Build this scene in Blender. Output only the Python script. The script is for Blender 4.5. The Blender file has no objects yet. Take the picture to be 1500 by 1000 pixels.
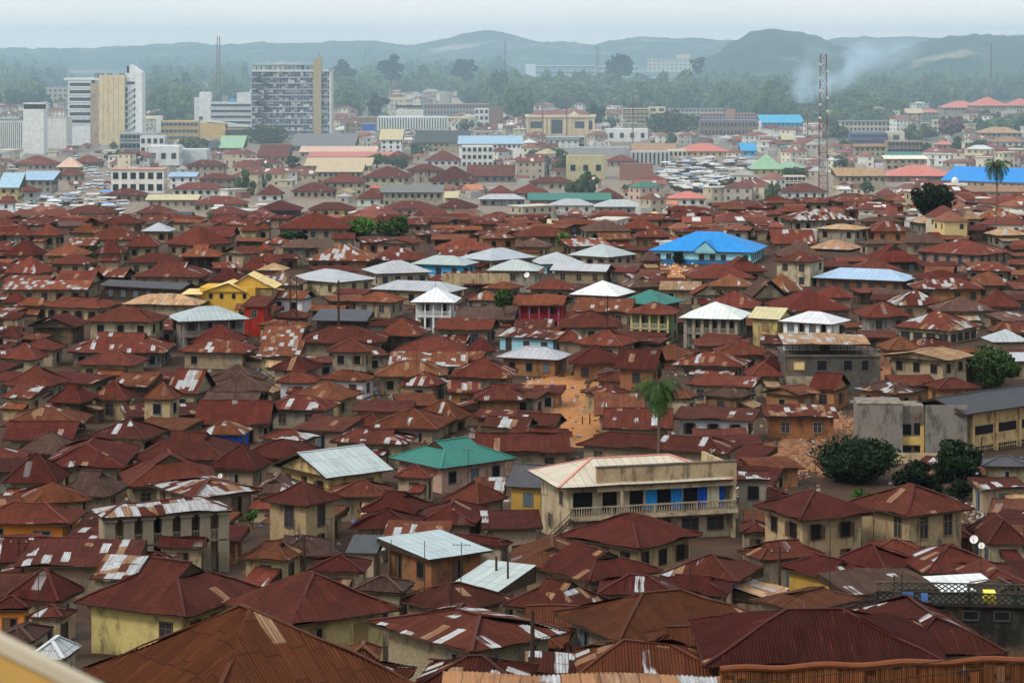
import bpy, math, random, bisect
from mathutils import Vector, noise
for _c in (bpy.data.objects, bpy.data.meshes):
    for _o in list(_c): _c.remove(_o)
SC = bpy.context.scene
COL = SC.collection
PI = math.pi
R = math.radians
F, CX, HZ, CAMZ = 3600.0, 750.0, 78.0, 62.0     # focal length and principal column in photo pixels, horizon row, eye height

# ---------------------------------------------------------------- camera
cam_d = bpy.data.cameras.new('camera')
cam = bpy.data.objects.new('camera', cam_d); COL.objects.link(cam)
cam.location = (0, 0, CAMZ); cam.rotation_euler = (PI/2, 0, 0)
cam_d.sensor_width = 36; cam_d.lens = 36*F/1500
cam_d.shift_y = -(500-HZ)/1500
cam_d.clip_start = 0.5; cam_d.clip_end = 60000
cam_d.dof.use_dof = True; cam_d.dof.focus_distance = 320; cam_d.dof.aperture_fstop = 5.0
SC.camera = cam

# ---------------------------------------------------------------- sky
SUN_EL, SUN_AZ = 44, 232                          # azimuth measured from +Y clockwise: behind the camera, to its left
W = bpy.data.worlds.new('World'); SC.world = W; W.use_nodes = True
nt = W.node_tree; nt.nodes.clear()
def N(t, **k):
    n = nt.nodes.new(t)
    for a, b in k.items(): setattr(n, a, b)
    return n
wo = N('ShaderNodeOutputWorld')
sky = N('ShaderNodeTexSky', sky_type='NISHITA', sun_disc=False, sun_elevation=R(SUN_EL), sun_rotation=R(SUN_AZ), dust_density=4.0)
bg1 = N('ShaderNodeBackground'); bg1.inputs[1].default_value = 0.06
nt.links.new(sky.outputs[0], bg1.inputs[0])
tc = N('ShaderNodeTexCoord'); sp = N('ShaderNodeSeparateXYZ'); nt.links.new(tc.outputs['Generated'], sp.inputs[0])
cr = N('ShaderNodeValToRGB'); nt.links.new(sp.outputs[2], cr.inputs[0])
cr.color_ramp.elements[0].position = 0.0; cr.color_ramp.elements[0].color = (1.42, 1.39, 1.32, 1)
ce = cr.color_ramp.elements.new(0.09); ce.color = (0.72, 0.76, 0.79, 1); ce = cr.color_ramp.elements.new(0.3); ce.color = (0.70, 0.75, 0.79, 1)
cr.color_ramp.elements[3].position = 0.85; cr.color_ramp.elements[3].color = (1.45, 1.52, 1.56, 1)
mp = N('ShaderNodeMapping'); mp.inputs['Scale'].default_value = (2.2, 2.2, 16); nt.links.new(tc.outputs['Generated'], mp.inputs[0])
nz = N('ShaderNodeTexNoise'); nz.inputs['Scale'].default_value = 2.6; nz.inputs['Detail'].default_value = 5; nt.links.new(mp.outputs[0], nz.inputs[0])
cr2 = N('ShaderNodeValToRGB'); nt.links.new(nz.outputs[0], cr2.inputs[0])
cr2.color_ramp.elements[0].position = 0.3; cr2.color_ramp.elements[0].color = (0.90, 0.93, 0.95, 1)
cr2.color_ramp.elements[1].position = 0.7; cr2.color_ramp.elements[1].color = (1.05, 1.03, 1.01, 1)
mx = N('ShaderNodeMixRGB', blend_type='MULTIPLY'); mx.inputs[0].default_value = 1
nt.links.new(cr.outputs[0], mx.inputs[1]); nt.links.new(cr2.outputs[0], mx.inputs[2])
bg2 = N('ShaderNodeBackground'); bg2.inputs[1].default_value = 0.84; nt.links.new(mx.outputs[0], bg2.inputs[0])
ad = N('ShaderNodeAddShader'); nt.links.new(bg1.outputs[0], ad.inputs[0]); nt.links.new(bg2.outputs[0], ad.inputs[1])
nt.links.new(ad.outputs[0], wo.inputs[0])

# ---------------------------------------------------------------- sun behind thin cloud
sl = bpy.data.lights.new('sun', 'SUN'); sl.energy = 1.5; sl.angle = R(10); sl.color = (1.0, 0.95, 0.87)
so = bpy.data.objects.new('sun', sl); COL.objects.link(so)
so.rotation_euler = (R(90-SUN_EL), 0, R(-SUN_AZ)+PI)
SC.view_settings.view_transform = 'Standard'; SC.view_settings.look = 'None'
SC.view_settings.exposure = 0.0; SC.view_settings.gamma = 1.0
SC.cycles.use_denoising = True
SC.cycles.max_bounces = 5; SC.cycles.diffuse_bounces = 1; SC.cycles.volume_bounces = 3
SC.cycles.transparent_max_bounces = 6
SC.cycles.use_adaptive_sampling = True; SC.cycles.adaptive_threshold = 0.02

# ---------------------------------------------------------------- materials
def new_mat(name):
    m = bpy.data.materials.new(name); m.use_nodes = True
    t = m.node_tree; t.nodes.clear()
    out = t.nodes.new('ShaderNodeOutputMaterial'); b = t.nodes.new('ShaderNodeBsdfPrincipled')
    t.links.new(b.outputs[0], out.inputs[0])
    b.inputs['Specular IOR Level'].default_value = 0.1
    return m, t, b
class G:                                            # small node-graph helper
    def __init__(s, t): s.t = t
    def n(s, typ, **k):
        x = s.t.nodes.new(typ)
        for a, b in k.items(): setattr(x, a, b)
        return x
    def put(s, inp, v):
        if isinstance(v, bpy.types.NodeSocket): s.t.links.new(v, inp)
        else: inp.default_value = v
    def m(s, op, a, b=0.0, c=None, clamp=False):
        x = s.n('ShaderNodeMath', operation=op, use_clamp=clamp); s.put(x.inputs[0], a); s.put(x.inputs[1], b)
        if c is not None: s.put(x.inputs[2], c)
        return x.outputs[0]
    def mix(s, f, a, b, mode='MIX'):
        x = s.n('ShaderNodeMixRGB', blend_type=mode); s.put(x.inputs[0], f)
        s.put(x.inputs[1], a if isinstance(a, bpy.types.NodeSocket) else tuple(a)+(1,)*(4-len(a)))
        s.put(x.inputs[2], b if isinstance(b, bpy.types.NodeSocket) else tuple(b)+(1,)*(4-len(b)))
        return x.outputs[0]
    def xyz(s, a, b, c):
        x = s.n('ShaderNodeCombineXYZ'); s.put(x.inputs[0], a); s.put(x.inputs[1], b); s.put(x.inputs[2], c); return x.outputs[0]
    def noise(s, v, scale, detail=3, rough=0.55):
        x = s.n('ShaderNodeTexNoise'); s.put(x.inputs['Vector'], v); x.inputs['Scale'].default_value = scale
        x.inputs['Detail'].default_value = detail; x.inputs['Roughness'].default_value = rough; return x.outputs[0]
    def ramp(s, v, lo, hi):
        x = s.n('ShaderNodeMapRange', clamp=True); s.put(x.inputs[0], v); x.inputs[1].default_value = lo; x.inputs[2].default_value = hi; return x.outputs[0]
    def white(s, v):
        x = s.n('ShaderNodeTexWhiteNoise', noise_dimensions='3D'); s.put(x.inputs['Vector'], v); return x
    def scale(s, col, f):
        x = s.n('ShaderNodeVectorMath', operation='SCALE'); s.put(x.inputs[0], col); s.put(x.inputs['Scale'], f); return x.outputs[0]
    def bump(s, h, strength, dist):
        x = s.n('ShaderNodeBump'); s.put(x.inputs['Height'], h); x.inputs['Strength'].default_value = strength; x.inputs['Distance'].default_value = dist; return x.outputs[0]

def zinc_material():
    """rusted corrugated zinc: each sheet has its own tone, some sheets renewed in bare metal (object property patch)"""
    m, t, b = new_mat('rusty_zinc_sheets'); g = G(t)
    oi = g.n('ShaderNodeObjectInfo'); uv = g.n('ShaderNodeUVMap'); s = g.n('ShaderNodeSeparateXYZ'); g.put(s.inputs[0], uv.outputs[0])
    u, v = s.outputs[0], s.outputs[1]; rnd = g.m('MULTIPLY', oi.outputs['Random'], 71.0)
    at = g.n('ShaderNodeAttribute', attribute_type='OBJECT', attribute_name='patch'); p = at.outputs['Fac']
    wob = g.m('MULTIPLY', g.noise(g.xyz(u, v, rnd), 0.6, 2), 0.35)
    uu = g.m('ADD', u, wob)
    cu = g.m('FLOOR', g.m('DIVIDE', uu, 0.78)); shift = g.m('MULTIPLY', g.white(g.xyz(cu, 3.3, rnd)).outputs[0], 0.5)
    vr = g.m('ADD', g.m('DIVIDE', g.m('ADD', v, g.m('MULTIPLY', wob, 0.5)), 2.3), shift); cv = g.m('FLOOR', vr)
    w = g.white(g.xyz(cu, cv, rnd)); ws = g.n('ShaderNodeSeparateColor'); g.put(ws.inputs[0], w.outputs['Color'])
    c1, c2, c3 = ws.outputs[0], ws.outputs[1], ws.outputs[2]
    streak = g.noise(g.xyz(g.m('MULTIPLY', u, 5.0), g.m('MULTIPLY', v, 0.35), rnd), 1.0, 4, 0.65)
    cl = g.ramp(g.noise(g.xyz(u, v, rnd), 0.17, 1), 0.38, 0.62)
    thr = g.m('MULTIPLY', p, g.m('ADD', g.m('MULTIPLY', cl, 1.5), 0.12))
    edge = g.m('MULTIPLY', g.m('SUBTRACT', streak, 0.5), 0.10)
    silver = g.ramp(g.m('SUBTRACT', g.m('ADD', thr, g.m('MULTIPLY', edge, g.m('GREATER_THAN', p, 0.01))), c1), -0.006, 0.012)
    tan = g.m('LESS_THAN', c2, g.m('ADD', g.m('MULTIPLY', thr, 0.8), 0.01))
    blot = g.noise(g.xyz(u, v, rnd), 0.55, 5, 0.6)
    base = g.scale(oi.outputs['Color'], g.m('ADD', 0.30, g.m('ADD', g.m('MULTIPLY', c3, 0.34), g.m('MULTIPLY', g.m('ADD', blot, streak), 0.55))))
    bright = g.ramp(streak, 0.60, 0.82)
    base = g.mix(g.m('MULTIPLY', bright, 0.5), base, (0.24, 0.085, 0.035))
    base = g.mix(g.m('MULTIPLY', g.ramp(g.noise(g.xyz(g.m('MULTIPLY', u, 2.2), g.m('MULTIPLY', v, 0.25), rnd), 1.0, 5, 0.7), 0.55, 0.7), 0.6), base, (0.035, 0.014, 0.010))
    tc_ = g.mix(g.ramp(streak, 0.3, 0.7), (0.17, 0.06, 0.03), (0.36, 0.24, 0.14))
    base = g.mix(g.m('MULTIPLY', tan, 0.85), base, tc_)
    sv = g.mix(g.ramp(streak, 0.25, 0.7), (0.20, 0.19, 0.18), (0.52, 0.53, 0.53))
    rs = g.ramp(g.noise(g.xyz(g.m('MULTIPLY', u, 2.5), v, rnd), 0.9, 5, 0.7), 0.56, 0.66)
    sv = g.mix(g.m('MULTIPLY', rs, 0.8), sv, (0.24, 0.10, 0.05))
    base = g.mix(silver, base, sv)
    fu = g.m('FRACT', g.m('DIVIDE', uu, 0.78)); fv = g.m('FRACT', vr)
    seam = g.m('MAXIMUM', g.m('MULTIPLY', g.m('LESS_THAN', fu, 0.08), 0.5), g.m('MULTIPLY', g.m('LESS_THAN', fv, 0.04), 0.7))
    base = g.mix(seam, base, (0.03, 0.012, 0.008))
    g.put(b.inputs['Base Color'], base)
    g.put(b.inputs['Roughness'], g.m('SUBTRACT', 0.85, g.m('MULTIPLY', silver, 0.4)))
    wave = g.m('SINE', g.m('MULTIPLY', u, 2*PI/0.19))
    g.put(b.inputs['Normal'], g.bump(g.m('ADD', g.m('MULTIPLY', wave, 0.5), g.m('MULTIPLY', blot, 1.2)), 0.9, 0.06))
    b.inputs['Specular IOR Level'].default_value = 0.08
    return m
def painted_roof():
    m, t, b = new_mat('painted_metal_roofing'); g = G(t)
    oi = g.n('ShaderNodeObjectInfo'); uv = g.n('ShaderNodeUVMap'); s = g.n('ShaderNodeSeparateXYZ'); g.put(s.inputs[0], uv.outputs[0])
    u, v = s.outputs[0], s.outputs[1]; rnd = g.m('MULTIPLY', oi.outputs['Random'], 71.0)
    cu = g.m('FLOOR', g.m('DIVIDE', u, 0.9)); cv = g.m('FLOOR', g.m('DIVIDE', v, 3.1))
    w = g.white(g.xyz(cu, cv, rnd)).outputs[0]
    st = g.noise(g.xyz(g.m('MULTIPLY', u, 3.0), g.m('MULTIPLY', v, 0.4), rnd), 0.8, 5, 0.65)
    k = g.m('ADD', 0.72, g.m('ADD', g.m('MULTIPLY', w, 0.12), g.m('MULTIPLY', st, 0.34)))
    c = g.scale(oi.outputs['Color'], k)
    dirt = g.ramp(g.noise(g.xyz(u, v, rnd), 0.45, 6, 0.7), 0.56, 0.78)
    c = g.mix(g.m('MULTIPLY', dirt, 0.5), c, (0.14, 0.10, 0.075))
    rib = g.m('LESS_THAN', g.m('FRACT', g.m('DIVIDE', u, 0.9)), 0.09); row = g.m('LESS_THAN', g.m('FRACT', g.m('DIVIDE', v, 3.1)), 0.03)
    c = g.mix(g.m('MULTIPLY', g.m('MAXIMUM', rib, row), 0.4), c, (0.05, 0.05, 0.05))
    g.put(b.inputs['Base Color'], c); b.inputs['Roughness'].default_value = 0.5
    wave = g.m('SINE', g.m('MULTIPLY', u, 2*PI/0.3)); g.put(b.inputs['Normal'], g.bump(wave, 0.3, 0.03))
    return m
def wall_material(name, grime, brick=False):
    m, t, b = new_mat(name); g = G(t)
    oi = g.n('ShaderNodeObjectInfo'); tc = g.n('ShaderNodeTexCoord')
    off = g.n('ShaderNodeVectorMath', operation='ADD'); g.put(off.inputs[0], tc.outputs['Object'])
    g.put(off.inputs[1], g.xyz(g.m('MULTIPLY', oi.outputs['Random'], 90.0), g.m('MULTIPLY', oi.outputs['Random'], 37.0), 0.0))
    P = off.outputs[0]; s = g.n('ShaderNodeSeparateXYZ'); g.put(s.inputs[0], P)
    run = g.xyz(s.outputs[0], s.outputs[1], g.m('MULTIPLY', s.outputs[2], 0.42))
    n1 = g.noise(P, 0.7, 6, 0.65); n2 = g.noise(run, 1.0, 5, 0.65); n3 = g.noise(P, 0.28, 4, 0.6)
    c = g.scale(oi.outputs['Color'], g.m('ADD', 0.66, g.m('MULTIPLY', n1, 0.62)))
    c = g.mix(g.m('MULTIPLY', g.ramp(n3, 0.52, 0.62), 0.35*grime+0.1), c, (0.27, 0.17, 0.09))
    c = g.mix(g.m('MULTIPLY', g.ramp(n2, 0.50, 0.66), 0.72*grime), c, (0.05, 0.042, 0.033))
    c = g.mix(g.m('MULTIPLY', g.ramp(g.noise(P, 2.3, 5, 0.7), 0.57, 0.72), 0.5*grime), c, (0.09, 0.07, 0.05))
    if brick:
        bk = g.n('ShaderNodeTexBrick'); q = g.xyz(g.m('ADD', s.outputs[0], s.outputs[1]), s.outputs[2], 0.0); g.put(bk.inputs['Vector'], q)
        bk.inputs['Scale'].default_value = 2.2; bk.inputs['Color1'].default_value = (1, 1, 1, 1); bk.inputs['Color2'].default_value = (0.8, 0.75, 0.7, 1); bk.inputs['Mortar'].default_value = (0.3, 0.25, 0.2, 1)
        c = g.mix(0.9, c, bk.outputs[0], 'MULTIPLY')
    g.put(b.inputs['Base Color'], c); b.inputs['Roughness'].default_value = 0.92
    g.put(b.inputs['Normal'], g.bump(n1, 0.35, 0.05))
    return m
def plain(name, col=None, rough=0.7, var=0.35, scale=1.5, vcol=False, spec=0.1):
    m, t, b = new_mat(name); g = G(t); tc = g.n('ShaderNodeTexCoord')
    if vcol:
        src = g.n('ShaderNodeAttribute', attribute_name='Col').outputs['Color']
    elif col is None:
        src = g.n('ShaderNodeObjectInfo').outputs['Color']
    else:
        rgb = g.n('ShaderNodeRGB'); rgb.outputs[0].default_value = tuple(col)+(1,); src = rgb.outputs[0]
    n = g.noise(tc.outputs['Object'], scale, 5, 0.6)
    g.put(b.inputs['Base Color'], g.scale(src, g.m('ADD', 1-var, g.m('MULTIPLY', n, 2*var)))); b.inputs['Roughness'].default_value = rough
    b.inputs['Specular IOR Level'].default_value = spec
    return m
def leaf_material(name, c1, c2, scale):
    m, t, b = new_mat(name); g = G(t); geo = g.n('ShaderNodeNewGeometry'); oi = g.n('ShaderNodeObjectInfo')
    n = g.noise(geo.outputs['Position'], scale, 3, 0.6)
    c = g.mix(g.ramp(n, 0.32, 0.68), c1, c2)
    rn = g.white(g.scale(geo.outputs['Position'], 0.9)).outputs[0]
    c = g.scale(c, g.m('ADD', 0.7, g.m('MULTIPLY', oi.outputs['Random'], 0.6)))
    g.put(b.inputs['Base Color'], c); b.inputs['Roughness'].default_value = 0.6
    return m
def ground_material():
    m, t, b = new_mat('laterite_earth'); g = G(t); geo = g.n('ShaderNodeNewGeometry'); P = geo.outputs['Position']
    s = g.n('ShaderNodeSeparateXYZ'); g.put(s.inputs[0], P)
    n1 = g.noise(P, 0.09, 6, 0.65); n2 = g.noise(P, 1.1, 5, 0.7); n3 = g.noise(P, 0.012, 4, 0.6)
    c = g.mix(g.ramp(n1, 0.35, 0.7), (0.075, 0.043, 0.026), (0.04, 0.028, 0.021))  # hillside earth coloured extra dark, deepening the shade between the houses
    c = g.mix(g.m('MULTIPLY', g.ramp(n2, 0.5, 0.75), 0.6), c, (0.10, 0.06, 0.035))
    town = g.ramp(s.outputs[1], 600.0, 820.0); c = g.mix(town, c, g.mix(g.ramp(n2, 0.4, 0.7), (0.20, 0.15, 0.11), (0.30, 0.26, 0.21)))
    far = g.ramp(s.outputs[1], 1350.0, 2000.0)
    green = g.mix(g.ramp(n3, 0.5, 0.64), (0.035, 0.06, 0.02), (0.12, 0.11, 0.05))
    c = g.mix(far, c, green)
    g.put(b.inputs['Base Color'], c); b.inputs['Roughness'].default_value = 0.95
    g.put(b.inputs['Normal'], g.bump(n2, 0.4, 0.15))
    return m
M_ZINC, M_PAINT = zinc_material(), painted_roof()
M_WALL, M_CLEAN = wall_material('weathered_plaster', 1.0), wall_material('fresh_plaster', 0.22)
M_BRICK = wall_material('rough_block_wall', 0.9, True)
M_DARK = plain('dark_opening', (0.012, 0.012, 0.014), 0.35, 0.2)
M_GLASS = plain('dusty_dark_glass', (0.03, 0.035, 0.045), 0.2, 0.3, 1.5, spec=0.5)
M_TIMBER = plain('old_dark_timber', (0.05, 0.032, 0.02), 0.85, 0.4)
M_FRAME = plain('window_woodwork', None, 0.7, 0.25)
M_OBJ = plain('painted_surface', None, 0.6, 0.2)
M_VCOL = plain('mixed_distant_surfaces', None, 0.8, 0.3, 0.25, vcol=True)
M_LEAF = leaf_material('green_leaves', (0.018, 0.045, 0.012), (0.055, 0.10, 0.022), 0.5)
M_LEAFB = leaf_material('bright_leaves', (0.03, 0.085, 0.015), (0.09, 0.17, 0.03), 0.5)
M_LEAFD = leaf_material('dark_leaves', (0.005, 0.014, 0.006), (0.020, 0.038, 0.012), 0.5)
M_FOREST = leaf_material('forest_leaves', (0.014, 0.034, 0.012), (0.085, 0.11, 0.035), 0.022)
M_BARK = plain('bark', (0.12, 0.085, 0.06), 0.9, 0.4, 3)
M_GROUND = ground_material()

# ---------------------------------------------------------------- mesh builder
class MB:
    def __init__(s): s.v = []; s.f = []; s.mi = []; s.uv = []; s.col = []; s.anyuv = False; s.anycol = False
    def face(s, pts, m=0, uv=None, col=None):
        i = len(s.v); s.v += [tuple(p) for p in pts]; s.f.append(tuple(range(i, i+len(pts)))); s.mi.append(m)
        s.uv.append(uv); s.col.append(col)
        if uv: s.anyuv = True
        if col: s.anycol = True
    def idx(s, base, faces, m=0, uvs=None, col=None):
        for k, q in enumerate(faces):
            s.f.append(tuple(base+j for j in q)); s.mi.append(m); s.uv.append(uvs[k] if uvs else None); s.col.append(col)
        if uvs: s.anyuv = True
        if col: s.anycol = True
    def box(s, x0, x1, y0, y1, z0, z1, m=0, col=None, top=True):
        b = len(s.v); s.v += [(x0,y0,z0),(x1,y0,z0),(x1,y1,z0),(x0,y1,z0),(x0,y0,z1),(x1,y0,z1),(x1,y1,z1),(x0,y1,z1)]
        q = [(0,1,5,4),(1,2,6,5),(2,3,7,6),(3,0,4,7),(4,5,6,7)] if top else [(0,1,5,4),(1,2,6,5),(2,3,7,6),(3,0,4,7)]
        s.idx(b, q+[(3,2,1,0)], m, None, col)
    def bar(s, p, q, w, h=None, m=0):
        """a rectangular bar from p to q"""
        h = h or w; p, q = Vector(p), Vector(q); d = (q-p)
        if d.length < 1e-6: return
        d.normalize(); up = Vector((0,0,1)) if abs(d.z) < 0.95 else Vector((1,0,0))
        a = d.cross(up).normalized()*w/2; c = a.cross(d).normalized()*h/2
        b = len(s.v)
        for e in (p, q): s.v += [tuple(e-a-c), tuple(e+a-c), tuple(e+a+c), tuple(e-a+c)]
        s.idx(b, [(0,1,5,4),(1,2,6,5),(2,3,7,6),(3,0,4,7),(3,2,1,0),(4,5,6,7)], m)
    def tube(s, p, q, r0, r1, n=8, m=0, cap=True):
        p, q = Vector(p), Vector(q); d = (q-p).normalized(); up = Vector((0,0,1)) if abs(d.z) < 0.95 else Vector((1,0,0))
        a = d.cross(up).normalized(); c = a.cross(d); b = len(s.v)
        for e, r in ((p, r0), (q, r1)):
            for k in range(n):
                t = 2*PI*k/n; s.v.append(tuple(e+a*math.cos(t)*r+c*math.sin(t)*r))
        s.idx(b, [(k, (k+1) % n, n+(k+1) % n, n+k) for k in range(n)], m)
        if cap: s.idx(b, [tuple(range(n, 2*n))], m)
    def build(s, name, mats, parent=None, color=None, smooth=False, **props):
        me = bpy.data.meshes.new(name); me.from_pydata(s.v, [], s.f)
        for mm in (mats if isinstance(mats, (list, tuple)) else [mats]): me.materials.append(mm)
        if any(s.mi): me.polygons.foreach_set('material_index', s.mi)
        if smooth: me.polygons.foreach_set('use_smooth', [True]*len(s.f))
        if s.anyuv:
            L = me.uv_layers.new(name='UVMap'); a = []
            for f, uv in zip(s.f, s.uv):
                for k in range(len(f)): a += list(uv[k]) if uv else [0, 0]
            L.data.foreach_set('uv', a)
        if s.anycol:
            A = me.color_attributes.new('Col', 'FLOAT_COLOR', 'CORNER'); a = []
            for f, c in zip(s.f, s.col): a += (list(c or (0.3,0.3,0.3))+[1])*len(f)
            A.data.foreach_set('color', a)
        me.update()
        return link(name, me, parent, color, **props)
def link(name, data, parent=None, color=None, loc=None, rz=None, **props):
    o = bpy.data.objects.new(name, data); COL.objects.link(o)
    if parent is not None: o.parent = parent
    if color is not None: o.color = tuple(color)[:3]+(1,)
    if loc is not None: o.location = loc
    if rz is not None: o.rotation_euler = (0, 0, rz)
    for k, v in props.items(): o[k] = v
    return o
def tag(o, label=None, category=None, group=None, kind=None):
    if label: o['label'] = label
    if category: o['category'] = category
    if group: o['group'] = group
    if kind: o['kind'] = kind
    return o
def copy_tree(o, parent=None):
    c = o.copy(); COL.objects.link(c)
    if parent is not None: c.parent = parent
    for ch in list(o.children): copy_tree(ch, c)
    return c

# ---------------------------------------------------------------- terrain: depth of the ground under the eye, left and right of the view
TL = [(-60,9),(0,12),(40,19),(60,24),(90,29.5),(112,33.5),(135,37),(170,42.5),(205,47),(238,49.7),(268,51),(296,51.6),(325,52),(360,52.2),(400,52.4),(445,52.2),(500,51.7),(560,50.1),(605,49),(660,48),(700,49),(760,56),(830,61),(900,62.5),(1000,61.6),(1250,60),(1650,56),(1950,52),(2500,49),(3600,42),(5000,34),(6500,27),(9000,20),(14000,14),(40000,0)]
TR = [(a, b) for a, b in TL if a < 560] + [(560,49.5),(600,48),(640,46),(690,44.2),(730,45.5),(790,53),(860,59),(950,60.5),(1000,60.5)] + [(a, b) for a, b in TL if a > 1000]
def _ip(T, d):
    if d <= T[0][0]: return T[0][1]
    if d >= T[-1][0]: return T[-1][1]
    i = bisect.bisect_right(T, (d, 1e9)); a, b = T[i-1], T[i]
    return a[1]+(b[1]-a[1])*(d-a[0])/(b[0]-a[0])
def gdepth(x, y):
    px = CX + F*x/max(y, 60.0); w = min(1, max(0, (px-850)/350)); w = w*w*(3-2*w)
    h = _ip(TL, y)*(1-w)+_ip(TR, y)*w
    return h
def gz(x, y): return CAMZ-gdepth(x, y)
def march(px, py, hw, start=60.0):
    """distance at which the sight line through (px, py) comes down to hw above the ground"""
    k = (py-HZ)/F; d = start; st = 1.5
    while d < 9000:
        if k*d >= gdepth((px-CX)/F*d, d)-hw: break
        d += st; st = 1.5 if d < 900 else 6
    return d
def pix(x, y, z): return CX+F*x/y, HZ+F*(CAMZ-z)/y
HAZE_COL, HAZE_D, HAZE_V = (0.64, 0.86, 1.0), 0.00004, 0.00027
# ---------------------------------------------------------------- windows and doors, each mesh shared by its copies
def window_meshes():
    out = {}
    def two(name, w, h, kind):
        f = MB(); p = MB(); t = 0.09
        # frame stands proud of the wall (local -y is outward), sill below, small hood above
        f.box(-w/2-t, w/2+t, -0.07, 0.0, h/2, h/2+t); f.box(-w/2-t, w/2+t, -0.14, 0.0, -h/2-t, -h/2)
        f.box(-w/2-t, -w/2, -0.07, 0.0, -h/2, h/2); f.box(w/2, w/2+t, -0.07, 0.0, -h/2, h/2)
        if kind == 'cross': f.box(-0.03, 0.03, -0.05, 0.0, -h/2, h/2); f.box(-w/2, w/2, -0.048, 0.0, h*0.15, h*0.15+0.05)
        if kind == 'ajar':                          # shutters folded outwards
            for sx in (-1, 1):
                b = len(f.v); x0, x1 = sx*(w/2+0.02), sx*(w/2+0.30)
                f.v += [(x0,-0.08,-h/2),(x1,-0.36,-h/2),(x1,-0.36,h/2),(x0,-0.08,h/2),(x0,-0.11,-h/2),(x1,-0.40,-h/2),(x1,-0.40,h/2),(x0,-0.11,h/2)]
                f.idx(b, [(0,1,2,3),(7,6,5,4),(0,4,5,1),(1,5,6,2),(2,6,7,3),(3,7,4,0)])
        if kind == 'shut':                          # boarded leaves
            for k in range(4): f.box(-w/2+k*w/4+0.012, -w/2+(k+1)*w/4-0.012, -0.045, -0.012, -h/2, h/2)
        p.box(-w/2, w/2, -0.012, 0.0, -h/2, h/2)
        fm = bpy.data.meshes.new('window'); fm.from_pydata(f.v, [], f.f); fm.materials.append(M_FRAME)
        pm = bpy.data.meshes.new('pane'); pm.from_pydata(p.v, [], p.f); pm.materials.append(M_GLASS if kind == 'cross' else M_DARK)
        # the same window as one mesh, for houses too far off to show its pane
        b = len(f.v); n = len(f.f); one = bpy.data.meshes.new('window'); one.from_pydata(f.v+p.v, [], f.f+[tuple(b+j for j in q) for q in p.f])
        one.materials.append(M_FRAME); one.materials.append(M_GLASS if kind == 'cross' else M_DARK)
        one.polygons.foreach_set('material_index', [0]*n+[1]*len(p.f))
        out[name] = (fm, pm, one, w, h)
    two('cross', 1.05, 1.35, 'cross'); two('open', 1.0, 1.35, 'ajar'); two('shut', 0.95, 1.25, 'shut'); two('plain', 1.05, 1.3, 'plain')
    two('small', 0.6, 0.7, 'plain'); two('wide', 1.7, 1.25, 'cross'); two('tall', 1.0, 2.0, 'cross')
    f = MB(); w, h, t = 0.95, 2.1, 0.1
    f.box(-w/2-t, -w/2, -0.06, 0.0, 0, h); f.box(w/2, w/2+t, -0.06, 0.0, 0, h); f.box(-w/2-t, w/2+t, -0.07, 0.0, h, h+t)
    f.box(-w/2, w/2*0.1, -0.03, 0.0, 0, h, 0); f.box(w/2*0.1, w/2, -0.012, 0.0, 0, h, 1)
    d = bpy.data.meshes.new('door'); d.from_pydata(f.v, [], f.f); d.materials.append(M_FRAME); d.materials.append(M_DARK)
    d.polygons.foreach_set('material_index', f.mi); out['door'] = d
    return out
WM = window_meshes()
WCOL = [(0.10,0.06,0.035), (0.13,0.08,0.045), (0.06,0.045,0.035), (0.09,0.06,0.04), (0.22,0.20,0.16), (0.10,0.13,0.15), (0.25,0.17,0.08)]

def put_window(parent, kind, x, y, z, rz, col, near, pcol=None):
    fm, pm, one, w, h = WM[kind]
    if near:
        o = link('window', fm, parent, col, (x, y, z), rz); q = link('pane', pm, o, pcol)
    else:
        o = link('window', one, parent, col, (x, y, z), rz)
    return o

ROOFC = dict(a=(0.03,0.33,0.55), r=(0.132,0.034,0.020), d=(0.097,0.020,0.013), o=(0.165,0.050,0.021), w=(0.64,0.65,0.64), s=(0.38,0.415,0.42), b=(0.50,0.41,0.24), k=(0.06,0.062,0.066),
             v=(0.36,0.22,0.12), T=(0.03,0.16,0.125), B=(0.015,0.24,0.62), L=(0.33,0.48,0.60), Y=(0.72,0.52,0.20), P=(0.52,0.17,0.12), N=(0.62,0.44,0.30), e=(0.27,0.42,0.28), q=(0.80,0.74,0.60), z=(0.16,0.16,0.15))
WALLC = dict(z=(0.26,0.26,0.24), t=(0.30,0.235,0.155), y=(0.35,0.265,0.145), m=(0.31,0.14,0.06), g=(0.25,0.225,0.185), w=(0.70,0.71,0.68), p=(0.38,0.25,0.19), k=(0.05,0.035,0.025), n=(0.17,0.085,0.05), c=(0.40,0.345,0.235),
             b=(0.01,0.10,0.50), l=(0.30,0.62,0.72), G=(0.24,0.31,0.15), R=(0.36,0.025,0.018), O=(0.60,0.20,0.035), Y=(0.52,0.40,0.17), A=(0.46,0.27,0.06), a=(0.06,0.36,0.62))
CLEANW = set('wblRGOAa')
def jit(c, r, a=0.15):
    f = 1+r.uniform(-a, a); return tuple(max(0, x*f*(1+r.uniform(-0.05, 0.05))) for x in c)

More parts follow.
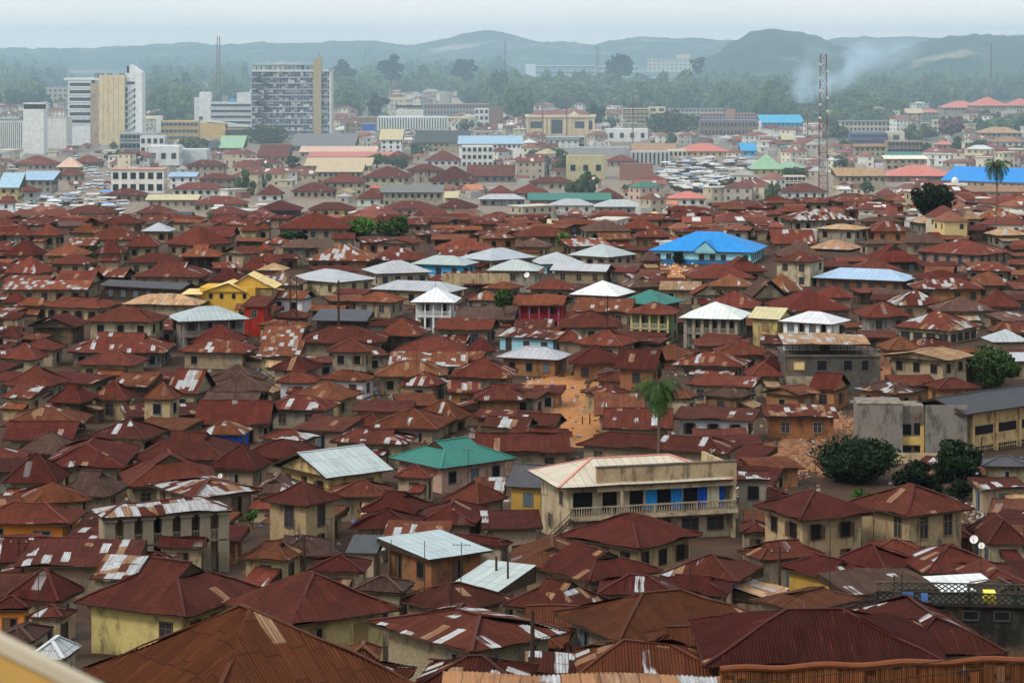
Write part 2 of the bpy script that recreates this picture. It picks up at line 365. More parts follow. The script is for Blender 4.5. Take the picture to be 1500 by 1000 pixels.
def roof_face(mb, p0, p1, q, prof, du, nv, amp, corr, seed, m=0):
    """a sloping sheet from eave p0-p1 towards point q; prof = [(u, top v)] along the eave"""
    p0, p1, q = Vector(p0), Vector(p1), Vector(q); e = (p1-p0); L = e.length; e.normalize()
    s = (q-p0); s = s-e*s.dot(e); s.normalize(); n = e.cross(s).normalized()
    if n.z < 0: n = -n
    us = set(a for a, _ in prof); k = max(1, int(math.ceil(L/du)))
    us |= set(L*i/k for i in range(k+1)); us = sorted(us)
    def vm(u, side):
        for (a, va), (b, vb) in zip(prof, prof[1:]):
            if a <= u <= b and b > a:
                if side and u == b: continue
                return va+(vb-va)*(u-a)/(b-a)
        return prof[-1][1]
    def P(u, v, top, bottom):
        o = 0.0
        p = p0+e*u+s*v
        if corr: o += 0.022*math.sin(2*PI*u/0.19)
        z = amp*noise.noise(Vector((p.x*0.28+seed, p.y*0.28, seed*1.7)))*1.6 if amp else 0
        if bottom and amp: p = p-s*(amp*0.9*noise.noise(Vector((p.x*1.3, p.y*1.3, seed)))+0.02)
        p = p+n*o; p.z += z
        return (p.x, p.y, p.z)
    off = seed*13.7
    for u0, u1 in zip(us, us[1:]):
        if u1-u0 < 1e-4: continue
        a, b = vm(u0, True), vm(u1, False)
        if a < 1e-3 and b < 1e-3: continue
        for j in range(nv):
            t0, t1 = j/nv, (j+1)/nv
            pts = [(u0, a*t0), (u1, b*t0), (u1, b*t1), (u0, a*t1)]
            if a < 1e-3: pts = [pts[0], pts[1], pts[2]]; 
            elif b < 1e-3: pts = [pts[0], pts[1], pts[3]]
            mb.face([P(u, v, False, j == 0 and v < 1e-3) for u, v in pts], m, [(u+off, v+off*0.37) for u, v in pts])

def solve(xl, xn, xr, ye, yr, hw, typ, start):
    d = march(xn, ye, hw, start); s = d/F
    best = None
    KS = (0.8, 1.0) if typ == 'M' else None
    for k in (0.35,0.42,0.5,0.6,0.7,0.8,0.9,1.0,1.1,1.2,1.35,1.5):
        th = 0.0
        if xl < xn < xr:
            a, b = (xn-xl)*s, (xr-xn)*s
            kk = k if a >= b*0.85 else k*1.6
            th = math.atan(b/(kk*a)); L = a/math.cos(th)
            D = b/math.sin(th)
        else:
            L = (xr-xl)*s; D = k*L; th = 0.0
        dc = d+L/2*math.sin(th)+D/2*math.cos(th)
        ze = -(ye-HZ)/F*d; zr = -(yr-HZ)/F*dc
        half = (L/2 if typ in ('Ga', 'Gk') else D/2 if typ == 'Gb' else D if typ == 'M' else min(L, D)/2)
        sl = (zr-ze)/half
        want = 0.16 if typ == 'M' else 0.38
        c = abs(sl-want)*(3 if typ == 'M' else 1.6)+abs(math.log(k/0.8))*0.3
        if best is None or c < best[0]: best = (c, th, L, D, zr-ze, half)
    c, th, L, D, rise, half = best
    lo, hi = (0.05, 0.4) if typ == 'M' else (0.2, 0.85)
    rise = min(max(rise, lo*half), hi*half)
    sx = 1
    if th > PI/4 and L > 0 and (xr-xn) > (xn-xl) > 0: th, L, D, sx = th-PI/2, D, L, -1    # the long front is the one on the right
    return d, th, L, D, rise, sx

def footprint(e, grow=0.0):
    th, L, D = e['th'], e['L']-1.0+grow, e['D']-1.0+grow; ux, uy = (math.cos(th), -math.sin(th)), (math.sin(th), math.cos(th))
    return [(e['cx']+ux[0]*a*L/2+uy[0]*b*D/2, e['cy']+ux[1]*a*L/2+uy[1]*b*D/2) for a, b in ((-1,-1),(1,-1),(1,1),(-1,1))]
def hit(A, B):
    for P in (A, B):
        for i in range(4):
            x, y = P[i][0]-P[i-1][0], P[i][1]-P[i-1][1]
            a = [-(y*p[0])+x*p[1] for p in A]; b = [-(y*p[0])+x*p[1] for p in B]
            if max(a) <= min(b) or max(b) <= min(a): return False
    return True
def locate(e):
    """centre of the house from its near eave corner"""
    s = e['s']; d = e['d']*s; e['L'] = e['L0']*s; e['D'] = e['D0']*s; e['rise'] = e['rise0']*s; L, D, th = e['L'], e['D'], e['th']
    ex = (e['xn']-CX)/F*d; ux, uy = (math.cos(th), -math.sin(th)), (math.sin(th), math.cos(th))
    sx = e['sx'] if e['xl'] < e['xn'] else -1
    if e['xn'] >= e['xr']: sx = 1
    e['cx'] = ex-ux[0]*sx*L/2+uy[0]*D/2; e['cy'] = d-ux[1]*sx*L/2+uy[1]*D/2
    e['ze'] = CAMZ-(e['ye']-HZ)/F*d

PATCH = [0.0, 0.008, 0.025, 0.05, 0.09, 0.14, 0.22, 0.33, 0.55, 1.0]
def build_roof(e, ty, mat, col, near, parent, seed, patch):
    L, D, h = e['L'], e['D'], e['rise']; d = e['d']
    z0 = 0.0; mb = MB(); cap = MB(); dark = MB()
    du, nv, corr = (0.0475, 3, True) if d < 150 else (0.9, 3, False) if d < 480 else (4.0, 1, False)
    old = mat is M_ZINC
    amp = (0.19 if old else 0.03) if d < 480 else 0.0
    A, B, C, E = (-L/2,-D/2,z0), (L/2,-D/2,z0), (L/2,D/2,z0), (-L/2,D/2,z0)
    swap = False
    if ty in ('H', 'D', 'P', 'G'):
        swap = D > L*1.02
    if ty in ('Ga', 'Gk'): swap = True
    def T(p):                                       # swapped houses are built turned a quarter
        return (-p[1], p[0], p[2]) if swap else p
    l, w = (D, L) if swap else (L, D)
    V = math.hypot(w/2, h)
    a0, b0, c0, e0 = (-l/2,-w/2,0), (l/2,-w/2,0), (l/2,w/2,0), (-l/2,w/2,0)
    def face(p, q, top, prof, k): roof_face(mb, T(p), T(q), T(top), prof, du, nv, amp, corr, seed+k)
    caps = []
    if ty in ('H', 'P', 'D'):
        r = l/2-w/2*0.96 if ty != 'P' else min(l/2-w/2*0.96, l*0.06)
        r = max(r, 0.15)
        V2 = math.hypot(l/2-r, h)
        if ty == 'D':
            f = 0.66; xb = l/2-(l/2-r)*f
            face(a0, b0, (0,0,h), [(0,0),(l/2-xb,V*f),(l/2-xb+1e-3,V),(l/2+xb-1e-3,V),(l/2+xb,V*f),(l,0)], 0)
            face(c0, e0, (0,0,h), [(0,0),(l/2-xb,V*f),(l/2-xb+1e-3,V),(l/2+xb-1e-3,V),(l/2+xb,V*f),(l,0)], 1)
            wb = w/2*(1-f)
            face(b0, c0, (r,0,h), [(0,0),(w/2-wb,V2*f),(w/2+wb,V2*f),(w,0)], 2); face(e0, a0, (-r,0,h), [(0,0),(w/2-wb,V2*f),(w/2+wb,V2*f),(w,0)], 3)
            for sx in (-1, 1):
                dark.face([T((sx*(xb-0.1),-wb,h*f)), T((sx*(xb-0.1),wb,h*f)), T((sx*(xb-0.1),0,h))])
                caps += [((sx*l/2,-w/2,0),(sx*xb,-wb,h*f)), ((sx*l/2,w/2,0),(sx*xb,wb,h*f))]
            caps.append(((-xb,0,h),(xb,0,h)))
        else:
            face(a0, b0, (0,0,h), [(0,0),(l/2-r,V),(l/2+r,V),(l,0)], 0); face(c0, e0, (0,0,h), [(0,0),(l/2-r,V),(l/2+r,V),(l,0)], 1)
            face(b0, c0, (r,0,h), [(0,0),(w/2,V2),(w,0)], 2); face(e0, a0, (-r,0,h), [(0,0),(w/2,V2),(w,0)], 3)
            caps = [((sx*l/2,sy*w/2,0),(sx*r,0,h)) for sx in (-1,1) for sy in (-1,1)]+[((-r,0,h),(r,0,h))]
    elif ty in ('Ga', 'Gb', 'Gk', 'G'):
        face(a0, b0, (0,0,h), [(0,V),(l,V)], 0); face(c0, e0, (0,0,h), [(0,V),(l,V)], 1)
        caps = [((-l/2,0,h),(l/2,0,h))]
        if near:
            for sx in (-1, 1):
                for sy in (-1, 1): dark.bar(T((sx*(l/2-0.04),sy*w/2,-0.12)), T((sx*(l/2-0.04),0,h-0.12)), 0.06, 0.18)
    else:                                           # mono pitch, high at the back
        V = math.hypot(D, h)
        roof_face(mb, A, B, (L/2, D/2, h), [(0,V),(L,V)], du, nv, amp, corr, seed)
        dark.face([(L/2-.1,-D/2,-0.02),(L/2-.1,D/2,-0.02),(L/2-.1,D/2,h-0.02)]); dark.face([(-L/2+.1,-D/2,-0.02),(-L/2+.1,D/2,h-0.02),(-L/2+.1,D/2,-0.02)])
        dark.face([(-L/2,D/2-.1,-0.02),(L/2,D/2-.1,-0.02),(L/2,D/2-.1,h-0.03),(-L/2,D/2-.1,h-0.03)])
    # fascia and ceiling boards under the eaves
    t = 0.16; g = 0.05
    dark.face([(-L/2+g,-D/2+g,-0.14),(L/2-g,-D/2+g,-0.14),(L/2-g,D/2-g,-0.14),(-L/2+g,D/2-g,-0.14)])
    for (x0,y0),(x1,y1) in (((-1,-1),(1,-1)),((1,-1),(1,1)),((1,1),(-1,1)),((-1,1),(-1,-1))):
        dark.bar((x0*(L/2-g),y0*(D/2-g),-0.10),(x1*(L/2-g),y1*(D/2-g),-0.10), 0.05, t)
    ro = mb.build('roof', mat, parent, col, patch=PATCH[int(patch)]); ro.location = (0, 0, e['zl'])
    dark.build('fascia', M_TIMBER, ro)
    if d < 420 and caps:
        for p, q in caps:
            p, q = Vector(T(p)), Vector(T(q)); n = max(1, int((q-p).length/1.6)); pr = None
            for i in range(n+1):
                c = p.lerp(q, i/n); z = amp*noise.noise(Vector((c.x*0.28+seed, c.y*0.28, seed*1.7)))*1.6 if amp else 0
                c = c+Vector((0,0,z+0.05))
                if pr is not None: cap.bar(pr, c, 0.24, 0.07)
                pr = c
        cc = tuple(min(1, x*(1.2 if not old else 0.9 if seed < 33 else 1.25)) for x in col)
        cap.build('ridge_cap', M_OBJ, ro, cc)
    return ro

def build_house(e):
    r = random.Random(e['seed']); typ, rc, wc, st = e['typ'], e['roof'], e['wall'], e['st']
    L, D, d = e['L'], e['D'], e['d']*e['s']; near = d < 330
    zb = min(gz(x, y) for x, y in footprint(e))-0.6
    zbase = gz(e['cx'], e['cy'])
    root = bpy.data.objects.new(e.get('name', 'house'), None); COL.objects.link(root)
    root.location = (e['cx'], e['cy'], zbase); root.rotation_euler = (0, 0, -e['th'])
    zl = e['ze']-zbase; e['zl'] = zl; hb = zb-zbase
    floors = max(1, int(st[0])); var = 'v' in st
    fh = 2.75 if floors > 1 else 2.9
    # walls
    oh = min(0.95, 0.12*min(L, D)); x0, y0 = L/2-oh, D/2-oh; rec = 1.7 if var else 0
    wm = M_BRICK if 'k' in st else (M_CLEAN if wc in CLEANW else M_WALL); wcol = jit(WALLC[wc], r)
    if wc in 'tmgnp' : wcol = jit(WALLC[wc], r, 0.25)
    w = MB(); zt = zl-0.15
    zu = zl-fh                                       # floor level of the top storey
    if var:
        w.box(-x0, x0, -y0+rec, y0, hb, zt)
        if floors > 1: w.box(-x0, x0, -y0, -y0+rec-0.003, zu-0.2, zu)
    else: w.box(-x0, x0, -y0, y0, hb, zt)
    h = e['rise']; k = (1-2*oh/ (L if typ in ('Ga','Gk') else D))
    if typ in ('Ga', 'Gk'):
        for sy in (-1, 1): w.face([(-x0, sy*y0, zt), (x0, sy*y0, zt), (0, sy*y0, zl+h*k-0.05)])
    elif typ in ('Gb', 'G'):
        for sx in (-1, 1): w.face([(sx*x0, -y0, zt), (sx*x0, y0, zt), (sx*x0, 0, zl+h*k-0.05)])
    w.build('wall', wm, root, wcol)
    e['wcol'] = wcol
    mat = M_ZINC if rc in 'rdov' else M_PAINT
    rcol = jit(ROOFC[rc], r, 0.28 if rc in 'rdov' else 0.06)
    if rc in 'rd' and not e['label']:
        t = r.random(); rcol = jit((0.105,0.058,0.042), r, 0.2) if t < 0.13 else jit((0.17,0.06,0.028), r, 0.2) if t < 0.24 else rcol
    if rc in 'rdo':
        f = min(1.0, max(0.44, 0.32+d/800)); rcol = tuple(x*f for x in rcol)  # foreground darkening painted into the colour: rust roofs dim towards the camera
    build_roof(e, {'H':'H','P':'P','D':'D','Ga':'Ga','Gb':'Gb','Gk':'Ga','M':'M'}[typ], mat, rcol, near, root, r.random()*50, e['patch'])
    # a lean-to added on in front or at the side
    if not var and not e['label'] and d < 620 and floors == 1 and e.get('name') is None and r.random() < 0.55:
        lw = L*r.uniform(0.35, 0.75); ld = r.uniform(2.2, 3.8); side = r.random() < 0.3; zt2 = zl-r.uniform(0.55, 0.9); drop = ld*r.uniform(0.16, 0.3)
        if side: sg_ = 1 if e['th'] > 0 else -1; q = dict(L=min(D*0.8, lw), D=ld, rise=drop, d=d, zl=zt2-drop); ox, oy, rz_ = sg_*(x0+ld/2), r.uniform(-.1, .1)*D, (PI/2 if sg_ > 0 else -PI/2)
        else: q = dict(L=lw, D=ld, rise=drop, d=d, zl=zt2-drop); ox, oy, rz_ = r.uniform(-.5, .5)*(L-lw)*0.9, -(y0+ld/2), 0
        lr = build_roof(q, 'M', M_ZINC, jit(r.choice([ROOFC['r'], ROOFC['d'], ROOFC['o'], ROOFC['v']]), r, 0.3), near, root, r.random()*50, r.choice([1,3,4,5,6])); lr.name = 'lean_to_roof'; lr.location = (ox, oy, q['zl']); lr.rotation_euler = (0, 0, rz_)
        lwm = MB(); lwm.box(-q['L']/2+.25, q['L']/2-.25, -ld/2+.35, ld/2-.01, hb, q['zl']-0.16); lo = lwm.build('lean_to_wall', M_WALL, root, jit(wcol, r, 0.2)); lo.location = (ox, oy, 0); lo.rotation_euler = (0, 0, rz_)
    # openings
    kinds = r.choice([['cross'],['open','open','plain'],['shut','plain'],['cross','open'],['plain'],['shut','open'],['tall' if floors > 1 and fh > 2.7 else 'cross','cross']])
    if 'W' in st: kinds = ['wide']
    if 'T' in st: kinds = ['tall']
    if 'S' in st: kinds = ['shut', 'plain']
    fc = r.choice(WCOL); 
    if wc == 'k': kinds = ['shut']
    faces = [(-1, 'x')]
    lim = 24 if near else 16 if d < 750 else 12
    if e['th'] > 0.03: faces.append((1, 'y'))
    elif e['th'] < -0.03: faces.append((-1, 'y'))
    else: faces += [(1, 'y'), (-1, 'y')] if near else ([(1, 'y')] if e['cx'] < 0 else [(-1, 'y')])
    if near: faces += [(1, 'x')]
    cnt = 0
    for sg, ax in faces:
        ln = 2*(x0 if ax == 'x' else y0)
        sp_ = 2.5 if 'n' in st else 3.2 if d > 800 else 2.9
        n = max(1, int(ln/sp_)); yo = y0 if ax == 'x' else x0
        ff = min(floors, int((zl-hb)/fh)+1)
        for f in range(ff):
            z = zl-fh*f-fh*0.52
            if z-0.7 < 0 and f > 0: break
            if z > zl-0.85: z = zl-0.85
            door_at = r.randrange(n) if (f == floors-1 and near) or (var and f == 0) else -1
            for i in range(n):
                if cnt >= lim: break
                if not var and r.random() < (0.1 if d < 800 else 0.02): continue
                c = -ln/2+ln*(i+0.5)/n+(r.uniform(-0.18, 0.18) if near else 0)
                yy = sg*(yo+0.0)
                if var and ax == 'x' and sg < 0: yy = -(y0-rec)
                if ax == 'x': X, Y, rz = c, yy, (0 if sg < 0 else PI)
                else:
                    if var: c = c if c > -ln/2+rec+0.6 else None
                    if c is None: continue
                    X, Y, rz = yy, c, (PI/2 if sg > 0 else -PI/2)
                if i == door_at: link('door', WM['door'], root, fc, (X, Y, zl-fh*f-fh+0.08), rz)
                else: put_window(root, r.choice(kinds), X, Y, z, rz, fc, near)
                cnt += 1
    if var:                                          # verandah: posts, rail, steps of balusters
        n = e.get('posts', max(3, int(2*x0/2.6)))
        pc = e.get('postcol', tuple(min(1, c*1.15) for c in wcol)); zr = zu if floors > 1 else hb+0.7
        for i in range(n+1):
            X = -x0+0.15+(2*x0-0.3)*i/n
            c = MB(); q = e.get('pw', 0.15); c.box(-q, q, -q, q, (zr if floors > 1 else hb), zt-0.02); c.box(-q*1.4, q*1.4, -q*1.4, q*1.4, zt-0.25, zt-0.04)
            if floors > 1: c.box(-q-0.02, q+0.02, -q-0.02, q+0.02, hb, zr-0.2)
            o = c.build('column', M_CLEAN, root, pc); o.location = (X, -y0+0.2, 0)
        if floors > 1:
            rl = MB(); rl.box(-x0, x0, -y0-0.02, -y0+0.07, zu+0.85, zu+0.95); rl.box(-x0, x0, -y0-0.02, -y0+0.07, zu+0.02, zu+0.12)
            m = int(2*x0/0.28)
            for i in range(m): X = -x0+2*x0*(i+0.5)/m; rl.box(X-0.045, X+0.045, -y0, -y0+0.05, zu+0.12, zu+0.85, 0, None, False)
            rl.build('railing', M_CLEAN, root, e.get('railcol', pc))
    e['obj'] = root
    return root
